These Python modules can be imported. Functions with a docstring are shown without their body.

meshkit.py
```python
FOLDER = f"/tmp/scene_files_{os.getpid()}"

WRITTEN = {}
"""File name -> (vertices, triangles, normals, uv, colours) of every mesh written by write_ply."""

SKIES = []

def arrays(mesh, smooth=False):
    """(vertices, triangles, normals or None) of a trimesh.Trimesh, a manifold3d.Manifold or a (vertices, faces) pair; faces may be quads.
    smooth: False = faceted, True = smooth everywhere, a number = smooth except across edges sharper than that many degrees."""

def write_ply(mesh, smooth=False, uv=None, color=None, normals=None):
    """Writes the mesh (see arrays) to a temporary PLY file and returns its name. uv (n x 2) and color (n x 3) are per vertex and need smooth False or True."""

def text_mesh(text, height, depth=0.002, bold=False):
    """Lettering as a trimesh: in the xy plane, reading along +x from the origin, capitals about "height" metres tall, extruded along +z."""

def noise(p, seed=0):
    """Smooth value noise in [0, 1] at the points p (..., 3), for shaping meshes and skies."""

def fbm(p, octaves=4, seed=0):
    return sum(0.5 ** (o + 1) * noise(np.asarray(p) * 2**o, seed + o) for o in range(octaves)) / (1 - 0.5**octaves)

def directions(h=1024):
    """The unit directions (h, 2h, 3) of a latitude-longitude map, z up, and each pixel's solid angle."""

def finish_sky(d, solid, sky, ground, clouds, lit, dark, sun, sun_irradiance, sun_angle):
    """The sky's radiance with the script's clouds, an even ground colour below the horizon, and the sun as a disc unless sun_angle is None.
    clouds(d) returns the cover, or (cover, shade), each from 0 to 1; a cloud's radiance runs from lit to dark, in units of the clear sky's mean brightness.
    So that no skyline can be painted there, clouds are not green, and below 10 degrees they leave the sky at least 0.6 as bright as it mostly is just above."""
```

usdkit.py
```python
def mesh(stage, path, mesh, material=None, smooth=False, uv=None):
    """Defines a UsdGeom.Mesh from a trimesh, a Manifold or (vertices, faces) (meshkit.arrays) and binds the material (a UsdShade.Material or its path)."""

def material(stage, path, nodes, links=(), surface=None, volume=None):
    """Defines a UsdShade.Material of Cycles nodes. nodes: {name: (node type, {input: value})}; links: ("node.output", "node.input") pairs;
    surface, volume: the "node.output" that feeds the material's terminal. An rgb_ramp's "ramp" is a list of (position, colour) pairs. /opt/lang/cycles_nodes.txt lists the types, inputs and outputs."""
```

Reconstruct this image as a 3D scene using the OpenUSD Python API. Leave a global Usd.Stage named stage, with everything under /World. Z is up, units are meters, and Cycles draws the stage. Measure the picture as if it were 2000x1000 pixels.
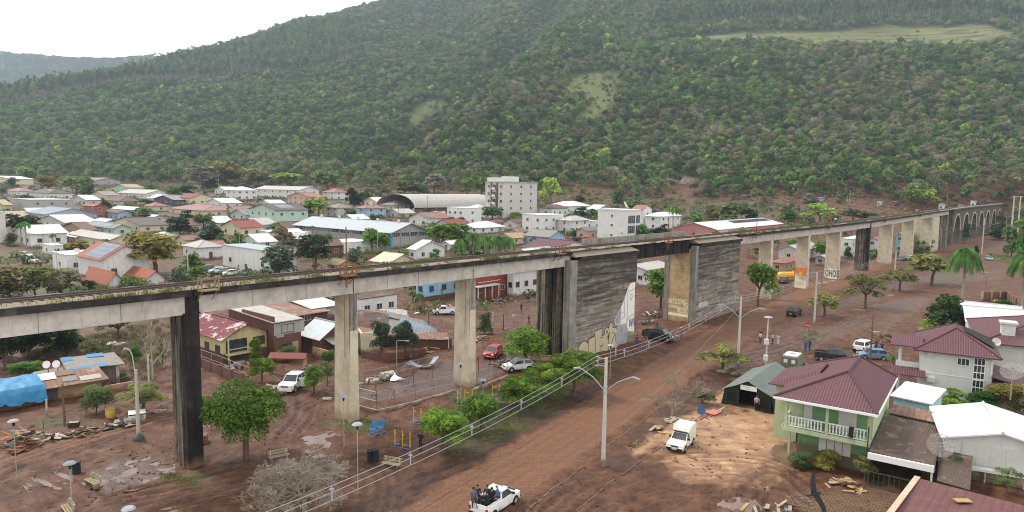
import math, numpy as np, trimesh, shapely, usdkit, meshkit
from pxr import Usd, UsdGeom, UsdLux, UsdShade, Gf, Sdf, Vt
from scipy.interpolate import RBFInterpolator
from scipy.ndimage import map_coordinates
from scipy.spatial import cKDTree
import manifold3d as m3

stage = Usd.Stage.CreateInMemory()
UsdGeom.SetStageUpAxis(stage, 'Z'); UsdGeom.SetStageMetersPerUnit(stage, 1.0)
UsdGeom.Xform.Define(stage, '/World')
rnd = np.random.RandomState(7)

# ------------------------------------------------------------------ camera, sky, sun, exposure
CAMZ, F = 23.5, 4000 / 3.0
PITCH, ROLL = math.atan(136 / F), 0.015
fwd = np.array([0, math.cos(PITCH), -math.sin(PITCH)])
r0 = np.array([1.0, 0, 0]); u0 = np.cross(r0, fwd)
rgt = math.cos(ROLL) * r0 + math.sin(ROLL) * u0
upv = np.cross(rgt, fwd)
cam = UsdGeom.Camera.Define(stage, '/World/camera')
M4 = np.eye(4); M4[0, :3] = rgt; M4[1, :3] = upv; M4[2, :3] = -fwd; M4[3, :3] = (0, 0, CAMZ)
cam.AddTransformOp().Set(Gf.Matrix4d(*M4.ravel().tolist()))
cam.CreateHorizontalApertureAttr(36.0); cam.CreateFocalLengthAttr(24.0)
cam.CreateClippingRangeAttr(Gf.Vec2f(0.5, 20000))
cam.CreateExposureAttr(1.22)
SUN_EL, SUN_ROT = math.radians(52), math.radians(-62)
sun = UsdLux.DistantLight.Define(stage, '/World/sun')
sun.CreateIntensityAttr(0.4); sun.CreateAngleAttr(10.0); sun.CreateNormalizeAttr(True) if hasattr(sun, 'CreateNormalizeAttr') else None
sun.CreateColorAttr(Gf.Vec3f(1.0, .955, .89))
sdir = np.array([math.sin(SUN_ROT) * math.cos(SUN_EL), math.cos(SUN_ROT) * math.cos(SUN_EL), math.sin(SUN_EL)])
zb = sdir; xb = np.cross([0, 0, 1], zb); xb /= np.linalg.norm(xb); yb = np.cross(zb, xb)
S4 = np.eye(4); S4[0, :3] = xb; S4[1, :3] = yb; S4[2, :3] = zb
sun.AddTransformOp().Set(Gf.Matrix4d(*S4.ravel().tolist()))
skymat = usdkit.material(stage, '/World/Looks/sky', {
    'sky': ('sky_texture', {'sky_type': 'single_scattering', 'sun_disc': False, 'sun_elevation': SUN_EL, 'sun_rotation': SUN_ROT, 'aerosol_density': 3.0, 'air_density': 1.0}),
    'tc': ('texture_coordinate', {}), 'n': ('noise_texture', {'scale': 2.6, 'detail': 5.0, 'roughness': .55}),
    'ramp': ('rgb_ramp', {'ramp': [(.3, (.80, .80, .80)), (.7, (1, 1, 1))]}),
    'mx': ('mix_color', {'b': (8.6, 8.75, 8.9)}), 'bg': ('background_shader', {'strength': .08})},
    [('tc.generated', 'n.vector'), ('n.fac', 'ramp.fac'), ('ramp.color', 'mx.fac'), ('sky.color', 'mx.a'), ('mx.result', 'bg.color')], surface='bg.background')
dome = UsdLux.DomeLight.Define(stage, '/World/sky')
dome.CreateIntensityAttr(1.0)
UsdShade.MaterialBindingAPI.Apply(dome.GetPrim()).Bind(skymat)

# ------------------------------------------------------------------ helpers
def proj(P):
    q = np.asarray(P, float) - [0, 0, CAMZ]
    z = q @ fwd
    return 1000 + F * (q @ rgt) / z, 500 - F * (q @ upv) / z
def ray(px, py):
    d = rgt * (px - 1000) / F + upv * (500 - py) / F + fwd
    return d / d[1]                                     # per metre of depth along y
def at(px, py, z=0.0):
    """the point of the level z that lies on a sight line (used only to survey the photograph)"""
    d = ray(px, py); t = (z - CAMZ) / d[2]
    return np.array([d[0] * t, t, z])
def atY(px, py, Y):
    d = ray(px, py); return np.array([d[0] * Y, Y, CAMZ + d[2] * Y])
def lin(h):
    c = np.array([int(h[i:i + 2], 16) for i in (0, 2, 4)]) / 255.0
    return tuple(np.where(c <= .04045, c / 12.92, ((c + .055) / 1.055) ** 2.4))
def smooth(a, b, x):
    t = np.clip((np.asarray(x, float) - a) / (b - a), 0, 1); return t * t * (3 - 2 * t)
names = {}
def path_of(name, parent=None):
    base = (parent.GetPath().pathString if parent is not None else '/World') + '/' + name
    k = names.get(base, -1) + 1; names[base] = k
    return base if k == 0 else '%s_%03d' % (base, k)
def mat4(loc=(0, 0, 0), rz=0.0, sc=(1, 1, 1), rx=0.0, ry=0.0):
    cz, sz = math.cos(rz), math.sin(rz); cx, sx = math.cos(rx), math.sin(rx); cy, sy = math.cos(ry), math.sin(ry)
    R = np.array([[cz, -sz, 0], [sz, cz, 0], [0, 0, 1]]) @ np.array([[cy, 0, sy], [0, 1, 0], [-sy, 0, cy]]) @ np.array([[1, 0, 0], [0, cx, -sx], [0, sx, cx]])
    m = np.eye(4); m[:3, :3] = (R * np.asarray(sc, float)).T; m[3, :3] = loc
    return Gf.Matrix4d(*m.ravel().tolist())
def tag(p, label=None, cat=None, group=None, kind=None):
    for k, v in (('label', label), ('category', cat), ('group', group), ('kind', kind)):
        if v: p.SetCustomDataByKey(k, v)
    return p
def thing(name, label, cat, loc=(0, 0, 0), rz=0.0, group=None, sc=(1, 1, 1), rx=0.0, ry=0.0):
    x = UsdGeom.Xform.Define(stage, path_of(name))
    x.AddTransformOp().Set(mat4(loc, rz, sc, rx, ry))
    return tag(x.GetPrim(), label, cat, group)
def dup(root, label, loc, rz=0.0, group=None, sc=(1, 1, 1), name=None, rx=0.0, ry=0.0):
    was = root.GetCustomData()
    r = thing(name or root.GetName().rstrip('0123456789_'), label or was['label'], was['category'], loc, rz, group or was.get('group'), sc, rx, ry)
    r.GetReferences().AddInternalReference(root.GetPath()); r.SetInstanceable(True)
    return r
def obj(name, mesh, m, parent=None, smooth=False, uv=None, label=None, kind=None):
    if isinstance(mesh, MB): mesh, uv = mesh.done(), (mesh.uv() if uv is None and mesh.uvs else uv)
    o = usdkit.mesh(stage, path_of(name, parent), mesh, m, smooth=smooth, uv=uv).GetPrim()
    return tag(o, label, None, None, kind)
def struct(name, mesh, m, label=None, **k):
    return tag(obj(name, mesh, m, None, **k), label, None, None, 'structure')

class MB:
    """collects boxes, bars and sheets into one mesh"""
    def __init__(s): s.v, s.f, s.n, s.uvs = [], [], 0, []
    def add(s, v, f, uv=None):
        v = np.asarray(v, float); f = np.asarray(f, int)
        if f.shape[1] == 4: f = np.vstack([f[:, [0, 1, 2]], f[:, [0, 2, 3]]])
        s.v.append(v); s.f.append(f + s.n); s.n += len(v)
        if uv is not None: s.uvs.append(np.asarray(uv, float))
        return s
    def tm(s, m): return s.add(m.vertices, m.faces)
    def box(s, c, size, rz=0.0, tilt=None):
        b = np.array([[x, y, z] for z in (-.5, .5) for y in (-.5, .5) for x in (-.5, .5)]) * size
        if tilt is not None: b = b @ np.asarray(tilt).T
        if rz: b = b @ np.array([[math.cos(rz), -math.sin(rz), 0], [math.sin(rz), math.cos(rz), 0], [0, 0, 1]]).T
        return s.add(b + c, [[0, 2, 3, 1], [4, 5, 7, 6], [0, 1, 5, 4], [2, 6, 7, 3], [0, 4, 6, 2], [1, 3, 7, 5]])
    def bx(s, x0, x1, y0, y1, z0, z1): return s.box(((x0 + x1) / 2, (y0 + y1) / 2, (z0 + z1) / 2), (x1 - x0, y1 - y0, z1 - z0))
    def rod(s, a, b, r0, r1=None, n=6, cap=True):
        a, b = np.asarray(a, float), np.asarray(b, float); r1 = r0 if r1 is None else r1
        d = b - a; L = np.linalg.norm(d)
        if L < 1e-6: return s
        d /= L
        p = np.cross(d, [0, 0, 1.0] if abs(d[2]) < .9 else [1.0, 0, 0]); p /= np.linalg.norm(p); q = np.cross(d, p)
        t = np.arange(n) * 2 * np.pi / n; ring = np.cos(t)[:, None] * p + np.sin(t)[:, None] * q
        v = np.vstack([a + ring * r0, b + ring * r1]); i = np.arange(n); j = (i + 1) % n
        f = np.vstack([np.stack([i, i + n, j], 1), np.stack([j, i + n, j + n], 1)])
        if cap: f = np.vstack([f, [[0, k, k + 1] for k in range(1, n - 1)], [[n, n + k + 1, n + k] for k in range(1, n - 1)]])
        return s.add(v, f)
    def tube(s, pts, radii, n=6):
        pts = [np.asarray(p, float) for p in pts]; radii = np.broadcast_to(radii, (len(pts),))
        for k in range(len(pts) - 1): s.rod(pts[k], pts[k + 1], radii[k], radii[k + 1], n)
        return s
    def prism(s, poly, y0, y1, axis='y', inset=0.0):
        """a polygon in (x, z) run along y from y0 to y1, its ends drawn in by inset"""
        pg = shapely.Polygon(poly)
        m = trimesh.creation.extrude_polygon(pg, 1.0)
        v = np.array(m.vertices); c = v[:, :2].mean(0)
        t = v[:, 2]
        return s.add(np.stack([v[:, 0], y0 + (y1 - y0) * t, v[:, 1]], 1), np.array(m.faces)[:, ::-1])
    def quad(s, a, b, c, d, uv=None): return s.add([a, b, c, d], [[0, 1, 2, 3]], uv)
    def done(s): return trimesh.Trimesh(np.vstack(s.v), np.vstack(s.f), process=False)
    def uv(s): return np.vstack(s.uvs)

_m = {}
def mat(name, col, rough=.85, var=.18, scale=3.0, bump=0.0, bscale=20.0, spec=.3, metal=0.0, coat=0.0, mud=None, mudcol='5b4236', streak=0.0, stretch=(1, 1, 1), dark=None, darkamt=0.5):
    """painted or raw surface: colour with fine variation, optional rain streaks, and flood mud up to a height above its foot"""
    if name in _m: return _m[name]
    c = np.array(lin(col) if isinstance(col, str) else col); lo = np.clip(c * (1 - var), 0, 1); hi = np.clip(c * (1 + var), 0, 1)
    n = {'g': ('geometry', {}), 'tc': ('texture_coordinate', {}), 'mp': ('mapping', {'scale': stretch}),
         'n': ('noise_texture', {'scale': scale, 'detail': 6.0, 'roughness': .62}), 'r': ('rgb_ramp', {'ramp': [(.28, lo), (.72, hi)]}),
         'p': ('principled_bsdf', {'roughness': rough, 'specular_ior_level': spec, 'metallic': metal, 'coat_weight': coat, 'coat_roughness': .08})}
    l = [('g.position', 'mp.vector'), ('mp.vector', 'n.vector'), ('n.fac', 'r.fac')]
    out = 'r.color'
    if dark is not None or streak:
        n['sm'] = ('mapping', {'scale': (2.2, 2.2, .16)}); n['sn'] = ('noise_texture', {'scale': 1.0, 'detail': 7.0, 'roughness': .68})
        n['sr'] = ('rgb_ramp', {'ramp': [(.46, (0, 0, 0)), (.72, (1, 1, 1))]}); n['sx'] = ('math', {'math_type': 'multiply', 'value2': streak or darkamt})
        n['sc'] = ('mix_color', {'b': lin(dark or '3a3632')})
        l += [('g.position', 'sm.vector'), ('sm.vector', 'sn.vector'), ('sn.fac', 'sr.fac'), ('sr.color', 'sx.value1'), ('sx.value', 'sc.fac'), (out, 'sc.a')]; out = 'sc.result'
    if mud:
        n['mz'] = ('separate_xyz', {}); n['mn'] = ('noise_texture', {'scale': .9, 'detail': 5.0, 'roughness': .6})
        n['ma'] = ('math', {'math_type': 'multiply_add', 'value2': 1.6, 'value3': mud - .8}); n['ms'] = ('math', {'math_type': 'subtract'})
        n['mm'] = ('map_range', {'from_min': -.12, 'from_max': .35, 'to_min': 0.0, 'to_max': .8, 'clamp': True}); n['mc'] = ('mix_color', {'b': lin(mudcol)})
        l += [('tc.object', 'mz.vector'), ('g.position', 'mn.vector'), ('mn.fac', 'ma.value1'), ('ma.value', 'ms.value1'), ('mz.z', 'ms.value2'), ('ms.value', 'mm.value'), ('mm.result', 'mc.fac'), (out, 'mc.a')]; out = 'mc.result'
    l += [(out, 'p.base_color')]
    if bump:
        n['bn'] = ('noise_texture', {'scale': bscale, 'detail': 4.0}); n['b'] = ('bump', {'strength': .6, 'distance': bump})
        l += [('g.position', 'bn.vector'), ('bn.fac', 'b.height'), ('b.normal', 'p.normal')]
    _m[name] = usdkit.material(stage, '/World/Looks/' + name, n, l, surface='p.BSDF')
    return _m[name]
def roofmat(name, col, kind='tile', var=.2, dirt=.35, dirtcol='4a3d36', rough=.75, metal=0.0, pitch=None, thr=(.5, .7)):
    """a roof covering: courses and ribs in the slope's own metres (st), weathered"""
    if name in _m: return _m[name]
    c = np.array(lin(col))
    sc = {'tile': (1 / .24, 1 / .36), 'metal': (1 / .5, 1 / 6.0), 'fibre': (1 / .18, 1 / 2.4)}[kind]
    n = {'tc': ('texture_coordinate', {}), 'mp': ('mapping', {'scale': (sc[0], sc[1], 1)}), 'w': ('wave_texture', {'wave_type': 'bands', 'bands_direction': 'x', 'profile': 'sine', 'scale': .3142}),
         'wy': ('wave_texture', {'wave_type': 'bands', 'bands_direction': 'y', 'profile': 'saw', 'scale': .3142}), 'g': ('geometry', {}),
         'n': ('noise_texture', {'scale': .7, 'detail': 8.0, 'roughness': .7}), 'n2': ('noise_texture', {'scale': 5.0, 'detail': 3.0}), 'r': ('rgb_ramp', {'ramp': [(.3, tuple(c * (1 - var))), (.7, tuple(np.clip(c * (1 + var), 0, 1)))]}),
         'dr': ('rgb_ramp', {'ramp': [(thr[0], (0, 0, 0)), (thr[1], (dirt, dirt, dirt))]}), 'd': ('mix_color', {'b': lin(dirtcol)}), 'groove': ('rgb_ramp', {'ramp': [(0, (.62, .62, .62)), (.3, (1, 1, 1))] if kind == 'tile' else [(0, (.8, .8, .8)), (.25, (1, 1, 1))]}),
         'gm': ('mix_color', {'blend_type': 'multiply', 'fac': 1.0}),
         'h': ('math', {'math_type': 'multiply_add', 'value2': .6}), 'b': ('bump', {'strength': .7, 'distance': {'tile': .05, 'metal': .03, 'fibre': .04}[kind]}), 'p': ('principled_bsdf', {'roughness': rough, 'metallic': metal, 'specular_ior_level': .3})}
    usdkit_links = [('tc.UV', 'mp.vector'), ('mp.vector', 'w.vector'), ('mp.vector', 'wy.vector'), ('g.position', 'n.vector'), ('g.position', 'n2.vector'), ('n2.fac', 'r.fac'), ('n.fac', 'dr.fac'), ('r.color', 'd.a'), ('dr.color', 'd.fac'),
                    ('w.fac', 'groove.fac'), ('d.result', 'gm.a'), ('groove.color', 'gm.b'), ('gm.result', 'p.base_color'), ('wy.fac', 'h.value1'), ('w.fac', 'h.value3'), ('h.value', 'b.height'), ('b.normal', 'p.normal')]
    _m[name] = usdkit.material(stage, '/World/Looks/' + name, n, usdkit_links, surface='p.BSDF')
    return _m[name]
def glassmat():
    if 'pane' in _m: return _m['pane']
    _m['pane'] = usdkit.material(stage, '/World/Looks/window_glass', {'g': ('geometry', {}), 'n': ('noise_texture', {'scale': .6}), 'r': ('rgb_ramp', {'ramp': [(.35, (.012, .014, .016)), (.7, (.05, .055, .06))]}),
        'p': ('principled_bsdf', {'roughness': .08, 'specular_ior_level': .6})}, [('g.position', 'n.vector'), ('n.fac', 'r.fac'), ('r.color', 'p.base_color')], surface='p.BSDF')
    return _m['pane']

# ------------------------------------------------------------------ lie of the land
VP = np.array([-25.9, 54.3]); VD = np.array([.666, .746]); VN = np.array([-.746, .666])   # the viaduct's near edge line
def beyond(x, y):
    """metres beyond the foot of the wooded hills"""
    return ((x + 465) * 200 + (y - 620) * 780) / 805.0
def town(x, y):
    s = (x - VP[0]) * VN[0] + (y - VP[1]) * VN[1]
    return .05 * np.maximum(0, y - 150) * smooth(0, 60, s)
HC = []
for px, rows in {
    2000: [(385, 420), (300, 520), (200, 640), (125, 780), (88, 900), (52, 1040), (0, 1180), (-90, 1400)],
    1700: [(396, 420), (300, 540), (200, 680), (108, 850), (68, 1080), (0, 1230), (-90, 1450)],
    1400: [(385, 470), (300, 580), (200, 720), (112, 880), (74, 1090), (0, 1280), (-90, 1480)],
    1200: [(385, 480), (300, 600), (220, 720), (130, 870), (75, 1060), (0, 1320), (-80, 1500)],
    1000: [(372, 500), (300, 620), (220, 730), (165, 850), (100, 1030), (50, 1220), (0, 1420), (-60, 1600)],
    850: [(365, 520), (300, 640), (250, 740), (190, 960), (110, 1200), (50, 1420), (-20, 1620)],
    680: [(350, 560), (280, 750), (200, 950), (130, 1150), (70, 1350), (22, 1550)],
    600: [(330, 620), (200, 960), (120, 1200), (44, 1500)],
    400: [(345, 600), (280, 760), (200, 980), (150, 1150), (104, 1320)],
    200: [(345, 620), (280, 780), (205, 960), (158, 1120)],
    0: [(343, 640), (280, 780), (215, 950), (182, 1080)],
    -300: [(340, 680), (270, 850), (228, 1000)]}.items():
    HC += [atY(px, py, Y) for py, Y in rows]
for px, Y in ((680, 1800), (680, 2100), (400, 1550), (400, 1900), (200, 1350), (200, 1700), (0, 1300), (0, 1700), (-300, 1250), (-300, 1700)):
    top = {680: 412, 400: 270, 200: 195, 0: 160, -300: 130}[px]
    HC.append(np.array([(px - 1000) / F * Y, Y, top - (.12 * (Y - {680: 1550, 400: 1320, 200: 1120, 0: 1080, -300: 1000}[px]))]))
for X in range(-600, 500, 150):
    Yb = 620 - (X + 465) * 200 / 780.0
    for dY in (-40, -150): HC.append(np.array([X, Yb + dY, float(town(X, Yb + dY))]))
HC = np.array(HC)
rbf = RBFInterpolator(HC[:, :2], HC[:, 2], kernel='thin_plate_spline', smoothing=1.0)
GX0, GY0, GS = -1900.0, 0.0, 6.0
gx, gy = np.arange(GX0, 1900, GS), np.arange(GY0, 2150, GS)
GXX, GYY = np.meshgrid(gx, gy)
pp = np.stack([GXX.ravel(), GYY.ravel()], 1)
far = beyond(pp[:, 0], pp[:, 1]) > -60
hill = np.zeros(len(pp)); hill[far] = rbf(pp[far])
wgt = smooth(-50, 20, beyond(pp[:, 0], pp[:, 1]))
tz = town(pp[:, 0], np.minimum(pp[:, 1], 700))
rough = (meshkit.fbm(np.stack([pp[:, 0] / 90, pp[:, 1] / 90, pp[:, 0] * 0], 1), 4, 3) - .5) * 26 * smooth(30, 220, beyond(pp[:, 0], pp[:, 1]))
HG = (tz * (1 - wgt) + (hill + rough) * wgt).reshape(GXX.shape)
# the ravine between the two spurs
_g = np.array([atY(*q)[:2] for q in ((1080, 30, 1330), (1060, 55, 1230), (1000, 105, 1030), (930, 165, 900), (860, 215, 790), (790, 265, 700), (730, 310, 630))])
_gl = np.stack([np.interp(np.linspace(0, 6, 400), range(7), _g[:, k]) for k in range(2)], 1)
_d, _i = cKDTree(_gl).query(pp); _t = np.gradient(_gl, axis=0)[_i]; _sg = np.sign((pp[:, 0] - _gl[_i, 0]) * _t[:, 1] - (pp[:, 1] - _gl[_i, 1]) * _t[:, 0])
HG = HG + ((-34 * np.exp(-(_d / 42) ** 2) + np.where(_sg * 1.0 < 0, 22, 5) * np.exp(-((_d - 75) / 50) ** 2)) * wgt * smooth(30, 120, beyond(pp[:, 0], pp[:, 1]))).reshape(GXX.shape)
def hz(x, y):
    x, y = np.asarray(x, float), np.asarray(y, float)
    return map_coordinates(HG, [(np.atleast_1d(y).ravel() - GY0) / GS, (np.atleast_1d(x).ravel() - GX0) / GS], order=1, mode='nearest').reshape(np.shape(np.atleast_1d(x)))
_T = np.concatenate([np.arange(30, 400, .5), np.arange(400, 2000, 2.0)])
def gnd(px, py):
    """where a sight line of the photograph meets the land"""
    d = ray(px, py); z = CAMZ + d[2] * _T; k = np.nonzero(z <= hz(d[0] * _T, _T))[0]
    if not len(k): k = [len(_T) - 1]
    k = k[0]; t = _T[k]
    if k > 0:
        a, b = _T[k - 1], _T[k]; fa = CAMZ + d[2] * a - hz(d[0] * a, a)[0]; fb = CAMZ + d[2] * b - hz(d[0] * b, b)[0]
        t = a + (b - a) * fa / (fa - fb + 1e-9)
    return np.array([d[0] * t, t, hz(d[0] * t, t)[0]])
def scale_at(P): return ((np.asarray(P, float) - [0, 0, CAMZ]) @ fwd) / F      # metres per pixel of the photograph there
# ------------------------------------------------------------------ ground
def axis(dense, d, ends, grow):
    a = list(np.arange(dense[0], dense[1], d)); s = d
    while a[-1] < ends[1]: s = min(s * grow, 40); a.append(a[-1] + s)
    s = d; b = [a[0]]
    while b[-1] > ends[0]: s = min(s * grow, 40); b.append(b[-1] - s)
    return np.array(b[:0:-1] + a)
ax = axis((-40, 62), .24, (-900, 900), 1.06); ay = axis((46, 112), .24, (20, 1000), 1.035)
AX, AY = np.meshgrid(ax, ay); AP = np.stack([AX.ravel(), AY.ravel()], 1); NP_ = len(AP)
def track(px_pts, closed=False):
    w = np.array([gnd(*p)[:2] for p in px_pts])
    out = []
    t = np.linspace(0, 1, len(w)); tt = np.linspace(0, 1, 400)
    from scipy.interpolate import CubicSpline
    return np.stack([CubicSpline(t, w[:, k])(tt) for k in range(2)], 1) if len(w) > 2 else np.stack([np.interp(tt, t, w[:, k]) for k in range(2)], 1)
def offset(line, d):
    t = np.gradient(line, axis=0); t /= np.linalg.norm(t, axis=1, keepdims=True) + 1e-9
    return line + np.stack([-t[:, 1], t[:, 0]], 1) * d
def region(px_poly): return shapely.Polygon([gnd(*p)[:2] for p in px_poly]).buffer(0)
jit = [(meshkit.fbm(np.stack([AP[:, 0] / s, AP[:, 1] / s, np.full(NP_, k * 9.0)], 1), 3, k) - .5) for k, s in ((1, 5.0), (2, 5.0), (3, 1.2), (4, 1.2))]
def mask(poly, soft=3.0, fine=1.0):
    acc = np.zeros(NP_); shapely.prepare(poly)
    for a, b in ((0, 0), (.35, 0), (-.35, 0), (0, .35), (0, -.35)):
        acc += shapely.contains_xy(poly, AP[:, 0] + jit[0] * soft + jit[2] * fine + a, AP[:, 1] + jit[1] * soft + jit[3] * fine + b)
    return acc / 5
# roads
RL = np.array([(-14, 38), (-7.1, 49), (13.8, 81.9), (34, 113.5), (52, 138), (80, 178), (118, 232), (150, 290)], float)   # left edge of the main road
RR = np.array([(-6.2, 38), (.74, 49.4), (17.1, 74.9), (42, 113), (60, 135.5), (88, 174), (126, 227), (160, 285)], float)
ROAD = shapely.Polygon(np.vstack([RL, RR[::-1]]))
COURT = region([(698, 795), (905, 765), (992, 712), (968, 690), (880, 700), (700, 755)])
SIDE = region([(-60, 935), (0, 915), (150, 872), (250, 845), (335, 822), (335, 800), (250, 818), (130, 850), (0, 882), (-60, 900)])
SERV = region([(1500, 640), (1700, 590), (1800, 560), (1960, 545), (1960, 525), (1790, 540), (1650, 580), (1500, 660), (1400, 700), (1440, 720), (1560, 690), (1700, 640), (1830, 585), (1760, 580), (1620, 635)])
GRAVEL = region([(1255, 885), (1330, 830), (1440, 790), (1560, 800), (1540, 870), (1500, 905), (1420, 905), (1320, 912)])
WALK = region([(1238, 893), (1325, 838), (1480, 735), (1478, 720), (1440, 742), (1330, 820), (1225, 885)])
PAVE = region([(1640, 955), (1700, 950), (1790, 975), (1800, 1040), (1480, 1040), (1540, 960)])
TOWNST = region([(820, 590), (1000, 560), (1045, 585), (1050, 650), (960, 640), (840, 625)])
GRASS = [region(p) for p in ([(880, 800), (1000, 760), (1100, 715), (1180, 715), (1110, 780), (1000, 860), (900, 900), (850, 880)], [(1560, 662), (1585, 645), (1608, 655), (1590, 668)], [(640, 825), (700, 815), (760, 830), (700, 850)], [(300, 925), (420, 920), (410, 945), (320, 945)],
                              [(1820, 535), (1870, 525), (1880, 545), (1830, 555)], [(100, 805), (180, 815), (170, 830), (110, 835)], [(1930, 495), (1990, 500), (1985, 515), (1935, 510)], [(880, 770), (990, 755), (960, 800), (900, 800)])]
DRYB = shapely.union_all([region([(1180, 905), (1225, 850), (1310, 785), (1440, 690), (1500, 715), (1380, 790), (1260, 870), (1200, 925)]), region([(640, 1010), (800, 935), (1000, 830), (1180, 740), (1230, 742), (1000, 878), (815, 1000)])])
WET = [region(p) for p in ([(190, 930), (250, 900), (330, 890), (330, 930), (260, 950), (200, 945)], [(1700, 645), (1790, 585), (1810, 590), (1720, 655)], [(1740, 590), (1790, 580), (1800, 590), (1750, 600)], [(700, 790), (900, 762), (985, 712), (880, 705), (720, 755)],
                            [(1590, 650), (1690, 615), (1700, 635), (1600, 668)], [(1520, 885), (1550, 850), (1570, 862), (1545, 905)], [(1390, 985), (1450, 965), (1480, 1000), (1400, 1010)])]
mroad = mask(ROAD, 1.2, .8); mcourt = mask(COURT, .3, .2); mside = mask(SIDE, 1.5, .8); mserv = mask(SERV, 3, 1.5); mgrav = .55 * mask(GRAVEL, 7, 4) + .45 * mask(GRAVEL.buffer(2.5), 12, 5); mwalk = mask(WALK, .3, .5); mpave = mask(PAVE, 1.5, 1.0); mtown = mask(TOWNST, 2, 1)
mgrass = np.clip(sum(mask(g, 4, 3.5) for g in GRASS), 0, 1); _s = (AP[:, 0] - VP[0]) * VN[0] + (AP[:, 1] - VP[1]) * VN[1]
mgrass = np.maximum(mgrass, smooth(50, 80, _s) * smooth(.45, .58, meshkit.fbm(np.stack([AP[:, 0] / 16, AP[:, 1] / 16, AP[:, 0] * 0], 1), 3, 41)) * .8); mwet = np.clip(sum(mask(g, 3, 1.5) for g in WET), 0, 1); mdry = mask(DRYB, 2.5, 2.5)
Z = hz(AP[:, 0], AP[:, 1])
near = smooth(170, 100, AP[:, 1]) * smooth(130, 80, np.abs(AP[:, 0] - 10))
lump = (meshkit.fbm(np.stack([AP[:, 0] / 1.1, AP[:, 1] / 1.1, AP[:, 0] * 0], 1), 4, 11) - .5)
lump2 = (meshkit.fbm(np.stack([AP[:, 0] / 6, AP[:, 1] / 6, AP[:, 0] * 0], 1), 3, 12) - .5)
soft = 1 - np.clip(mroad * .85 + mcourt + mside * .6 + mwalk * .8 + mpave * .8 + mgrav * .6 + mserv * .5, 0, 1)
Z = Z + near * (lump * (.05 + .42 * soft) + lump2 * .4 * soft - mwet * soft * .06)
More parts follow.
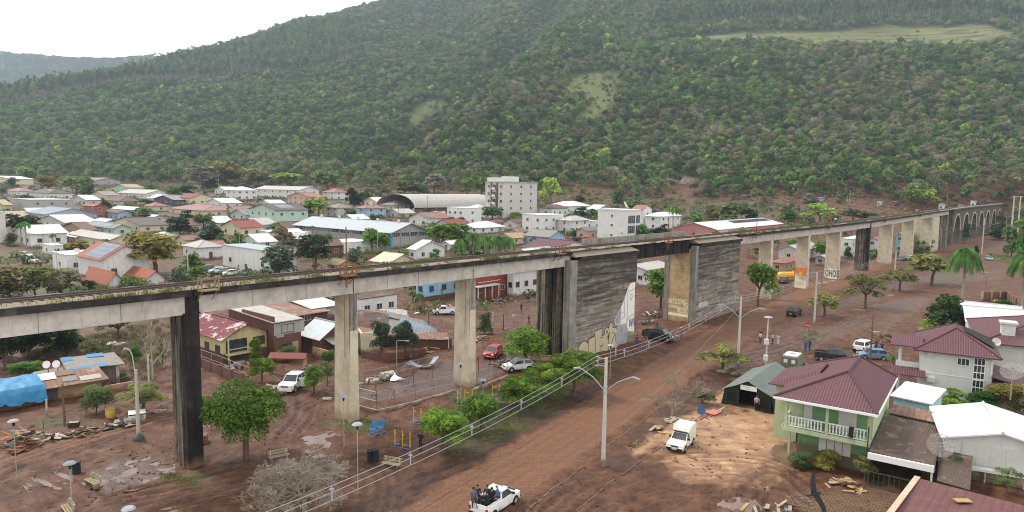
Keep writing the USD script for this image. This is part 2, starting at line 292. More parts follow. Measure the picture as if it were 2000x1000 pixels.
# wheel ruts
LINES = []
for pts, n, w in (([(620, 1010), (760, 975), (880, 930), (1010, 880)], 3, 1.5), ([(700, 905), (745, 935), (740, 1010)], 4, .9), ([(560, 850), (600, 790), (575, 770)], 2, 1.5), ([(700, 900), (760, 880), (860, 850)], 2, 1.4),
                  ([(60, 930), (130, 960), (220, 1010)], 3, 1.6), ([(200, 985), (330, 960), (480, 930)], 4, 1.1), ([(250, 1010), (380, 975), (470, 955)], 3, 1.2), ([(1010, 1000), (1110, 930), (1200, 880)], 3, 1.5), ([(1100, 1010), (1230, 930), (1400, 905), (1520, 925)], 6, 1.0),
                  ([(1180, 1010), (1300, 950), (1430, 940), (1560, 990)], 5, 1.1), ([(1250, 1010), (1330, 980), (1450, 960)], 4, 1.2), ([(1340, 700), (1320, 735), (1270, 740), (1150, 800)], 5, 1.1), ([(1200, 690), (1300, 690), (1350, 740)], 3, 1.5),
                  ([(1240, 680), (1330, 670), (1450, 650), (1560, 600)], 4, 1.3), ([(1420, 700), (1560, 670), (1700, 610), (1850, 560)], 4, 1.4), ([(1600, 640), (1680, 600), (1700, 560)], 5, 1.0), ([(1500, 700), (1620, 680), (1740, 670)], 3, 1.5), ([(-20, 925), (150, 862), (335, 810)], 4, 1.0), ([(840, 600), (940, 610), (1040, 600)], 3, 1.6),
                  ([(1440, 1000), (1500, 930), (1560, 960)], 4, 1.0), ([(580, 800), (640, 770), (650, 760)], 3, 1.2)):
    c = track(pts)
    for k in range(n): LINES.append(offset(c, (k - (n - 1) / 2) * w + rnd.uniform(-.2, .2)))
for k in range(5): LINES.append(np.stack([np.interp(np.linspace(0, 7, 900), range(8), (RL + (RR - RL) * (.14 + .18 * k))[:, j]) for j in range(2)], 1))
LN = np.vstack([np.stack([np.interp(np.linspace(0, 1, 1600), np.linspace(0, 1, len(l)), l[:, j]) for j in range(2)], 1) for l in LINES])
dist, _ = cKDTree(LN).query(AP, distance_upper_bound=2.0)
dist = np.where(np.isfinite(dist), dist, 9)
fade = np.clip(.35 + 1.6 * (jit[0] + .25), 0, 1)
rut = np.exp(-(dist / .17) ** 2) * fade; lip = np.exp(-((dist - .42) / .18) ** 2) * fade
Z = Z + near * (1 - .88 * mroad) * (-.16 * rut + .12 * lip)
# kerb of the walk and of the road: raised bands
edge = np.minimum(cKDTree(np.vstack([np.stack([np.interp(np.linspace(0, 7, 3000), range(8), R[:, j]) for j in range(2)], 1) for R in (RL, RR)])).query(AP, distance_upper_bound=3)[0], 9)
Z = Z + near * np.exp(-(edge / .3) ** 2) * .13 * (.5 + jit[2])
mdark = np.clip(mdry * (1 - mwalk), 0, 1)
GCOL = np.stack([np.clip(mroad * .95 + mside * .9 + mgrav * .0, 0, 1), np.clip(mgrass * 1.0, 0, 1), np.clip(mwet + mtown * .3 + .35 * mserv, 0, 1)], 1)
GC2 = np.stack([np.clip(mgrav * .9 + mwalk * 1.05, 0, 1), np.clip(mpave, 0, 1), np.clip(rut * near * (1 - .6 * mroad) + .75 * mdark * (1 - mroad) * (1 - mgrav), 0, 1)], 1)
b = beyond(AP[:, 0], AP[:, 1])
bank = smooth(-70, -25, b) * smooth(30, 5, b)
nI, nJ = len(ay), len(ax); idx = np.arange(NP_).reshape(nI, nJ)
fq = np.stack([idx[:-1, :-1].ravel(), idx[:-1, 1:].ravel(), idx[1:, 1:].ravel(), idx[1:, :-1].ravel()], 1)
keep = b[fq[:, 0]] < 34                                      # the hillside sheet takes over just beyond the foot of the hills
fq = fq[keep]
gmat = usdkit.material(stage, '/World/Looks/mud', {
    'g': ('geometry', {}), 'a': ('attribute', {'attribute': 'cover'}), 'a2': ('attribute', {'attribute': 'cover2'}), 's': ('separate_color', {}), 's2': ('separate_color', {}),
    'n': ('noise_texture', {'scale': .55, 'detail': 9.0, 'roughness': .66}), 'n2': ('noise_texture', {'scale': 4.5, 'detail': 8.0, 'roughness': .7}), 'n3': ('noise_texture', {'scale': .13, 'detail': 5.0}),
    'mud': ('rgb_ramp', {'ramp': [(p_, np.array(lin(c_)) * (.98, .9, .82)) for p_, c_ in ((.3, '2a180e'), (.44, '482c1d'), (.57, '684632'), (.72, '886751'))]}),
    'sm': ('mapping', {'rotation': (0, 0, -.99), 'scale': (.25, 3.2, 1)}), 'sn': ('noise_texture', {'scale': 1.0, 'detail': 6.0, 'roughness': .65}), 'sr': ('rgb_ramp', {'ramp': [(.36, (.55, .55, .55)), (.5, (1, 1, 1)), (.66, (1.35, 1.33, 1.3))]}), 'smx': ('mix_color', {'blend_type': 'multiply', 'fac': .38, 'use_clamp': False}), 'mudb': ('rgb_ramp', {'ramp': [(.35, lin('2b1a0f')), (.65, lin('6c4b36'))]}), 'm0': ('mix_color', {'fac': .5}),
    'road': ('rgb_ramp', {'ramp': [(p_, np.array(lin(c_)) * (.9, .79, .68)) for p_, c_ in ((.3, '593f2f'), (.5, '735441'), (.72, '8a6c57'))]}), 'm1': ('mix_color', {}),
    'grav': ('rgb_ramp', {'ramp': [(.3, lin('76573f')), (.5, lin('a07c5e')), (.72, lin('bf9e7d'))]}), 'm2': ('mix_color', {}),
    'gr': ('rgb_ramp', {'ramp': [(.34, lin('352c1e')), (.5, lin('46482a')), (.68, lin('5c6634'))]}), 'm3': ('mix_color', {}), 'gf': ('math', {'math_type': 'multiply', 'value2': .85}),
    'wetc': ('mix_color', {'b': lin('5f504c')}), 'wf': ('math', {'math_type': 'multiply', 'value2': .6}),
    'rut': ('mix_color', {'b': lin('3d2c25')}), 'rf': ('math', {'math_type': 'multiply', 'value2': .85}),
    'pmap': ('mapping', {'rotation': (0, 0, .62)}), 'br': ('brick_texture', {'color1': lin('7a614a'), 'color2': lin('64503c'), 'mortar': lin('3c2d22'), 'scale': 1.0, 'brick_width': .42, 'row_height': .3, 'mortar_size': .035}), 'm4': ('mix_color', {}), 'pf': ('math', {'math_type': 'multiply', 'value2': .75}),
    'rr': ('map_range', {'from_min': 0.0, 'from_max': 1.0, 'to_min': .6, 'to_max': .2}), 'rn': ('math', {'math_type': 'multiply_add', 'value2': -.5, 'value3': .25}), 'radd': ('math', {'math_type': 'add', 'use_clamp': True}),
    'bh': ('math', {'math_type': 'multiply_add', 'value2': .35}), 'b': ('bump', {'strength': .9, 'distance': .25}), 'p': ('principled_bsdf', {'specular_ior_level': .22})},
    [('a.color', 's.color'), ('a2.color', 's2.color'), ('g.position', 'n.vector'), ('g.position', 'n2.vector'), ('g.position', 'n3.vector'), ('n.fac', 'mud.fac'), ('n2.fac', 'mudb.fac'), ('mud.color', 'm0.a'), ('mudb.color', 'm0.b'),
     ('n2.fac', 'road.fac'), ('s.r', 'm1.fac'), ('m0.result', 'm1.a'), ('road.color', 'm1.b'), ('n.fac', 'grav.fac'), ('s2.r', 'm2.fac'), ('m1.result', 'm2.a'), ('grav.color', 'm2.b'),
     ('n2.fac', 'gr.fac'), ('s.g', 'gf.value1'), ('gf.value', 'm3.fac'), ('m2.result', 'm3.a'), ('gr.color', 'm3.b'), ('s.b', 'wf.value1'), ('wf.value', 'wetc.fac'), ('m3.result', 'wetc.a'),
     ('g.position', 'pmap.vector'), ('pmap.vector', 'br.vector'), ('s2.g', 'pf.value1'), ('pf.value', 'm4.fac'), ('wetc.result', 'm4.a'), ('br.color', 'm4.b'), ('s2.b', 'rf.value1'), ('rf.value', 'rut.fac'), ('m4.result', 'rut.a'), ('g.position', 'sm.vector'), ('sm.vector', 'sn.vector'), ('sn.fac', 'sr.fac'), ('rut.result', 'smx.a'), ('sr.color', 'smx.b'), ('smx.result', 'p.base_color'),
     ('s.b', 'rr.value'), ('n.fac', 'rn.value1'), ('rr.result', 'radd.value1'), ('rn.value', 'radd.value2'), ('radd.value', 'p.roughness'), ('n2.fac', 'bh.value1'), ('n.fac', 'bh.value3'), ('bh.value', 'b.height'), ('b.normal', 'p.normal')], surface='p.BSDF')
def packed(v, f, *attrs):
    used = np.unique(f); new = np.full(len(v), -1); new[used] = np.arange(len(used))
    return (v[used], new[f]) + tuple(a[used] for a in attrs)
gv, gf_, GCOL, GC2 = packed(np.column_stack([AP, Z]), fq, GCOL, GC2)
gm = usdkit.mesh(stage, path_of('ground'), (gv, gf_), gmat, smooth=True)
for nm, c in (('cover', GCOL), ('cover2', GC2)):
    UsdGeom.PrimvarsAPI(gm).CreatePrimvar(nm, Sdf.ValueTypeNames.Color3fArray, 'vertex').Set(Vt.Vec3fArray.FromNumpy(c.astype(np.float32)))
tag(gm.GetPrim(), 'brown flood mud, dirt road and gravel of the valley floor', None, None, 'structure')
# exact height of the modelled mud, for standing things on it
from scipy.interpolate import RegularGridInterpolator
_gi = RegularGridInterpolator((ay, ax), Z.reshape(nI, nJ), bounds_error=False, fill_value=None)
def gz(x, y): return float(_gi((y, x)))
def foot(px, py):
    p = gnd(px, py); p[2] = gz(p[0], p[1]); return p

# standing water lying in the hollows
WATER = usdkit.material(stage, '/World/Looks/muddy_water', {'g': ('geometry', {}), 'n': ('noise_texture', {'scale': .5, 'detail': 4.0}), 'r': ('rgb_ramp', {'ramp': [(.35, lin('57402f')), (.65, lin('75594a'))]}), 'n2': ('noise_texture', {'scale': 5.0}), 'b': ('bump', {'strength': .06, 'distance': .02}), 'p': ('principled_bsdf', {'roughness': .14, 'specular_ior_level': .35})}, [('g.position', 'n.vector'), ('n.fac', 'r.fac'), ('r.color', 'p.base_color'), ('g.position', 'n2.vector'), ('n2.fac', 'b.height'), ('b.normal', 'p.normal')], surface='p.BSDF')
for k, (g, lab) in enumerate(((WET[0], 'shallow puddles left of the first pier'), (WET[1], 'long puddle on the service road'), (WET[4], 'wet film on the service road'), (WET[5], 'puddle in the flooded yard beside the green house'), (WET[6], 'puddles in the ruts at the lower edge'), (region([(60, 930), (130, 925), (160, 950), (80, 955)]), 'puddle by the left lamps'), (region([(330, 985), (520, 965), (520, 985), (340, 1005)]), 'puddle in the ruts left of the bare tree'), (region([(600, 850), (650, 845), (650, 880), (590, 890)]), 'puddle before the second pier'))):
    inside = shapely.contains_xy(g.buffer(1.0), AP[:, 0], AP[:, 1]); lev = np.percentile(Z[inside], 20 if k not in (1, 3) else 48) + .015
    e = trimesh.creation.extrude_polygon(g.buffer(.8), .01); v = np.array(e.vertices); v[:, 2] += lev - .01
    struct('puddle', (v, e.faces), WATER, lab)
# ------------------------------------------------------------------ hillside
hxs = np.arange(-1500, 1400, 12.0); hys = np.arange(380, 2100, 12.0)
HX, HY = np.meshgrid(hxs, hys); hb = beyond(HX, HY)
HZ = hz(HX, HY) - 1.5 * smooth(40, 0, hb)
hid = np.arange(HX.size).reshape(HX.shape)
hq = np.stack([hid[:-1, :-1].ravel(), hid[:-1, 1:].ravel(), hid[1:, 1:].ravel(), hid[1:, :-1].ravel()], 1)
hq = hq[hb.ravel()[hq].min(1) > 0]
hillmat = usdkit.material(stage, '/World/Looks/hill_soil', {'g': ('geometry', {}), 'n': ('noise_texture', {'scale': .02, 'detail': 9.0, 'roughness': .7}), 'n2': ('noise_texture', {'scale': .35, 'detail': 6.0}), 'a': ('attribute', {'attribute': 'cover'}), 's': ('separate_color', {}),
    'r': ('rgb_ramp', {'ramp': [(.35, lin('2c3520')), (.55, lin('3c472a')), (.7, lin('505338'))]}),
    'mp': ('mapping', {'scale': (.01, .06, .35)}), 'wv': ('noise_texture', {'scale': 1.0, 'detail': 6.0}), 'fr': ('rgb_ramp', {'ramp': [(.3, lin('3c3826')), (.45, lin('585939')), (.6, lin('6e7049')), (.75, lin('74674c'))]}), 'm': ('mix_color', {}),
    'cl': ('rgb_ramp', {'ramp': [(.3, lin('4b5030')), (.6, lin('606640')), (.8, lin('625a45'))]}), 'm2': ('mix_color', {}), 'bk': ('rgb_ramp', {'ramp': [(.35, lin('5a4a40')), (.55, lin('7d6a5c')), (.75, lin('96806c'))]}), 'm3': ('mix_color', {}),
    'p': ('principled_bsdf', {'roughness': 1.0, 'specular_ior_level': .1})},
    [('g.position', 'n.vector'), ('g.position', 'n2.vector'), ('g.position', 'mp.vector'), ('mp.vector', 'wv.vector'), ('n.fac', 'r.fac'), ('a.color', 's.color'), ('wv.fac', 'fr.fac'), ('s.r', 'm.fac'), ('r.color', 'm.a'), ('fr.color', 'm.b'),
     ('n2.fac', 'cl.fac'), ('s.g', 'm2.fac'), ('m.result', 'm2.a'), ('cl.color', 'm2.b'), ('n2.fac', 'bk.fac'), ('s.b', 'm3.fac'), ('m2.result', 'm3.a'), ('bk.color', 'm3.b'), ('m3.result', 'p.base_color')], surface='p.BSDF')
def hreg(pts): return shapely.Polygon([gnd(*p)[:2] for p in pts]).buffer(0)
FIELD = shapely.union_all([hreg([(1260, 84), (1400, 68), (1560, 62), (1760, 52), (1920, 46), (1975, 62), (1985, 78), (1935, 96), (1800, 100), (1590, 98), (1560, 88), (1400, 86)]), hreg([(1210, 92), (1320, 74), (1300, 90)])])
CLEAR = shapely.union_all([hreg([(1085, 165), (1120, 150), (1200, 135), (1215, 160), (1195, 215), (1160, 245), (1120, 235), (1150, 200)]), hreg([(790, 230), (860, 195), (990, 160), (1080, 145), (1090, 155), (1000, 170), (870, 215), (800, 250)]), hreg([(770, 265), (850, 200), (830, 235), (790, 270)])])
ROCK = shapely.union_all([hreg([(1280, 395), (1300, 345), (1345, 340), (1370, 370), (1360, 395)]), hreg([(1090, 385), (1120, 360), (1190, 372), (1200, 395), (1100, 395)])])
def hmask(poly, soft=14):
    a = np.zeros(HX.size); x, y = HX.ravel(), HY.ravel(); shapely.prepare(poly)
    j1 = meshkit.fbm(np.stack([x / 25, y / 25, x * 0], 1), 3, 5) - .5; j2 = meshkit.fbm(np.stack([x / 25, y / 25, x * 0 + 7], 1), 3, 6) - .5
    for dx, dy in ((0, 0), (5, 0), (-5, 0), (0, 6), (0, -6)): a += shapely.contains_xy(poly, x + j1 * soft + dx, y + j2 * soft + dy)
    return a / 5
bkm = smooth(22, 4, hb.ravel() - 12 * (meshkit.noise(np.stack([HX.ravel() / 40, HY.ravel() / 40, HX.ravel() * 0], 1)) - .3) * (HX.ravel() > -170))
hv, hf, hc = packed(np.stack([HX, HY, HZ], -1).reshape(-1, 3), hq, np.stack([hmask(FIELD, 10), hmask(CLEAR), np.clip(bkm + hmask(ROCK), 0, 1)], 1))
hm = usdkit.mesh(stage, path_of('hillside'), (hv, hf), hillmat, smooth=True)
UsdGeom.PrimvarsAPI(hm).CreatePrimvar('cover', Sdf.ValueTypeNames.Color3fArray, 'vertex').Set(Vt.Vec3fArray.FromNumpy(hc.astype(np.float32)))
tag(hm.GetPrim(), 'steep wooded hillside with a ploughed field on its bench', None, None, 'structure')
# the far ridge on the left
fx = np.linspace(-2700, -900, 70); fy = np.linspace(1900, 3300, 50); FX, FY = np.meshgrid(fx, fy)
crest = 470 + 25 * (meshkit.fbm(np.stack([FX.ravel() / 300, FX.ravel() * 0, FX.ravel() * 0], 1), 3, 8).reshape(FX.shape) - .5)
prof = 60 + (crest - 60) * smooth(1900, 2600, FY) - 160 * smooth(2650, 3300, FY) + 30 * (meshkit.fbm(np.stack([FX.ravel() / 160, FY.ravel() / 160, FX.ravel() * 0], 1), 3, 9).reshape(FX.shape) - .5)
fid = np.arange(FX.size).reshape(FX.shape)
fq2 = np.stack([fid[:-1, :-1].ravel(), fid[:-1, 1:].ravel(), fid[1:, 1:].ravel(), fid[1:, :-1].ravel()], 1)
struct('far_hill', (np.stack([FX, FY, prof], -1).reshape(-1, 3), fq2), hillmat, 'distant hazy wooded ridge at the left', smooth=True)

# ------------------------------------------------------------------ foliage
def leafmat(name, cols, trans=.25, scale=.35, rough=.7, vary=.3):
    cols = [np.array(lin(c)) for c in cols]
    if name.split('_')[1] in ('dark', 'green', 'mid', 'olive', 'lime', 'grey', 'brown'): cols, trans = [c * ((1.05, 1.08, 1.0) if name.split('_')[1] in ('grey', 'brown', 'olive') else (1.16, 1.2, .95)) for c in cols], .36
    return usdkit.material(stage, '/World/Looks/' + name, {
        'g': ('geometry', {}), 'oi': ('object_info', {}), 'n': ('noise_texture', {'scale': scale, 'detail': 4.0}), 'ad': ('math', {'math_type': 'multiply_add', 'value2': vary, 'value3': -vary * .45}), 'sm': ('math', {'math_type': 'add', 'use_clamp': True}), 'isl': ('math', {'math_type': 'multiply_add', 'value2': .3, 'value3': -.12}), 'sm2': ('math', {'math_type': 'add', 'use_clamp': True}),
        'r': ('rgb_ramp', {'ramp': [(.3, cols[0]), (.52, cols[1]), (.75, cols[2])]}), 'd': ('principled_bsdf', {'roughness': rough, 'specular_ior_level': .25}), 't': ('translucent_bsdf', {}), 'x': ('mix_closure', {'fac': trans})},
        [('g.position', 'n.vector'), ('oi.random', 'ad.value1'), ('n.fac', 'sm.value1'), ('ad.value', 'sm.value2'), ('g.random_per_island', 'isl.value1'), ('sm.value', 'sm2.value1'), ('isl.value', 'sm2.value2'), ('sm2.value', 'r.fac'), ('r.color', 'd.base_color'), ('r.color', 't.color'), ('d.BSDF', 'x.closure1'), ('t.BSDF', 'x.closure2')], surface='x.closure')
LEAF = {'dark': leafmat('leaf_dark', ('26361e', '3d522b', '577038')), 'green': leafmat('leaf_green', ('315220', '4e7230', '739440')), 'mid': leafmat('leaf_mid', ('475637', '647549', '84905a')),
        'olive': leafmat('leaf_olive', ('5d6038', '7d8048', '9d9d5a')), 'lime': leafmat('leaf_lime', ('6a7f36', '8fa34a', 'b0bd5e')), 'grey': leafmat('leaf_grey', ('6e6858', '857e6e', 'a0978a')), 'brown': leafmat('leaf_brown', ('625845', '7d7259', '978b76')),
        'vivid': leafmat('leaf_vivid', ('44601a', '72902c', 'a8ba4e'), .3, 1.2, vary=.12), 'sunny': leafmat('leaf_sunny', ('4c6420', '70882c', '98aa3e'), .3, 1.2, vary=.15), 'silver': leafmat('leaf_silver', ('34402c', '4b5842', '6b7660'), .2, 1.2), 'autumn': leafmat('leaf_autumn', ('5c5222', '7d7430', 'a39a48'), .25, 1.0), 'deep': leafmat('leaf_deep', ('16220f', '22331a', '344a24'), .2, 1.2)}
BARK = mat('bark', '5a4a3e', .95, .3, 6, .02, 12); BARKG = mat('bark_pale', '8a8074', .95, .3, 6, .02, 12); TWIG = mat('twig', '9b9083', .95, .25, 5)
def leaves(centers, radii, n, size, seed, flat=.75, aspect=.6, inner=.55):
    """leaf clumps: small bent pairs of faces through the volume of overlapping lobes"""
    r = np.random.RandomState(seed); vol = np.array(radii) ** 2; k = r.choice(len(radii), n, p=vol / vol.sum())
    d = r.normal(size=(n, 3)); d /= np.linalg.norm(d, axis=1, keepdims=True)
    d[:, 2] = np.where(d[:, 2] < -.35, -d[:, 2], d[:, 2])
    rad = (inner + (1.04 - inner) * r.uniform(size=n) ** .5)
    c = np.array(centers)[k] + d * (np.array(radii)[k] * rad)[:, None] * np.array([1, 1, flat])
    nrm = d + r.normal(size=(n, 3)) * .55 + [0, 0, .35]; nrm /= np.linalg.norm(nrm, axis=1, keepdims=True)
    a = np.cross(nrm, r.normal(size=(n, 3))); a /= np.linalg.norm(a, axis=1, keepdims=True); bb = np.cross(nrm, a)
    s = size * r.uniform(.6, 1.35, n)[:, None]
    v = np.stack([c - a * s, c - bb * s * aspect + nrm * s * .18, c + a * s, c + bb * s * aspect + nrm * s * .18], 1).reshape(-1, 3)
    i = np.arange(n) * 4
    return v, np.vstack([np.stack([i, i + 1, i + 2], 1), np.stack([i, i + 2, i + 3], 1)])
def lobes(seed, n, spread, r0, r1, z0, z1, top=1.0):
    r = np.random.RandomState(seed); c, q = [], []
    for i in range(n):
        a = r.uniform(0, 6.28); t = r.uniform(0, 1) ** .6; z = r.uniform(z0, z1); w = 1 - .55 * top * ((z - z0) / (z1 - z0 + 1e-6))
        c.append((math.cos(a) * spread * t * w, math.sin(a) * spread * t * w, z)); q.append(r.uniform(r0, r1))
    return c, q
FOREST = stage.DefinePrim('/World/hillside_forest', 'PointInstancer')
protos = UsdGeom.Scope.Define(stage, '/World/hillside_forest/kinds')
pl = []
def crown_proto(nm, m, seed, spread=2.6, r=(1.5, 2.4), z=(4, 7.5), n=150, size=.75, lob=8, flat=.8, trunk=None):
    x = UsdGeom.Xform.Define(stage, '/World/hillside_forest/kinds/' + nm)
    c, q = lobes(seed, lob, spread, r[0], r[1], z[0], z[1])
    usdkit.mesh(stage, x.GetPath().pathString + '/crown', leaves(c, q, n, size, seed, flat), m)
    if trunk:
        b_ = MB(); b_.rod((0, 0, -2), (0, 0, trunk), .22, .12, 4)
        usdkit.mesh(stage, x.GetPath().pathString + '/trunk', b_.done(), BARKG)
    pl.append(x.GetPath()); return len(pl) - 1
K = {}
for nm, m, s, kw in (('dark_a', 'dark', 1, {}), ('dark_b', 'dark', 2, dict(spread=3.4, z=(3.5, 6.5))), ('green_a', 'green', 3, {}), ('green_b', 'mid', 4, dict(spread=3.2)), ('mid_a', 'mid', 5, dict(spread=3.0, z=(4, 6.5))), ('mid_b', 'mid', 6, {}), ('olive_a', 'olive', 7, {}), ('lime_a', 'lime', 8, dict(spread=2.2)),
                     ('grey_a', 'grey', 9, dict(n=150, spread=3.2, size=.55)), ('grey_b', 'grey', 10, dict(n=160, size=.5)), ('brown_a', 'brown', 11, dict(n=160, size=.55, spread=3)), ('low_a', 'mid', 12, dict(spread=2.2, z=(1, 2.6), r=(1, 1.6), n=90, size=.6)), ('low_b', 'olive', 13, dict(spread=2.2, z=(1, 2.4), r=(1, 1.5), n=90, size=.6)), ('low_c', 'brown', 14, dict(spread=2.4, z=(.8, 2.0), r=(.8, 1.3), n=90, size=.45)),
                     ('tall_a', 'mid', 15, dict(spread=1.9, z=(13, 21), r=(1.4, 2.2), n=150, trunk=17, lob=9)), ('tall_b', 'dark', 16, dict(spread=1.7, z=(12, 20), r=(1.3, 2.0), n=150, trunk=16, lob=9))):
    K[nm] = crown_proto(nm, LEAF[m], s, **kw)
def scatter(poly_ok, n, seed, box):
    r = np.random.RandomState(seed); x = r.uniform(box[0], box[1], n); y = r.uniform(box[2], box[3], n); k = poly_ok(x, y); return x[k], y[k]
shapely.prepare(FIELD); shapely.prepare(CLEAR); shapely.prepare(ROCK)
EUC = shapely.union_all([hreg([(690, 120), (560, 150), (480, 145), (330, 160), (250, 165), (180, 175), (60, 205), (-60, 225), (-60, 205), (30, 188), (120, 172), (220, 158), (330, 124), (420, 110), (560, 70), (690, 50)]), hreg([(1270, 62), (1400, 48), (1560, 45), (1760, 38), (1935, 34), (1990, 50), (2060, 62), (2060, 30), (1900, 14), (1500, 20), (1280, 35)])])
shapely.prepare(EUC)
rs = np.random.RandomState(3)
# jittered rows so that crowns neither clot nor line up
g1, g2 = np.meshgrid(np.arange(-1300, 1150, 5.9), np.arange(380, 1800, 5.9)); x = (g1 + rs.uniform(-3, 3, g1.shape)).ravel(); y = (g2 + rs.uniform(-3, 3, g2.shape)).ravel()
bb_ = beyond(x, y); z = hz(x, y); P = np.stack([x, y, z + 8], 1); px, py = proj(P)
ok = (bb_ > np.where(x < -170, -16, -9) + 10 * (meshkit.noise(np.stack([x / 40, y / 40, x * 0], 1)) - .3) * (x > -170)) & (px > -140) & (px < 2140) & (py > -130) & (y > 300)
infield = shapely.contains_xy(FIELD, x, y); inclear = shapely.contains_xy(CLEAR, x, y); inrock = shapely.contains_xy(ROCK, x, y); ineuc = shapely.contains_xy(EUC, x, y)
u = rs.uniform(size=len(x))
ok &= ~infield & ~(inclear & (u > .28)) & ~(inrock & (u > .2))
# leave out what the near slope hides: the lie of the land faces the camera nearly everywhere, so only the back of the ridge goes
x, y, z, bb_, u, ineuc, inclear = (a[ok] for a in (x, y, z, bb_, u, ineuc, inclear)); n = len(x)
reg = meshkit.fbm(np.stack([x / 120, y / 120, x * 0], 1), 4, 21) - .5; reg2 = meshkit.fbm(np.stack([x / 60, y / 60, x * 0 + 3], 1), 3, 22) - .5
s = u + 0 * x; v = rs.uniform(size=n)
greyness = np.clip(.27 + 1.5 * reg + .0005 * (x - 50), .04, .75)
kind = np.empty(n, int)
pick = lambda names_, rv: np.array([K[k] for k in names_])[(rv * len(names_)).astype(int) % len(names_)]
kind[:] = pick(('dark_a', 'dark_b', 'green_a', 'green_b', 'mid_a', 'mid_b', 'dark_a', 'mid_b'), v)
gsel = rs.uniform(size=n) < greyness; kind[gsel] = pick(('grey_a', 'grey_b', 'brown_a', 'olive_a', 'mid_a', 'brown_a'), v[gsel])
lsel = rs.uniform(size=n) < .05 + .35 * np.clip(reg2, 0, 1); kind[lsel] = pick(('lime_a', 'olive_a', 'green_a'), v[lsel])
kind[inclear] = pick(('low_a', 'low_b', 'low_c'), v[inclear])
kind[ineuc] = pick(('tall_a', 'tall_b'), v[ineuc])
foot_ = bb_ < 16; kind[foot_ & (v < .6)] = pick(('low_b', 'low_c', 'low_a'), u[foot_ & (v < .6)])
sc = rs.uniform(.7, 1.3, n) * (1 + .35 * (rs.uniform(size=n) > .9)); sc = np.where(ineuc, rs.uniform(.85, 1.15, n), sc)
far_n = 5200; fxx = rs.uniform(-2450, -1300, far_n); fyy = rs.uniform(2250, 2680, far_n)
fz = RegularGridInterpolator((fy, fx), prof)(np.stack([fyy, fxx], 1))
# tufts and stubble left standing in the field
flx, fly = scatter(lambda a, b2: shapely.contains_xy(FIELD, a, b2) & (np.abs(np.sin(hz(a, b2) / 3.2)) < .25) & (meshkit.noise(np.stack([a / 50, b2 / 50, a * 0], 1)) > .45), 9000, 5, (0, 1100, 700, 1250))
X = np.concatenate([x, fxx, flx]); Y_ = np.concatenate([y, fyy, fly]); Zz = np.concatenate([z - .3, fz - 1, hz(flx, fly) - .4])
KI = np.concatenate([kind, pick(('dark_a', 'dark_b', 'mid_a', 'dark_b'), rs.uniform(size=far_n)), pick(('low_a', 'low_c'), rs.uniform(size=len(flx)))])
SC = np.concatenate([sc, rs.uniform(1.1, 1.7, far_n), rs.uniform(.45, .8, len(flx))])
pi = UsdGeom.PointInstancer(FOREST)
pi.CreatePrototypesRel().SetTargets(pl); pi.CreateProtoIndicesAttr(Vt.IntArray.FromNumpy(KI.astype(np.int32)))
pi.CreatePositionsAttr(Vt.Vec3fArray.FromNumpy(np.stack([X, Y_, Zz], 1).astype(np.float32)))
ang = rs.uniform(0, 6.283, len(X))
q = np.zeros((len(X), 4), np.float16); q[:, 2] = np.sin(ang / 2); q[:, 3] = np.cos(ang / 2)
pi.CreateOrientationsAttr(Vt.QuathArray.FromNumpy(q))
pi.CreateScalesAttr(Vt.Vec3fArray.FromNumpy((SC[:, None] * np.stack([np.ones(len(X)), np.ones(len(X)), rs.uniform(.85, 1.2, len(X))], 1)).astype(np.float32)))
tag(FOREST, 'dense mixed forest covering the hillside beyond the town', 'forest', None, 'stuff')
print('forest', len(X))
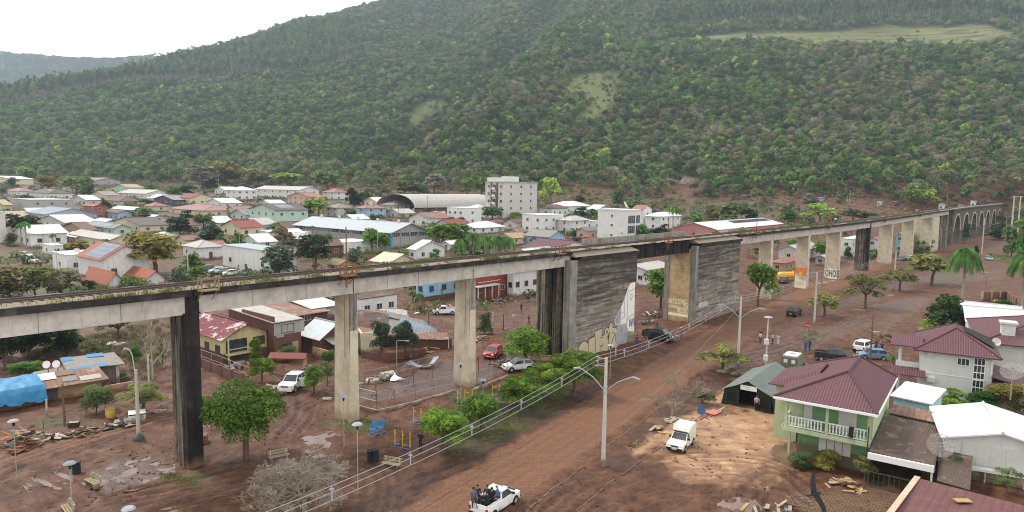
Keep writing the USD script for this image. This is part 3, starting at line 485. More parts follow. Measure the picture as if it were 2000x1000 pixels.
# ------------------------------------------------------------------ the railway viaduct
# local frame: x along the line, y away from the camera, z up; y = 0 is the near face of the piers
def concrete(name, lo, mid, hi, dark='2c2825', amt=.75, thr=(.5, .66), board=0.0, sv=(1.6, 1.6, .12), rough=.9, top=0.0):
    n = {'g': ('geometry', {}), 'n': ('noise_texture', {'scale': .9, 'detail': 9.0, 'roughness': .65}), 'r': ('rgb_ramp', {'ramp': [(.3, lin(lo)), (.5, lin(mid)), (.7, lin(hi))]}),
         'm': ('mapping', {'scale': sv}), 's': ('noise_texture', {'scale': 1.0, 'detail': 9.0, 'roughness': .72}), 'sr': ('rgb_ramp', {'ramp': [(thr[0], (0, 0, 0)), (thr[1], (amt, amt, amt))]}), 'mx': ('mix_color', {'b': lin(dark)}),
         'tc': ('texture_coordinate', {}), 'sz': ('separate_xyz', {}), 'mn': ('noise_texture', {'scale': .8, 'detail': 4.0}), 'ma': ('math', {'math_type': 'multiply_add', 'value2': 1.2, 'value3': .1}), 'ms': ('math', {'math_type': 'subtract'}), 'mm': ('map_range', {'from_min': -.3, 'from_max': .5, 'to_min': 0.0, 'to_max': .6, 'clamp': True}), 'mud': ('mix_color', {'b': lin('7a5c48')}),
         'b2': ('noise_texture', {'scale': 6.0, 'detail': 5.0}), 'b': ('bump', {'strength': .5, 'distance': .05}), 'p': ('principled_bsdf', {'roughness': rough, 'specular_ior_level': .25})}
    l = [('g.position', 'n.vector'), ('n.fac', 'r.fac'), ('g.position', 'm.vector'), ('m.vector', 's.vector'), ('s.fac', 'sr.fac'), ('r.color', 'mx.a'), ('sr.color', 'mx.fac'), ('tc.object', 'sz.vector'), ('g.position', 'mn.vector'), ('mn.fac', 'ma.value1'), ('ma.value', 'ms.value1'), ('sz.z', 'ms.value2'), ('ms.value', 'mm.value'),
         ('mm.result', 'mud.fac'), ('mx.result', 'mud.a'), ('mud.result', 'p.base_color'), ('g.position', 'b2.vector'), ('b2.fac', 'b.height'), ('b.normal', 'p.normal')]
    if top:
        n['tz'] = ('math', {'math_type': 'multiply_add', 'value2': top / 7.0, 'value3': -top}); n['ta'] = ('math', {'math_type': 'add'})
        l = [x for x in l if x[1] != 'sr.fac'] + [('sz.z', 'tz.value1'), ('s.fac', 'ta.value1'), ('tz.value', 'ta.value2'), ('ta.value', 'sr.fac')]
    if board:
        n['wm'] = ('mapping', {'scale': (.05, .05, 1.0)}); n['w'] = ('noise_texture', {'scale': 3.2, 'detail': 5.0, 'roughness': .7}); n['wr'] = ('rgb_ramp', {'ramp': [(.38, (.42, .42, .42)), (.54, (1, 1, 1)), (.68, (.8, .8, .8))]}); n['wx'] = ('mix_color', {'blend_type': 'multiply', 'fac': board})
        l = [x for x in l if x[1] != 'p.base_color'] + [('g.position', 'wm.vector'), ('wm.vector', 'w.vector'), ('w.fac', 'wr.fac'), ('mud.result', 'wx.a'), ('wr.color', 'wx.b'), ('wx.result', 'p.base_color'), ]
    _m[name] = usdkit.material(stage, '/World/Looks/' + name, n, l, surface='p.BSDF'); return _m[name]
CG = concrete('girder_concrete', '8d867c', 'a39b90', 'b4aca0', '554e48', .55, (.56, .74))
CP = concrete('pier_concrete', '9b8f79', 'b1a48c', 'c0b49b', '5a5146', .45, (.58, .74))
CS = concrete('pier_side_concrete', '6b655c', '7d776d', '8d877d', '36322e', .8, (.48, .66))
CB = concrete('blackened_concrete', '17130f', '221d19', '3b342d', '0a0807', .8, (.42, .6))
CF = concrete('streaked_concrete', '5d554a', '897e6c', 'a2957e', '1c1815', .95, (.44, .56), sv=(2.2, 2.2, .05))
CW = concrete('boarded_concrete', '746c61', '8e8477', 'a2978a', '1f1b18', .85, (.40, .62), board=.95, sv=(.14, .14, 2.4), top=.13)
CT = concrete('tan_concrete', '96805f', 'b0966f', 'bfa67e', '4f4436', .7, (.52, .7), board=.35, sv=(.6, .6, .25))
CE = concrete('edge_concrete', '1f1b18', '2b2622', '48413a', '100d0b', .8, (.45, .62), sv=(.5, .5, 1.5))
STONE = concrete('far_masonry', '453f37', '575046', '6b6356', '25211d', .85, (.45, .65), sv=(.4, .4, .3))
BALL = mat('ballast', '7d7062', .95, .35, 9, .06, 14); RUST = mat('rust', '6e472c', .8, .3, 7); RAILM = mat('rail_steel', '4a3c36', .55, .2, 8, metal=.3); SLEEP = mat('sleeper_wood', '3d322c', .95, .25, 5); CAGE = mat('weathered_timber', '7a6849', .9, .25, 6)
WHITEP = mat('white_paint', 'cfcabd', .8, .08, 3); BLACKP = mat('black_paint', '22211f', .8, .1, 3)
def dz(t): return 14.85 + 2.3 * float(smooth(160, 420, t)) + max(0, t - 420) * .004
VA = math.atan2(VD[1], VD[0])
via = thing('railway_viaduct', 'long grey concrete railway viaduct crossing the valley on tall piers', 'viaduct', (VP[0], VP[1], 0), VA)
def V(t, s, z=0.0):                                            # local to world
    p = VP + VD * t + VN * s; return np.array([p[0], p[1], z])
PIERS = [0, 15.7, 32.2, 49.8]; FARP = [122.6, 145.8, 170, 198, 224.6, 255, 286]
# girders, each with its dark edge slab
joints = [-62, -46.5, -31, -15.6] + [0.15, 15.7, 32.2, 50.9]
spans = list(zip(joints[:-1], joints[1:])) + list(zip([104.3] + FARP, FARP + [318]))
for a, b_ in spans:
    za, zb_ = dz(a), dz(b_)
    m = MB()
    def sheet(y0, y1, d0, d1):
        v = [(x, y, z - d) for x, z in ((a + .07, za), (b_ - .07, zb_)) for y in (y0, y1) for d in (d0, d1)]
        m.add(v, [[0, 1, 3, 2], [4, 6, 7, 5], [0, 4, 5, 1], [2, 3, 7, 6], [0, 2, 6, 4], [1, 5, 7, 3]])
    sheet(0, 4.1, .5, 2.0)
    gi = obj('girder', m, CG, via)
    m = MB()
    sheet(-.42, 4.6, -.02, .5); obj('edge_slab', m, CE, gi)
    m = MB(); n_ = int((b_ - a) / 4)                        # pour joints in the web
    for k in range(1, n_):
        x = a + (b_ - a) * k / n_; zz = dz(x); m.box((x, -.004, zz - 1.25), (.05, .02, 1.46))
    if n_ > 1: obj('joint', m, CS, gi, kind='stuff')
# slab piers: the wide face looks back along the line, the narrow one at the camera
def hull_box(x0, x1, y0, y1, z0, z1, flare=.12, ch=.07):
    m = MB(); 
    def ring(x0, x1, y0, y1, z): return [(x0 + ch, y0, z), (x1 - ch, y0, z), (x1, y0 + ch, z), (x1, y1 - ch, z), (x1 - ch, y1, z), (x0 + ch, y1, z), (x0, y1 - ch, z), (x0, y0 + ch, z)]
    v = ring(x0 - flare, x1 + flare, y0 - flare, y1 + flare, z0) + ring(x0, x1, y0, y1, z1)
    i = np.arange(8); j = (i + 1) % 8
    m.add(v, np.stack([i, j, j + 8, i + 8], 1)); m.add(v, [[8, 9, 10, 11], [8, 11, 12, 15], [12, 13, 14, 15]]); return m
def pier(t, w=2.9, L=.95, m=CP, base=-1.0, label=None):
    p = obj('pier', hull_box(t - L / 2, t + L / 2, .02, w, base, dz(t) - 2.0), m, via, smooth=False, label=label)
    return p
def fluted(t, label, w=2.75):
    z1 = dz(t) - 2.0
    p = obj('pier', MB().bx(t - .38, t + .42, .55, w - .35, -1, z1), CF, via, label=label)
    for y0, y1 in ((0.0, .55), (w * .38, w * .38 + .3), (w * .64, w * .64 + .3), (w - .35, w)):
        obj('rib', MB().bx(t - .62, t + .5 if y0 else t + .62, y0 + .001, y1, -1, z1 - .003), CB if y0 == 0 else CF, p)
    obj('pier_head', MB().bx(t - .7, t + .7, -.06, w + .15, z1 - .002, z1 + .12), CB, p)
    obj('stain_panel', MB().bx(t - .5, t + .6, -.05, -.001, -.5, z1 + 1.5), CB, p)
fluted(.1, 'fluted pier blackened by water on its near side')
for t in (15.7, 32.2):
    p = pier(t, 2.55, .95)
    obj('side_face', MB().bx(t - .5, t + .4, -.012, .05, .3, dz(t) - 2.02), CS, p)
    obj('drain_wire', MB().rod((t - .55, .7, dz(t) - 2), (t - .58, .7, dz(t) - 8.5), .025, n=4), RUST, p)
for t in FARP:
    if t == 198: fluted(t, 'dark fluted pier in the far run of piers', 3.7)
    else: pier(t, {122.6: 2.6, 145.8: 2.8, 170: 3.4}.get(t, 3.8), 1.25)
obj('pier', hull_box(288, 300, .05, 6.5, -1, dz(290) - 2.05), CP, via, label='broad pale pier near the far arches')
for t in (306, 318): obj('pier', hull_box(t - .8, t + .8, .03, 5, -1, dz(t) - 2.06), CF, via)
# the two massive towers either side of the road
def tower(t0, t1, capflare):
    z1 = dz(t0) - 1.15
    p = obj('tower', MB().bx(t0 + .002, t1 - .002, -.85, .25, -1, z1), CW, via, label='massive boarded concrete tower wall streaked black')
    return p, z1
p1, z1 = tower(50.6, 66.6, 0)
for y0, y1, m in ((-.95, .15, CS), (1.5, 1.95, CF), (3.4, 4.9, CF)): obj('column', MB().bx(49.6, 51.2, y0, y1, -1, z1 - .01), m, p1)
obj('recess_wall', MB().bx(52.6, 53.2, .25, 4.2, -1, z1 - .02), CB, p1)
obj('far_wall', MB().bx(51.2, 66.4, 4.0, 4.9, -1, z1 - .02), CW, p1)
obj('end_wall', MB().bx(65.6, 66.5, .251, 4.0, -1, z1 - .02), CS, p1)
p2, z2 = tower(86.4, 104.2, 0)
obj('end_wall', MB().bx(85.8, 86.9, -.7, 4.9, -1, z2 - .6), CT, p2)
obj('column', MB().bx(85.7, 86.5, -.95, .1, -1, z2 - .01), CS, p2); obj('column', MB().bx(85.7, 86.5, 4.2, 5.1, -1, z2 - .01), CS, p2)
obj('far_wall', MB().bx(86.9, 104, 4.1, 4.9, -1, z2 - .02), CW, p2); obj('end_wall', MB().bx(103.3, 104.1, .251, 4.1, -1, z2 - .02), CS, p2)
for p, a, b_, z1 in ((p1, 50.2, 66.9, z1), (p2, 85.9, 104.4, z2)):
    # top ledge: a dark rim and a gritty slope up to the track
    obj('rim', MB().bx(a + 1.5, b_, -1.15, 5.2, z1, z1 + .42), CE, p)
    m = MB(); v = [(a + .3, -1.12, z1 + .43), (b_ - .1, -1.12, z1 + .43), (b_ - 1.6, .4, z1 + 1.22), (a + .3, .4, z1 + 1.22), (a + .3, 4.6, z1 + 1.22), (b_ - 1.6, 4.6, z1 + 1.22), (b_ - .1, 4.6, z1 + .43), (a + .3, 4.6, z1 + .43)]
    m.add(v, [[0, 1, 2, 3], [3, 2, 5, 4], [1, 6, 5, 2], [0, 3, 4, 7]]); obj('ledge_slope', m, BALL, p)
g = obj('road_span', MB().bx(66.65, 85.85, .5, 3.9, 12.5, 14.9), CB, via, label='blackened deep girder over the road')
obj('parapet', MB().bx(60, 92, 4.55, 4.9, 14.9, 15.75), CS, g)
for t in range(68, 86, 3): obj('hanger_rib', MB().bx(t, t + .25, .38, .5, 12.6, 14.85), CB, g)
# track
def ribbon(y0, y1, dz_, t0=-62, t1=560, step=6, thick=.1, lift=0):
    m = MB(); ts = np.arange(t0, t1 + .1, step); v = []; 
    for t in ts:
        z = dz(t) + dz_; v += [(t, y0, z), (t, y1, z), (t, y1, z - thick), (t, y0, z - thick)]
    k = np.arange(len(ts) - 1)[:, None] * 4
    f = np.vstack([k + np.array(q) for q in ([0, 4, 5, 1], [1, 5, 6, 2], [2, 6, 7, 3], [3, 7, 4, 0])])
    return m.add(v, f)
def bed():
    m = MB(); ts = np.arange(-62, 560, .8); v = []; prof_ = [(-.25, .03), (.2, .10), (.75, .12), (1.4, .13), (2.0, .13), (2.7, .13), (3.4, .11), (4.4, .03)]
    r = np.random.RandomState(4)
    for t in ts: v += [(t, y, dz(t) + z + r.uniform(-.035, .035)) for y, z in prof_]
    w = len(prof_); k = (np.arange(len(ts) - 1)[:, None] * w + np.arange(w - 1)).ravel()
    return m.add(v, np.stack([k, k + w, k + w + 1, k + 1], 1))
bl = obj('ballast', bed(), BALL, via)
for y in (1.35, 2.4): obj('rail', ribbon(y - .05, y + .05, .30, thick=.14), RAILM, via)
m = MB()
for t in np.arange(-60, 330, .62): m.box((t, 1.88, dz(t) + .1), (.22, 2.0, .12))
obj('sleepers', m, SLEEP, via, kind='stuff')
# refuge platforms and posts on the near edge
def refuge(t, m, post=0.0, low=False):
    z = dz(t); b_ = MB()
    b_.bx(t - .75, t + .75, -1.15, -.43, z - .12, z - .02); p = obj('refuge_platform', b_, m, via)
    r = MB()
    for x in (-.7, .7):
        for y in (-1.1, -.45): r.bx(t + x - .045, t + x + .045, y - .045, y + .045, z - .02, z + 1.0)
    for zz in (.5, .97): r.bx(t - .7, t + .7, -1.14, -1.06, z + zz - .04, z + zz + .04)
    for x in (-.7, .7): r.bx(t + x - .035, t + x + .035, -1.1, -.45, z + .93, z + 1.0)
    obj('railing', r, m, p)
    s = MB(); 
    for x in (-.6, .6): s.rod((t + x, -1.05, z - .1), (t + x, 0, z - 1.0), .05, n=4)
    obj('bracket', s, m, p)
    if post: obj('pole', MB().rod((t - .2, -.75, z - 1.2), (t - .2, -.75, z + post), .09, .06, 6), m, p)
refuge(1.2, CAGE); refuge(14.6, RUST, 4.6); refuge(47.6, RUST); refuge(76.2, RUST, 4.0); refuge(112, RUST, 3.0); refuge(158, RUST, 4.5); refuge(212, RUST, 4.5); refuge(262, RUST)
obj('stair_rail', MB().rod((49, -.3, 15), (49, -.3, 15.9), .05).rod((50.1, -.3, 15), (50.1, -.3, 15.9), .05).rod((49, -.3, 15.9), (50.1, -.3, 15.9), .05).rod((49, -.3, 15.5), (50.1, -.3, 15.5), .04), CAGE, via)
# far arches in stone
for k, t in enumerate(np.arange(330, 560, 23.0)):
    pts = [(t, -1), (t, dz(t) - .6), (t + 22.98, dz(t) - .6), (t + 22.98, -1), (t + 19.2, -1), (t + 19.2, 6.0)] + [(t + 11.5 + 7.7 * math.cos(a), 6.0 + 7.7 * math.sin(a)) for a in np.linspace(.1, math.pi - .1, 12)] + [(t + 3.8, 6.0), (t + 3.8, -1)]
    a_ = obj('arch', MB().prism(pts, .3, 4.0), STONE, via)
    ring_ = [(t + 11.5 + r * math.cos(a), 6.0 + r * math.sin(a)) for r, s_ in ((8.4, 1), (7.75, -1)) for a in np.linspace(.05, math.pi - .05, 14)[::s_]]
    obj('arch_ring', MB().prism(ring_, .1, .31), CP, a_)
obj('parapet', ribbon(-.4, 4.6, .0, 328, 560, 8, .5), STONE, via)
# weeds along the edges
def tufts(pts, n, h, seed, w=.05, lean=.35):
    r = np.random.RandomState(seed); P = np.asarray(pts)[r.randint(0, len(pts), n)] + np.column_stack([r.normal(size=(n, 2)) * .12, np.zeros(n)])
    a = r.uniform(0, 6.28, n); hh = h * r.uniform(.5, 1.3, n); d = np.stack([np.cos(a), np.sin(a), np.zeros(n)], 1); side = np.stack([-np.sin(a), np.cos(a), np.zeros(n)], 1)
    tip = P + d * (hh * lean * r.uniform(.3, 1.5, n))[:, None] + [0, 0, 1] * hh[:, None]
    v = np.stack([P - side * w, P + side * w, tip], 1).reshape(-1, 3); return v, np.arange(3 * n).reshape(-1, 3)
r = np.random.RandomState(9); pts = []
for t in r.uniform(-40, 300, 520):
    if 51 < t < 104 and r.uniform() < .8: continue
    big = r.uniform() < .5; y = r.choice([-.15, .25, 3.9], p=[.45, .25, .3])
    for _ in range(10 if big else 3): pts.append((t + r.normal() * .5, y + r.normal() * .12, dz(t) + .02))
obj('weeds', tufts(pts, 14000, .34, 5, .045), LEAF['olive'], via, kind='stuff')
# paint on the concrete
def wall_paint(parent, name, shapes, m, x=None, y=None, depth=.012):
    """flat shapes given on the wall face y (u along the line, v up) or on the end face x (u across, v up)"""
    b_ = MB()
    for s in shapes:
        pg = s if isinstance(s, shapely.Polygon) else shapely.Polygon(s).buffer(0)
        for q in getattr(pg, 'geoms', [pg]):
            e = trimesh.creation.extrude_polygon(q, depth); v = np.array(e.vertices)
            w = np.stack([v[:, 0], y - v[:, 2], v[:, 1]], 1) if y is not None else np.stack([x - v[:, 2], v[:, 0], v[:, 1]], 1)
            b_.add(w, e.faces)
    return obj(name, b_, m, parent)
def text_paint(parent, text, u, v, h, m, x=None, y=None, stretch=1.0, bold=True):
    e = meshkit.text_mesh(text, h, .012, bold); w = np.array(e.vertices); 
    P = np.stack([u + w[:, 0] * stretch, np.full(len(w), y) - w[:, 2], v + w[:, 1]], 1) if y is not None else np.stack([np.full(len(w), x) - w[:, 2], u - w[:, 0] * stretch, v + w[:, 1]], 1)
    return obj('lettering', (P, e.faces), m, parent)
ell = lambda cx, cy, a, b_, n=20: shapely.Polygon([(cx + a * math.cos(t), cy + b_ * math.sin(t)) for t in np.linspace(0, 6.28, n, endpoint=False)])
Y1 = -.851
letters = [ell(53.2, 1.1, 1.25, 1.7), shapely.Polygon([(54.2, -.4), (54.3, 2.9), (56.0, 3.2), (56.0, -.4)]), shapely.Polygon([(55.9, .2), (55.9, 4.1), (57.6, 4.3), (57.6, 2.9), (58.9, 3.1), (59.2, 1.9), (59.0, -.3), (56, -.4)]), ell(58.9, 3.4, .55, .85), ell(59.9, 3.9, .5, 1.1), ell(60.7, 1.9, 1.25, 2.0), shapely.Polygon([(58.6, -.3), (58.6, 1.8), (61.7, 2.2), (61.9, -.3)])]
from shapely import affinity as _aff
letters = [_aff.scale(g_, 1, .78, origin=(57, 0)) for g_ in letters]; gu = shapely.union_all(letters)
CREAM = mat('cream_paint', 'ad9f82', .85, .12, 2); SILV = mat('grey_paint', '8c8d92', .8, .25, 1.2)
gr = wall_paint(p1, 'graffiti', [gu.buffer(.1)], BLACKP, y=Y1); wall_paint(gr, 'letter_fill', [g_ for g_ in getattr(gu.buffer(-.02), 'geoms', [gu.buffer(-.02)])], CREAM, y=Y1 - .014)
lines_ = [_aff.scale(shapely.LineString(l), 1, .78, origin=(57, 0)).buffer(.05) for l in ([(54.25, .3), (54.3, 2.8)], [(56.0, 3.0), (56.0, .3)], [(57.3, 2.6), (57.9, 2.6)], [(57.1, 1.3), (57.5, .9), (57.9, 1.35)], [(57.5, .9), (57.5, -.3)], [(59.4, 2.6), (59.4, -.2)], [(59.3, 2.5), (59.0, 2.2)], [(60.2, .9), (60.5, 2.0), (61.1, 2.6), (61.2, 1.2)], [(60.3, 3.0), (60.9, 2.8)])]
wall_paint(gr, 'letter_line', lines_, BLACKP, y=Y1 - .028); wall_paint(gr, 'letter_line', [ell(58.9, 2.65, .16, .27)], BLACKP, y=Y1 - .028)
big = shapely.Polygon([(60.9, 4.2), (61.6, 4.9), (62.6, 6.0), (63.4, 7.1), (64.2, 8.6), (64.9, 9.2), (66.2, 9.3), (66.3, 1.6), (64.6, 1.9), (64.0, 3.2), (62.0, 3.2), (61.0, 3.5)])
mu = wall_paint(p1, 'mural', [big], WHITEP, y=Y1 - .001); wall_paint(mu, 'shading', [shapely.Polygon([(60.95, 4.15), (61.6, 4.85), (62.4, 5.6), (62.2, 3.3), (61.2, 3.5)]), shapely.Polygon([(61.3, .3), (61.5, 3.3), (63.9, 3.1), (64.5, 1.8), (64.2, .2)])], SILV, y=Y1 - .0145)
wall_paint(mu, 'figure_line', [shapely.LineString(l).buffer(.05) for l in ([(62.4, 6.0), (62.4, 3.4)], [(63.3, 7.0), (63.4, 4.2), (62.4, 4.0)], [(64.2, 8.6), (64.2, 3.4)], [(62.6, 4.9), (63.3, 5.1)], [(64.6, 8.0), (66, 8.3)], [(64.0, 3.2), (64.5, 4.0), (66.2, 4.4)])] + [ell(65.2, 7.1, .3, .5).difference(ell(65.2, 7.1, .2, .38))], SILV, y=Y1 - .0285)
text_paint(mu, 'WW', 64.7, 2.5, 1.2, mat('purple_paint', '5a4a78', .8, .2, 3), y=Y1 - .02, stretch=.75)
X2 = 85.79
CRM = mat('old_white_paint', 'd9cfae', .85, .15, 3)
text_paint(p2, 'PARTICIPE', 4.75, 3.15, .85, CRM, x=X2, stretch=.62); text_paint(p2, 'DO', 1.1, 2.75, .8, CRM, x=X2, stretch=.55)
text_paint(p2, '1º CONGRESSO', 4.75, 2.35, .48, CRM, x=X2, stretch=.62); text_paint(p2, 'MISSÕES', 2.35, 1.7, .85, CRM, x=X2, stretch=.58)
wall_paint(p2, 'painted_band', [[(-.55, 1.0), (-.55, 1.5), (4.1, 1.5), (4.1, 1.0)]], CRM, x=X2)
text_paint(p2, 'MISSÕES', 87.6, 2.7, .75, WHITEP, y=Y1, stretch=.75); text_paint(p2, 'AQUI', 87.4, 1.2, .6, SILV, y=Y1, stretch=.7)
ORG = mat('orange_paint', 'c8743a', .85, .25, 1.5); YEL = mat('yellow_paint', 'd8a83a', .85, .2, 2)
zz = 145.8 - .63
wp = wall_paint(via, 'mural', [[(.05, 3.1), (.05, 5.1), (2.7, 5.1), (2.7, 3.9), (1.3, 3.4)]], ORG, x=zz - .11); wall_paint(wp, 'ground_coat', [[(-.05, .1), (-.05, 1.9), (.8, 2.0), (2.75, 3.2), (2.8, .1)]], WHITEP, x=zz - .115)
wall_paint(wp, 'letter_fill', [[(1.7, 4.0), (1.9, 2.9), (1.5, 2.2), (.9, 3.9)]], YEL, x=zz - .13); text_paint(wp, 'SOSO', 2.4, .9, .8, YEL, x=zz - .13, stretch=.6)
zz = 170 - .63
DKB = mat('dark_blue_paint', '37414f', .85, .2, 2)
wp = wall_paint(via, 'graffiti', [[(.1, .2), (.1, 2.6), (1.7, 3.0), (3.25, 2.7), (3.3, .5), (1.9, .1)]], WHITEP, x=zz - .11); text_paint(wp, 'OHOS', 3.25, .75, 1.75, DKB, x=zz - .125, stretch=.52)
# ------------------------------------------------------------------ buildings
def slab(m, pts, thick=.12):
    """one roof plane with thickness, st in metres along the eave and up the slope"""
    p = np.asarray(pts, float); e1 = p[1] - p[0]; e1 = e1 / np.linalg.norm(e1); nr = np.cross(p[1] - p[0], p[2] - p[0]); nr /= np.linalg.norm(nr)
    if nr[2] < 0: nr = -nr
    e2 = np.cross(nr, e1); st = np.stack([(p - p[0]) @ e1, (p - p[0]) @ e2], 1); q = p - nr * thick; k = len(p)
    fan = [[0, i, i + 1] for i in range(1, k - 1)]
    m.add(p, fan, st); m.add(q, [f[::-1] for f in fan], st)
    for i in range(k):
        j = (i + 1) % k; m.add([p[i], p[j], q[j], q[i]], [[0, 1, 2, 3]], [st[i], st[j], st[j], st[i]])
    return m
RM = {'white': roofmat('roof_white_metal', 'c9c8c4', 'metal', .06, .3, '8a7d72', .55), 'palegrey': roofmat('roof_pale_fibre', 'a8a49c', 'fibre', .12, .45, '6e645a'), 'grey': roofmat('roof_grey_fibre', '827d76', 'fibre', .15, .5, '55493f'),
      'dark': roofmat('roof_dark_tile', '5c544e', 'tile', .2, .35), 'brown': roofmat('roof_brown_tile', '6b5048', 'tile', .18, .35), 'purple': roofmat('roof_purple_tile', '65403f' if 0 else '5e3c40', 'tile', .2, .3, '4a3436', .6), 'red': roofmat('roof_red_tile', '82453d', 'tile', .2, .3), 'orange': roofmat('roof_orange_tile', '96583e', 'tile', .2, .3),
      'terracotta': roofmat('roof_terracotta', '94685a', 'tile', .2, .3), 'tan': roofmat('roof_tan_fibre', '9c8a6c', 'fibre', .15, .4), 'silver': roofmat('roof_silver_metal', '9da3a6', 'metal', .1, .3, '6f655c', .45), 'blue': roofmat('roof_bluegrey_metal', '7d8790', 'metal', .1, .3), 'muddy': roofmat('roof_muddy', '55443b', 'fibre', .25, .55, '8f8478', thr=(.55, .62)),
      'patchy': roofmat('roof_flaking_red', '6e2f33', 'tile', .15, .85, 'c4b8b4', thr=(.54, .58)), 'cream': roofmat('roof_cream_metal', 'c4b898', 'metal', .1, .4), 'pinkish': roofmat('roof_faded_tile', '93716a', 'tile', .2, .35), 'rusty': roofmat('roof_rusty', '7a5b4c', 'metal', .25, .5, 'a09080', thr=(.5, .6)), 'maroon': roofmat('roof_maroon_metal', '5f3a38', 'metal', .15, .5, '74564a', .6)}
WM = {}
for k, c in (('white', 'c6c4be'), ('cream', 'bfb395'), ('yellow', 'bcae80'), ('grey', '95928c'), ('pale', 'b3afa6'), ('mint', 'a3b8a8'), ('blue', '8fa4b0'), ('sky', '86afc2'), ('peach', 'b59a88'), ('salmon', '8f5548'), ('red', '803a2c'), ('purple', '554a66'), ('teal', '7aa3a2'), ('tan', 'a48a68'), ('green', '6d9a5a'), ('brick', '604236'), ('bluegrey', '90969b'), ('rose', 'b07a74'), ('lime', 'a4a77c')):
    WM[k] = mat('wall_' + k, c, .85, .1, 1.5, mud=.7, streak=.28)
FRAME = mat('window_frame', 'b8b5ae', .6, .1, 4); FRAMEB = mat('window_frame_brown', '4f352b', .7, .15, 4); DOOR = mat('door_brown', '5a3a30', .7, .2, 4); SOLAR = usdkit.material(stage, '/World/Looks/solar_panel', {'tc': ('texture_coordinate', {}), 'br': ('brick_texture', {'offset': 0.0, 'color1': (.012, .016, .03), 'color2': (.016, .02, .036), 'mortar': (.25, .26, .28), 'scale': 1.0, 'brick_width': 1.0, 'row_height': 1.65, 'mortar_size': .03}), 'p': ('principled_bsdf', {'roughness': .2})}, [('tc.UV', 'br.vector'), ('br.color', 'p.base_color')], surface='p.BSDF')
PANE = glassmat()
def window(t, face, a, z, w, h, Lu=0, frame=FRAME, d=.05, pane=PANE, bars=1, sub=True):
    """a window on the wall y=0 ('u') or x=0 ('v') of a house: a standing frame and a pane set back in it"""
    o = -d
    def bx(b, a0, a1, z0, z1, n0, n1): b.bx(a0, a1, n0, n1, z0, z1) if face == 'u' else b.bx(n0, n1, a0, a1, z0, z1)
    b = MB(); f = .07
    bx(b, a - w / 2, a + w / 2, z + h - f, z + h, o, 0); bx(b, a - w / 2, a + w / 2, z, z + f, o - .04, 0)
    bx(b, a - w / 2, a - w / 2 + f, z + f, z + h - f, o, 0); bx(b, a + w / 2 - f, a + w / 2, z + f, z + h - f, o, 0)
    for k in range(1, bars + 1): x = a - w / 2 + w * k / (bars + 1); bx(b, x - .025, x + .025, z + f, z + h - f, o + .005, 0)
    fr = obj('window', b, frame, t); p = MB(); bx(p, a - w / 2 + f, a + w / 2 - f, z + f, z + h - f, -.02, .0); obj('pane', p, pane, fr); return fr
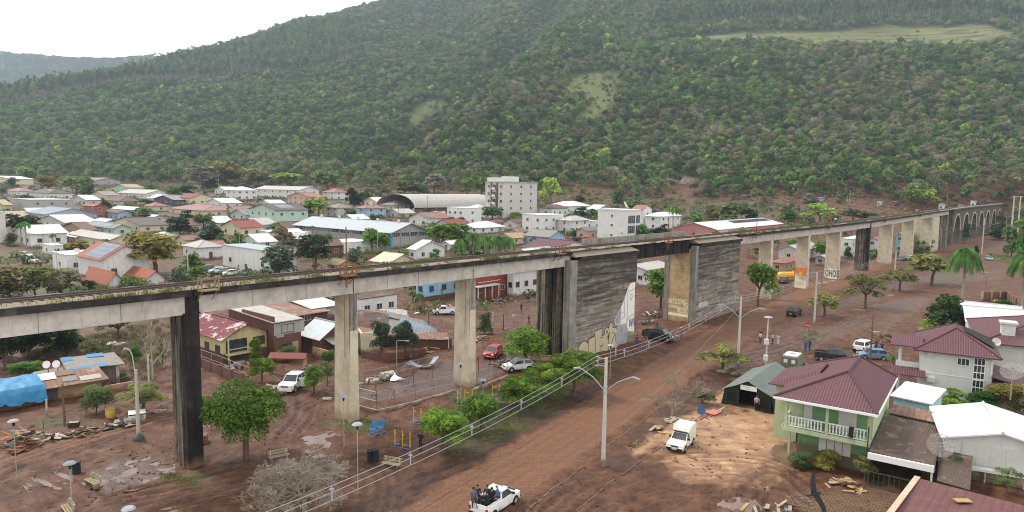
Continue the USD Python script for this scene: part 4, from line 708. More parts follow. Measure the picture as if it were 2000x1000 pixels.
def house(name, label, C, yaw, Lu, Lv, h, roof='gable_u', rm='white', wm='white', rise=None, over=.5, win=(2, 2), storeys=1, solar=None, cat='house', group=None, frame=FRAME, door=None, lower=None, chimney=False, tank=False, thick=.12, winh=1.15, winw=1.25, setlow=False):
    t = thing(name, label, cat, C, yaw, group)
    rm = RM.get(rm, rm); wm = WM.get(wm, wm); o = over; H = h
    span = Lv if roof in ('gable_u',) else Lu if roof == 'gable_v' else min(Lu, Lv)
    R = (rise if rise is not None else min(.2 * span, 2.1)) if roof not in ('flat',) else .0
    w = MB(); z0 = -1.5
    if roof == 'gable_u':
        sec = [(0, z0), (Lv, z0), (Lv, h), (Lv / 2, h + R - .12), (0, h)]; v = [(x, y, z) for x in (0, Lu) for y, z in sec]
        w.add(v, [[0, 1, 2], [0, 2, 4], [2, 3, 4], [5, 7, 6], [5, 9, 7], [7, 9, 8]]); w.add(v, [[0, 5, 6, 1], [1, 6, 7, 2], [4, 9, 5, 0], [2, 7, 8, 3], [3, 8, 9, 4]])
    elif roof == 'gable_v':
        sec = [(0, z0), (Lu, z0), (Lu, h), (Lu / 2, h + R - .12), (0, h)]; v = [(x, y, z) for y in (0, Lv) for x, z in sec]
        w.add(v, [[0, 2, 1], [0, 4, 2], [2, 4, 3], [5, 6, 7], [5, 7, 9], [7, 8, 9]]); w.add(v, [[0, 1, 6, 5], [1, 2, 7, 6], [4, 0, 5, 9], [2, 3, 8, 7], [3, 4, 9, 8]])
    elif roof == 'shed_v': # falls towards the left-hand (x=0) side... low at y=0
        v = [(0, 0, z0), (Lu, 0, z0), (Lu, Lv, z0), (0, Lv, z0), (0, 0, h), (Lu, 0, h), (Lu, Lv, h + R - .1), (0, Lv, h + R - .1)]
        w.add(v, [[0, 1, 5, 4], [1, 2, 6, 5], [2, 3, 7, 6], [3, 0, 4, 7], [4, 5, 6, 7]])
    else: w.bx(0, Lu, 0, Lv, z0, h + (.0 if roof == 'hip' else .35))
    obj('wall', w, wm, t)
    if lower: obj('plinth', MB().bx(-.03, Lu + .03, -.03, Lv + .03, z0, lower[0]), WM.get(lower[1], lower[1]), t)
    m = MB(); e = R * o / (span / 2) if roof in ('gable_u', 'gable_v', 'hip') else 0
    if roof == 'gable_u':
        slab(m, [(-o, -o, h - e), (Lu + o, -o, h - e), (Lu + o, Lv / 2, h + R), (-o, Lv / 2, h + R)], thick); slab(m, [(Lu + o, Lv + o, h - e), (-o, Lv + o, h - e), (-o, Lv / 2 + .003, h + R), (Lu + o, Lv / 2 + .003, h + R)], thick)
    elif roof == 'gable_v':
        slab(m, [(-o, Lv + o, h - e), (-o, -o, h - e), (Lu / 2, -o, h + R), (Lu / 2, Lv + o, h + R)], thick); slab(m, [(Lu + o, -o, h - e), (Lu + o, Lv + o, h - e), (Lu / 2 + .003, Lv + o, h + R), (Lu / 2 + .003, -o, h + R)], thick)
    elif roof == 'hip':
        s = span / 2; A, B, Cc, D = (-o, -o, h - e), (Lu + o, -o, h - e), (Lu + o, Lv + o, h - e), (-o, Lv + o, h - e)
        if Lu >= Lv: P, Q = (s, Lv / 2, h + R), (max(Lu - s, s + .01), Lv / 2, h + R); pl_ = [[A, B, Q, P], [B, Cc, Q], [Cc, D, P, Q], [D, A, P]]
        else: P, Q = (Lu / 2, s, h + R), (Lu / 2, max(Lv - s, s + .01), h + R); pl_ = [[A, B, P], [B, Cc, Q, P], [Cc, D, Q], [D, A, P, Q]]
        for p_ in pl_: slab(m, p_, thick)
    elif roof == 'shed_v': slab(m, [(-o, -o, h - R * o / Lv), (Lu + o, -o, h - R * o / Lv), (Lu + o, Lv + o, h + R * (1 + o / Lv)), (-o, Lv + o, h + R * (1 + o / Lv))], thick)
    else: slab(m, [(.15, .15, h + .18), (Lu - .15, .15, h + .18), (Lu - .15, Lv - .15, h + .22), (.15, Lv - .15, h + .22)], .1) if False else slab(m, [(-o * .2, -o * .2, h + .42), (Lu + o * .2, -o * .2, h + .42), (Lu + o * .2, Lv + o * .2, h + .5), (-o * .2, Lv + o * .2, h + .5)], .12)
    rf = obj('roof', m, rm, t)
    if roof in ('gable_u', 'gable_v', 'hip') and span > 4 and roof != 'flat':
        rc = MB()
        if roof == 'gable_u': rc.rod((-o, Lv / 2, h + R + .03), (Lu + o, Lv / 2, h + R + .03), .11, n=5)
        elif roof == 'gable_v': rc.rod((Lu / 2, -o, h + R + .03), (Lu / 2, Lv + o, h + R + .03), .11, n=5)
        else:
            for a_, b_ in ((A, P), (B, Q if Lu >= Lv else P), (Cc, Q), (D, P if Lu >= Lv else Q), (P, Q)): rc.rod(np.array(a_) + [0, 0, .03], np.array(b_) + [0, 0, .03], .1, n=5)
        obj('ridge_cap', rc, rm, rf, uv=np.zeros((sum(len(v_) for v_ in rc.v), 2)))
    fl = h / storeys
    for s_ in range(storeys):
        for face, L, n in (('u', Lu, win[0]), ('v', Lv, win[1])):
            for k in range(n):
                a = L * (k + .5) / n
                if door == face and s_ == 0 and k == n // 2:
                    b = MB(); (b.bx(a - .5, a + .5, -.06, 0, 0, min(2.1, fl * .85)) if face == 'u' else b.bx(-.06, 0, a - .5, a + .5, 0, min(2.1, fl * .85))); obj('door', b, DOOR, t); continue
                wh = min(winh, fl * .45); window(t, face, a, s_ * fl + fl * .35, min(winw, L / n * .6), wh, frame=frame)
    if solar:
        a0, a1, b0, b1 = solar; sl = MB()
        if roof == 'gable_u' or roof == 'hip': Y0, Y1 = -o + (Lv / 2 + o) * b0, -o + (Lv / 2 + o) * b1; zf = lambda y: h - e + (R + e) * (y + o) / (Lv / 2 + o) + .1; slab(sl, [(Lu * a0, Y0, zf(Y0)), (Lu * a1, Y0, zf(Y0)), (Lu * a1, Y1, zf(Y1)), (Lu * a0, Y1, zf(Y1))], .05)
        else: X0, X1 = -o + (Lu / 2 + o) * b0, -o + (Lu / 2 + o) * b1; zf = lambda x_: h - e + (R + e) * (x_ + o) / (Lu / 2 + o) + .1; slab(sl, [(X0, Lv * a1, zf(X0)), (X0, Lv * a0, zf(X0)), (X1, Lv * a0, zf(X1)), (X1, Lv * a1, zf(X1))], .05)
        obj('solar_panel', sl, SOLAR, rf)
    if chimney:
        c = MB().bx(Lu * .3, Lu * .3 + .8, Lv * .3, Lv * .3 + .8, h, h + R + .9).bx(Lu * .3 - .1, Lu * .3 + .9, Lv * .3 - .1, Lv * .3 + .9, h + R + .9, h + R + 1.05); obj('chimney', c, WM['white'], rf)
    if tank: obj('water_tank', MB().rod((Lu * .5, Lv * .5, h + .4), (Lu * .5, Lv * .5, h + R + 1.3), .7, .6, 10), FRAME, rf)
    return t
U0 = math.radians(50)
def solve(C, ang, xt, lo=1.5, hi=70):
    d = np.array([math.cos(ang), math.sin(ang), 0]); L = np.linspace(lo, hi, 400); p = proj(C + d * L[:, None])[0]
    return float(L[np.argmin(np.abs(p - xt))])
def HP(label, cx, cy, xl, xr, hpx, roof='gable_u', rm='white', wm='white', yaw=None, name='house', Lu=None, Lv=None, **k):
    """a house surveyed from the photograph: foot of its near corner, how far its two seen walls run, height of the eaves"""
    C = foot(cx, cy); u = U0 if yaw is None else math.radians(yaw); s = scale_at(C)
    Lu = Lu or solve(C, u, xr); Lv = Lv or solve(C, u + math.pi / 2, xl)
    h = hpx * s
    k.setdefault('storeys', 2 if h > 4.6 else 1)
    k.setdefault('win', (max(1, min(4, int(Lu / 4.2))), max(1, min(4, int(Lv / 4.6)))))
    return house(name, label, tuple(C), u, Lu, Lv, h, roof, rm, wm, **k)

# --- the town behind the viaduct, far to near, left to right
HP('long pale warehouse with a white gable roof at the far left edge of town', 22, 362, -60, 66, 13, 'gable_u', 'white', 'cream', name='warehouse', cat='warehouse', win=(0, 0))
HP('low wide shed with a dusty grey-brown roof below the wooded hill', 188, 362, 80, 236, 10, 'gable_v', 'pinkish', 'bluegrey', name='shed', cat='shed', Lv=38, win=(1, 2))
HP('cottage with a pinkish roof right of the far left warehouse', 40, 384, 16, 70, 11, 'hip', 'pinkish', 'white')
HP('small pale green cottage with a tan roof near the ploughed riverbank', 250, 376, 222, 280, 10, 'gable_u', 'tan', 'mint')
HP('two-storey white house with dark panels on its hip roof', 98, 392, 60, 142, 15, 'hip', 'dark', 'white', storeys=1, solar=(.2, .8, .2, .8))
HP('flat grey unfinished block below the white house with dark panels', 60, 418, 22, 144, 26, 'flat', 'palegrey', 'grey', name='block', cat='building', storeys=2, win=(3, 1))
HP('low white roofed house behind the orange roofed red house', 170, 402, 138, 196, 12, 'gable_u', 'white', 'pale')
HP('house with a grey and white roof in the middle of the far left rooftops', 285, 390, 230, 335, 12, 'gable_v', 'palegrey', 'white')
HP('long purple-brown roofed house left of the white tent-like roof', 235, 402, 196, 275, 10, 'hip', 'brown', 'pale')
HP('cream house with a bright red gable roof in the far town', 372, 402, 345, 418, 16, 'gable_v', 'red', 'cream')
HP('purple walled building with a flat grey roof beside the red gable roof', 340, 402, 300, 374, 12, 'gable_u', 'grey', 'purple', name='building', cat='building')
HP('row house with white roof right of the red gabled cream house', 435, 408, 402, 472, 12, 'gable_u', 'white', 'white')
HP('white two-storey house with a balcony near the riverbank', 462, 391, 442, 502, 20, 'hip', 'white', 'white', storeys=2)
HP('long white industrial hall with a grey roof and a glazed front', 585, 390, 498, 600, 19, 'gable_v', 'palegrey', 'white', name='hall', cat='hall', Lu=14, win=(2, 6))
HP('white house with a steep dark roof behind the industrial hall', 600, 385, 575, 622, 16, 'gable_v', 'grey', 'white')
HP('white house with a two-tier red roof near the riverbank trees', 655, 390, 630, 682, 15, 'hip', 'terracotta', 'white', storeys=2)
HP('peach house with a pale roof left of the two-tier red roof', 605, 402, 562, 634, 18, 'gable_u', 'terracotta', 'peach')
HP('orange roofed two-storey red house with a balcony at left', 186, 430, 142, 207, 28, 'gable_v', 'orange', 'salmon', storeys=2, Lv=14)
HP('pale blue-grey house with a brown gable roof right of the orange roofed house', 232, 433, 205, 258, 18, 'gable_v', 'brown', 'blue')
HP('house under a bright white gable roof in the middle left rooftops', 268, 420, 220, 292, 10, 'gable_v', 'white', 'pale')
HP('wide house with a faded purple-brown hip roof left of centre', 400, 425, 330, 474, 14, 'hip', 'pinkish', 'cream')
HP('grey house with roof panels beside the brick garden wall', 480, 432, 450, 520, 13, 'gable_u', 'grey', 'pale', solar=(.2, .8, .2, .8))
HP('large low grey-blue workshop with a strip of dark windows at left', 92, 440, 8, 190, 22, 'gable_v', 'blue', 'bluegrey', name='workshop', cat='building', storeys=1, Lv=26, win=(6, 0), winw=5, winh=.8)
HP('tall plain grey-white block at the left edge of the photo', 2, 478, -60, 12, 62, 'flat', 'palegrey', 'pale', name='block', cat='building', win=(0, 0))
HP('small yellow-green house above the plain grey block at left', 10, 418, -20, 24, 18, 'gable_u', 'tan', 'lime')
HP('house with two bright white metal roofs below the grey-blue workshop', 128, 450, 74, 190, 16, 'gable_u', 'white', 'pale')
HP('long grey tiled house with skylights in the left middle ground', 275, 456, 214, 330, 16, 'gable_u', 'dark', 'cream')
HP('mint walled house with panels on a grey gable roof', 222, 462, 166, 256, 17, 'gable_v', 'grey', 'mint', solar=(.15, .85, .15, .85))
HP('low house under a plain brown roof right of the white bungalow', 165, 462, 120, 190, 13, 'gable_u', 'brown', 'tan')
HP('white bungalow with a bright white roof behind thin palms at left', 60, 484, 28, 132, 28, 'gable_u', 'white', 'white', storeys=1, frame=FRAMEB)
HP('cream house with a broken white roof and a porch', 215, 492, 138, 258, 24, 'gable_v', 'palegrey', 'cream', storeys=1, door='u')
HP('dark red roofed house with a brown porch right of the dark round tree', 470, 464, 432, 515, 20, 'gable_u', 'red', 'cream', frame=FRAMEB)
HP('brown low house behind the dark round tree', 352, 452, 318, 392, 12, 'gable_u', 'brown', 'pale')
HP('pale house with a fibre-cement hip roof right of the big yellow-green tree', 388, 508, 358, 436, 26, 'hip', 'palegrey', 'white', storeys=1, door='u')
HP('low white roof building between the mint house and the gym', 555, 470, 500, 608, 12, 'flat', 'white', 'white', name='building', cat='building', win=(2, 2))
HP('small grey roofed house left of the mint green gable', 505, 458, 470, 540, 20, 'gable_u', 'palegrey', 'pale')
HP('mint green gabled house with panels on a dark roof', 540, 446, 488, 602, 36, 'gable_u', 'dark', 'mint', storeys=2, solar=(.25, .7, .3, .8))
HP('grey roofed house with dark porch left of the arched hangar', 660, 425, 636, 688, 20, 'hip', 'grey', 'pale', storeys=2)
HP('light blue two-storey house with a water tower beside the hangar', 715, 428, 696, 754, 22, 'hip', 'pinkish', 'blue', storeys=2, tank=True)
HP('house with a terracotta roof and dark panels behind the gym', 835, 444, 800, 878, 18, 'gable_u', 'terracotta', 'white', solar=(.05, .45, .2, .85))
HP('white modern flat-roofed house right of the terracotta roof', 905, 440, 873, 940, 32, 'flat', 'white', 'white', storeys=2, win=(1, 3))
HP('long low house with pale grey roof in front of the apartment block', 960, 428, 915, 1005, 14, 'gable_u', 'palegrey', 'white')
HP('low house with red roof tiles behind the bright green trees', 880, 450, 850, 915, 12, 'gable_u', 'red', 'pale')
HP('low white walled house with a white roof right of the bright green trees', 935, 458, 900, 985, 14, 'hip', 'white', 'white')
HP('small brown roofed cottage left of the white terrace houses', 1008, 450, 985, 1030, 16, 'gable_u', 'brown', 'pale')
HP('small tan roofed cottage behind the palm grove', 1000, 480, 970, 1032, 16, 'gable_u', 'tan', 'cream')
HP('grey-white house with a big pale hip roof right of the apartment block', 1105, 420, 1070, 1152, 18, 'hip', 'white', 'white', storeys=1)
HP('white house with a purple-brown roof right of the apartment block', 1078, 424, 1055, 1108, 18, 'hip', 'brown', 'white', storeys=1)
HP('bright blue walled house with a white gable roof', 1165, 425, 1145, 1195, 16, 'gable_v', 'white', 'sky')
HP('white terrace house with a flat tower left of the tall white block', 1060, 456, 1020, 1100, 34, 'flat', 'white', 'white', storeys=2, win=(3, 2))
HP('white house with a small hip roof between the terrace and the tall block', 1118, 456, 1088, 1150, 26, 'hip', 'palegrey', 'white', storeys=2)
HP('pale blue cottage with a weathered grey gable roof above the red cars', 1072, 482, 1025, 1104, 20, 'gable_v', 'grey', 'blue', storeys=1)
HP('cottage with a panelled roof and red awning by the red car', 1145, 470, 1126, 1170, 20, 'gable_u', 'grey', 'peach', solar=(.1, .9, .2, .9))
HP('low row with twin dark red gable roofs behind the viaduct', 1080, 500, 1030, 1160, 12, 'gable_v', 'purple', 'white', storeys=1, win=(2, 2), Lv=13)
HP('white roofed shed along the viaduct below the twin red gables', 1040, 508, 1000, 1090, 10, 'gable_u', 'white', 'white', name='shed', cat='shed', win=(1, 1))
HP('narrow house with an orange roof and brick balcony behind the tall white block', 1255, 446, 1235, 1272, 38, 'gable_v', 'terracotta', 'white', storeys=2)
HP('white house with a grey metal roof behind the tall palm', 1290, 450, 1260, 1328, 28, 'hip', 'white', 'white', storeys=2)
HP('long hall with a white metal roof behind the viaduct towers', 1400, 470, 1370, 1570, 22, 'gable_u', 'white', 'rose', name='hall', cat='hall', Lv=18, win=(3, 1), solar=(.4, .98, .55, .9))
HP('low pink walled house in front of the long white hall', 1420, 478, 1380, 1450, 18, 'gable_u', 'rose' if False else 'pinkish', 'rose')
HP('shed with a grey corrugated roof seen between the viaduct towers', 1262, 560, 1238, 1310, 34, 'shed_v', 'palegrey', 'white', name='shed', cat='shed', rise=.8, storeys=1, door='u')
HP('brown house with a clay porch roof behind the first far piers', 1530, 534, 1505, 1568, 22, 'hip', 'terracotta', 'tan', storeys=1, door='u')
HP('grey shed with a long fibre roof behind the first far piers', 1560, 512, 1520, 1600, 24, 'gable_u', 'palegrey', 'pale', name='shed', cat='shed', storeys=1)
HP('white two-storey house seen between the third and fourth far piers', 1662, 505, 1640, 1690, 36, 'flat', 'white', 'white', storeys=2, door='u')
HP('white house with a red roof beside the dark fluted far pier', 1712, 500, 1692, 1735, 32, 'gable_u', 'terracotta', 'white', storeys=2)
HP('teal house with a white roof seen between the far piers', 1762, 495, 1748, 1800, 38, 'gable_u', 'white', 'teal', storeys=2)
HP('low grey shed by the tractor behind the far piers', 1610, 520, 1592, 1640, 18, 'gable_u', 'palegrey', 'grey', name='shed', cat='shed')
HP('white and solar-panelled house with an orange roof beside the viaduct at left', 200, 552, 132, 292, 46, 'gable_v', 'orange', 'white', rise=3.0, storeys=1, frame=FRAMEB, solar=(.05, .75, .1, .95), win=(2, 1), Lv=15)
HP('white flat-roofed annex left of the solar-panelled orange roof', 132, 535, 104, 200, 34, 'flat', 'white', 'white', name='annex', cat='building', storeys=1, win=(2, 1), tank=True)
HP('long low orange roof wing in front of the solar-panelled house', 212, 566, 130, 240, 16, 'gable_v', 'orange', 'white', rise=2.0, name='outbuilding', cat='building', win=(0, 0), Lv=14)
HP('small orange gabled porch wing near the viaduct rails', 286, 560, 246, 322, 16, 'gable_v', 'orange', 'white', rise=1.7, name='outbuilding', cat='building', win=(0, 0))
HP('white shop building with brown doors and a grey parapet roof', 530, 540, 436, 580, 46, 'flat', 'silver', 'white', name='shop', cat='building', storeys=1, win=(2, 3), door='v', frame=FRAMEB)
HP('brown shed wall and roof beside the white flat building below the gym', 610, 505, 580, 672, 24, 'gable_u', 'brown', 'brick', name='shed', cat='shed', storeys=1)
HP('white flat-roofed building below the gym', 672, 498, 634, 726, 22, 'flat', 'white', 'white', name='building', cat='building', win=(1, 0), storeys=1)
HP('white house with a torn crumpled roof below the gym', 812, 510, 798, 868, 24, 'gable_v', 'white', 'white', storeys=1)
HP('shed with a cream metal roof just above the viaduct rails', 760, 528, 725, 812, 16, 'gable_v', 'cream', 'cream', name='shed', cat='shed', storeys=1, win=(1, 0))
HP('small tan shed with a glazed lean-to above the rails', 660, 532, 640, 690, 16, 'gable_v', 'tan', 'tan', name='shed', cat='shed', storeys=1)
HP('terracotta roofed cottage behind the faded hip roof', 300, 414, 282, 330, 12, 'hip', 'terracotta', 'pale')
HP('low house with a dusty pink roof right of the faded hip roof', 462, 424, 440, 500, 12, 'gable_u', 'pinkish', 'pale')
HP('grey low house left of the small tan-roofed green cottage', 205, 392, 178, 232, 11, 'gable_u', 'grey', 'cream')
HP('white roofed house between the white tent-like roof and the brown ridge', 300, 436, 262, 322, 12, 'gable_v', 'silver', 'pale')
HP('rose walled house below the orange roofed red house', 246, 446, 232, 285, 14, 'gable_u', 'terracotta', 'rose')
HP('low brown roofed house in front of the mint panelled gable', 560, 458, 530, 600, 12, 'gable_u', 'brown', 'tan')
HP('long white shed roof left of the sports hall', 560, 476, 520, 602, 14, 'gable_u', 'white', 'pale', name='shed', cat='shed')
HP('two-tone roofed house behind the light blue house', 770, 412, 745, 800, 12, 'hip', 'grey', 'pale')
HP('white gabled house just right of the hangar mouth', 858, 432, 838, 880, 12, 'gable_v', 'palegrey', 'white')
HP('white house under the far end of the hangar roof', 935, 418, 910, 955, 12, 'hip', 'white', 'white')
HP('brown roofed cottage behind the white modern house', 968, 446, 950, 992, 12, 'hip', 'brown', 'cream')
HP('grey cottage with a rusty roof left of the pale blue cottage', 1010, 466, 990, 1030, 14, 'gable_u', 'rusty', 'grey')
HP('low white roofed annex behind the red awning cottage', 1160, 448, 1140, 1172, 14, 'flat', 'white', 'white', name='annex', cat='building')
HP('long tan roof at the left edge below the yellow-green house', 30, 438, -20, 70, 12, 'gable_u', 'tan', 'cream')
HP('silver roofed house right of the white roofs below the workshop', 205, 446, 180, 236, 12, 'gable_v', 'silver', 'pale')
HP('cream cottage beside the big yellow-green tree', 362, 486, 345, 392, 18, 'gable_u', 'rusty', 'cream')
HP('white roofed low house in front of the yellow-green edge house', 62, 428, 40, 92, 11, 'gable_u', 'white', 'white')
HP('white hip-roofed house left of the dark round tree', 318, 474, 300, 345, 14, 'hip', 'white', 'pale')
HP('low white roof between the red porch house and the shop', 505, 486, 470, 540, 14, 'gable_u', 'white', 'white')
HP('grey roofed white house behind the shop with brown doors', 590, 480, 560, 625, 14, 'gable_v', 'palegrey', 'white')
HP('pale house with a white roof between the peach house and hangar', 690, 440, 668, 720, 13, 'gable_u', 'white', 'pale')
HP('white roofed house just left of the arched hangar', 735, 404, 712, 760, 11, 'gable_u', 'white', 'cream')
HP('low grey roofed sheds beyond the sports hall ridge', 780, 426, 755, 810, 10, 'gable_u', 'palegrey', 'pale', name='shed', cat='shed')
HP('white roofed house beside the purple building', 312, 396, 290, 345, 9, 'gable_v', 'white', 'white')
HP('white roofed house below the red gabled cream house', 420, 446, 395, 455, 12, 'gable_u', 'white', 'white')
HP('pale double-pitched house right of the white bungalow', 150, 476, 128, 182, 14, 'gable_v', 'white', 'cream')
HP('white gable between the mint house and the hall with glazed front', 530, 410, 505, 560, 11, 'gable_u', 'white', 'white')
HP('low white house below the light blue house', 790, 470, 842, 838, 12, 'gable_u', 'white', 'white', Lv=9, Lu=8)
HP('white roofed house behind the far two-storey white balcony house', 440, 380, 420, 466, 9, 'gable_u', 'white', 'white')
HP('white roofed house left of the small yellow-green edge house', 36, 404, 24, 60, 10, 'gable_v', 'white', 'cream')
HP('pale roofed house left of the rose walled house', 212, 452, 196, 236, 12, 'gable_v', 'palegrey', 'white')
HP('terracotta house right of the big yellow-green tree', 412, 494, 396, 440, 16, 'gable_u', 'terracotta', 'white')
HP('white flat house between the white bungalow and the street', 100, 500, 84, 124, 18, 'flat', 'white', 'white')
HP('small grey roof below the light blue house with the tower', 740, 446, 722, 764, 11, 'hip', 'grey', 'pale')
HP('white roofed house left of the palm grove', 880, 492, 862, 904, 16, 'gable_u', 'white', 'white')
# --- just behind the viaduct, seen under its spans
HP('blue house on a brown bank seen under the third span', 830, 588, 812, 902, 50, 'gable_u', 'palegrey', 'sky', storeys=1, frame=FRAMEB, lower=(.9, 'brick'), win=(3, 1))
rh = HP('red two-storey house with a white balcony seen right of the third pier', 926, 588, 905, 992, 78, 'flat', 'palegrey', 'red', storeys=2, win=(3, 2))
obj('balcony', MB().bx(-.3, 6.5, -1.4, 0, 2.9, 3.1).bx(-.3, 6.5, -1.42, -1.36, 3.9, 4.0), WM['white'], rh)
for k in range(4): obj('post', MB().bx(-.2 + k * 2.1, -.02 + k * 2.1, -1.35, -1.17, 0, 2.9), WM['pale'], rh)
HP('white house with grey stained walls seen left of the first tower', 1002, 580, 990, 1052, 52, 'gable_u', 'orange', 'white', storeys=1, win=(3, 1), frame=FRAMEB)
HP('white house with a brown flat roof beside the collapsed house', 705, 622, 680, 775, 34, 'flat', 'muddy', 'white', storeys=1, win=(3, 1))
HP('house under a wide bright white sheet roof behind the second pier', 610, 626, 540, 660, 24, 'shed_v', 'white', 'pale', rise=1.2, storeys=1)
HP('low house with a patched rusty and white roof behind the brick house', 560, 640, 480, 640, 22, 'shed_v', 'rusty', 'brick', rise=.9, storeys=1)
yh = HP('yellow wooden house on a brick base with a flaking red roof', 437, 716, 330, 522, 57, 'gable_v', 'patchy', 'yellow', rise=1.35, storeys=1, Lv=11.5, lower=(1.5, 'brick'), win=(0, 4), frame=FRAMEB, over=.6)
obj('porch_opening', MB().bx(.35, 3.2, -.05, .0, 1.55, 3.2), PANE, yh); obj('porch_rail', MB().bx(.2, 3.3, -.9, -.84, 2.1, 2.2).bx(.2, 3.3, -.95, 0, 1.35, 1.5), WM['yellow'], yh)
window(yh, 'u', 4.9, 2.0, 1.7, 1.1, frame=FRAMEB, bars=3); window(yh, 'u', 4.6, .3, 1.2, .9, frame=FRAMEB)
for x in (.25, 3.3): obj('post', MB().bx(x - .07, x + .07, -.93, -.8, 0, 3.6), WM['yellow'], yh)
bh = HP('narrow two-storey brick and plaster house beside the yellow house', 536, 704, 492, 588, 76, 'shed_v', 'palegrey', 'brick', rise=.5, storeys=2, Lv=12, win=(1, 0), winw=1.9, frame=FRAMEB, over=.25)
obj('plaster', MB().bx(.02, 4.6, -.03, 0, 3.3, 4.9), WM['grey'], bh); obj('parapet', MB().bx(-.12, .12, -.1, 8, 5.0, 5.9), WM['brick'], bh); obj('door', MB().bx(2.7, 3.6, -.06, 0, 0, 2.1), WM['tan'], bh); window(bh, 'u', .9, 3.0, 1.1, 1.5, frame=WM['grey'], pane=WM['grey'])
gh = HP('brick house under a bright grey metal gable roof beside the second pier', 625, 697, 586, 690, 38, 'gable_v', 'silver', 'brick', rise=1.7, storeys=1, win=(1, 1), frame=FRAMEB, over=.35)
obj('awning', (lambda m: slab(m, [(.6, -2.2, 2.0), (4.2, -2.2, 2.0), (4.2, 0, 2.5), (.6, 0, 2.5)], .05))(MB()), RM['grey'], gh); obj('outer_wall', MB().bx(-.5, -.3, -2.5, 1.0, -1, 1.4), WM['tan'], gh)
# the sports hall
C = foot(764, 486); s = scale_at(C); Lv_ = solve(C, U0 + math.pi / 2, 577); Lu_ = solve(C, U0, 834)
gy_ = house('sports_hall', 'long pale sports hall with a wide light grey roof and a strip of high windows', tuple(C), U0, Lu_, Lv_, 33 * s, 'gable_v', 'silver', 'grey', rise=2.6, win=(0, 0), cat='hall', over=.9)
h_ = 33 * s; BLUEP = mat('blue_paint', '3f7fae', .6, .1, 3, mud=.4)
for k in range(8): window(gy_, 'v', Lv_ * (k + .5) / 8, h_ - 1.75, Lv_ / 8 - .6, 1.45, bars=5)
for k in range(4): window(gy_, 'u', Lu_ * (k + .5) / 4, h_ - 1.75, Lu_ / 4 - .5, 1.45, bars=3)
for k in range(9): obj('column', MB().bx(-.22, 0, Lv_ * k / 8 - .2, Lv_ * k / 8 + .2, -.5, h_), WM['bluegrey'], gy_)
for k in range(1, 5): obj('column', MB().bx(Lu_ * k / 4 - .2, Lu_ * k / 4 + .2, -.2, 0, -.5, h_), WM['bluegrey'], gy_)
obj('corner_column', MB().bx(-.35, .3, -.35, .3, -.5, h_), BLUEP, gy_); obj('blue_bay', MB().bx(-.1, 0, .4, 4.2, 0, h_ - 1.9), BLUEP, gy_)
for k in range(5): obj('vent', MB().rod((Lu_ / 2, Lv_ * (k + .5) / 5, h_ + 2.6), (Lu_ / 2, Lv_ * (k + .5) / 5, h_ + 3.5), .45, .5, 8), FRAME, gy_)
# arched hangar
C = foot(808, 415); s = scale_at(C); Lv_ = solve(C, U0 + math.pi / 2, 736); Lu_ = 62; h_ = 9 * s
hg = thing('arched_hangar', 'long hangar with an arched grey metal roof open at its near end', 'hangar', tuple(C), U0)
R_ = Lv_ / 2; m = MB(); A_ = np.linspace(0, math.pi, 17); uv = []
for k in range(16):
    P4_ = [(x, R_ - R_ * 1.04 * math.cos(a), h_ + .75 * R_ * math.sin(a) * .62) for x, a in ((0, A_[k]), (Lu_, A_[k]), (Lu_, A_[k + 1]), (0, A_[k + 1]))]; slab(m, P4_, .12)
obj('roof', m, RM['palegrey'], hg); obj('wall', MB().bx(.5, Lu_, .2, .5, -1.5, h_ * .8), WM['brick'], hg); obj('wall', MB().bx(.5, Lu_, Lv_ - .5, Lv_ - .2, -1.5, h_), WM['grey'], hg); obj('wall', MB().bx(Lu_ - .4, Lu_ - .1, .5, Lv_ - .5, -1.5, h_ + 3), WM['grey'], hg)
for k in range(9): obj('column', MB().bx(Lu_ * k / 8, Lu_ * k / 8 + .4, -.1, .3, -1.5, h_), WM['pale'], hg)
obj('front_wall', MB().bx(-.2, .1, .4, Lv_ - .4, -1.5, h_ * .72), WM['brick'], hg)
for k in range(10): obj('pilaster', MB().bx(-.45, -.2, .5 + (Lv_ - 1.4) * k / 9, .9 + (Lv_ - 1.4) * k / 9, -1.5, h_ * .72 + .2), WM['pale'], hg)
# five-storey block
C = foot(984, 428); s = scale_at(C); Lu_ = solve(C, U0, 1048); Lv_ = solve(C, U0 + math.pi / 2, 947); h_ = 71 * s; fl = h_ / 5
ap = thing('apartment_block', 'unfinished five-storey pale grey apartment block with brown brick stripes', 'building', tuple(C), U0)
obj('wall', MB().bx(0, Lu_, 0, Lv_, -2, h_), WM['pale'], ap); obj('roof', MB().bx(-.25, Lu_ + .25, -.25, Lv_ + .25, h_, h_ + .5), WM['grey'], ap); obj('stair_tower', MB().bx(Lu_ * .3, Lu_ * .6, Lv_ * .3, Lv_ * .7, h_ + .5, h_ + 3), WM['white'], ap); obj('penthouse', MB().bx(.6, Lu_ * .28, .6, Lv_ - .6, h_ + .5, h_ + 2.4), WM['white'], ap)
for a in (.32, .62): obj('brick_stripe', MB().bx(-.12, 0, Lv_ * a, Lv_ * a + .09 * Lv_, 0, h_), WM['brick'], ap)
for k in range(5):
    z = k * fl
    for a in (.16, .81): window(ap, 'v', Lv_ * a, z + .9, 1.5, 1.3)
    b = obj('balcony', MB().bx(-.9, 0, Lv_ * .42, Lv_ * .61, z + .1, z + .28).bx(-.9, -.8, Lv_ * .42, Lv_ * .61, z + .3, z + 1.1), WM['white'], ap); obj('opening', MB().bx(-.03, 0, Lv_ * .43, Lv_ * .6, z + .3, z + 2.4), PANE, b)
    for a in (.2, .5, .8): window(ap, 'u', Lu_ * a, z + .9, 1.3, 1.3)
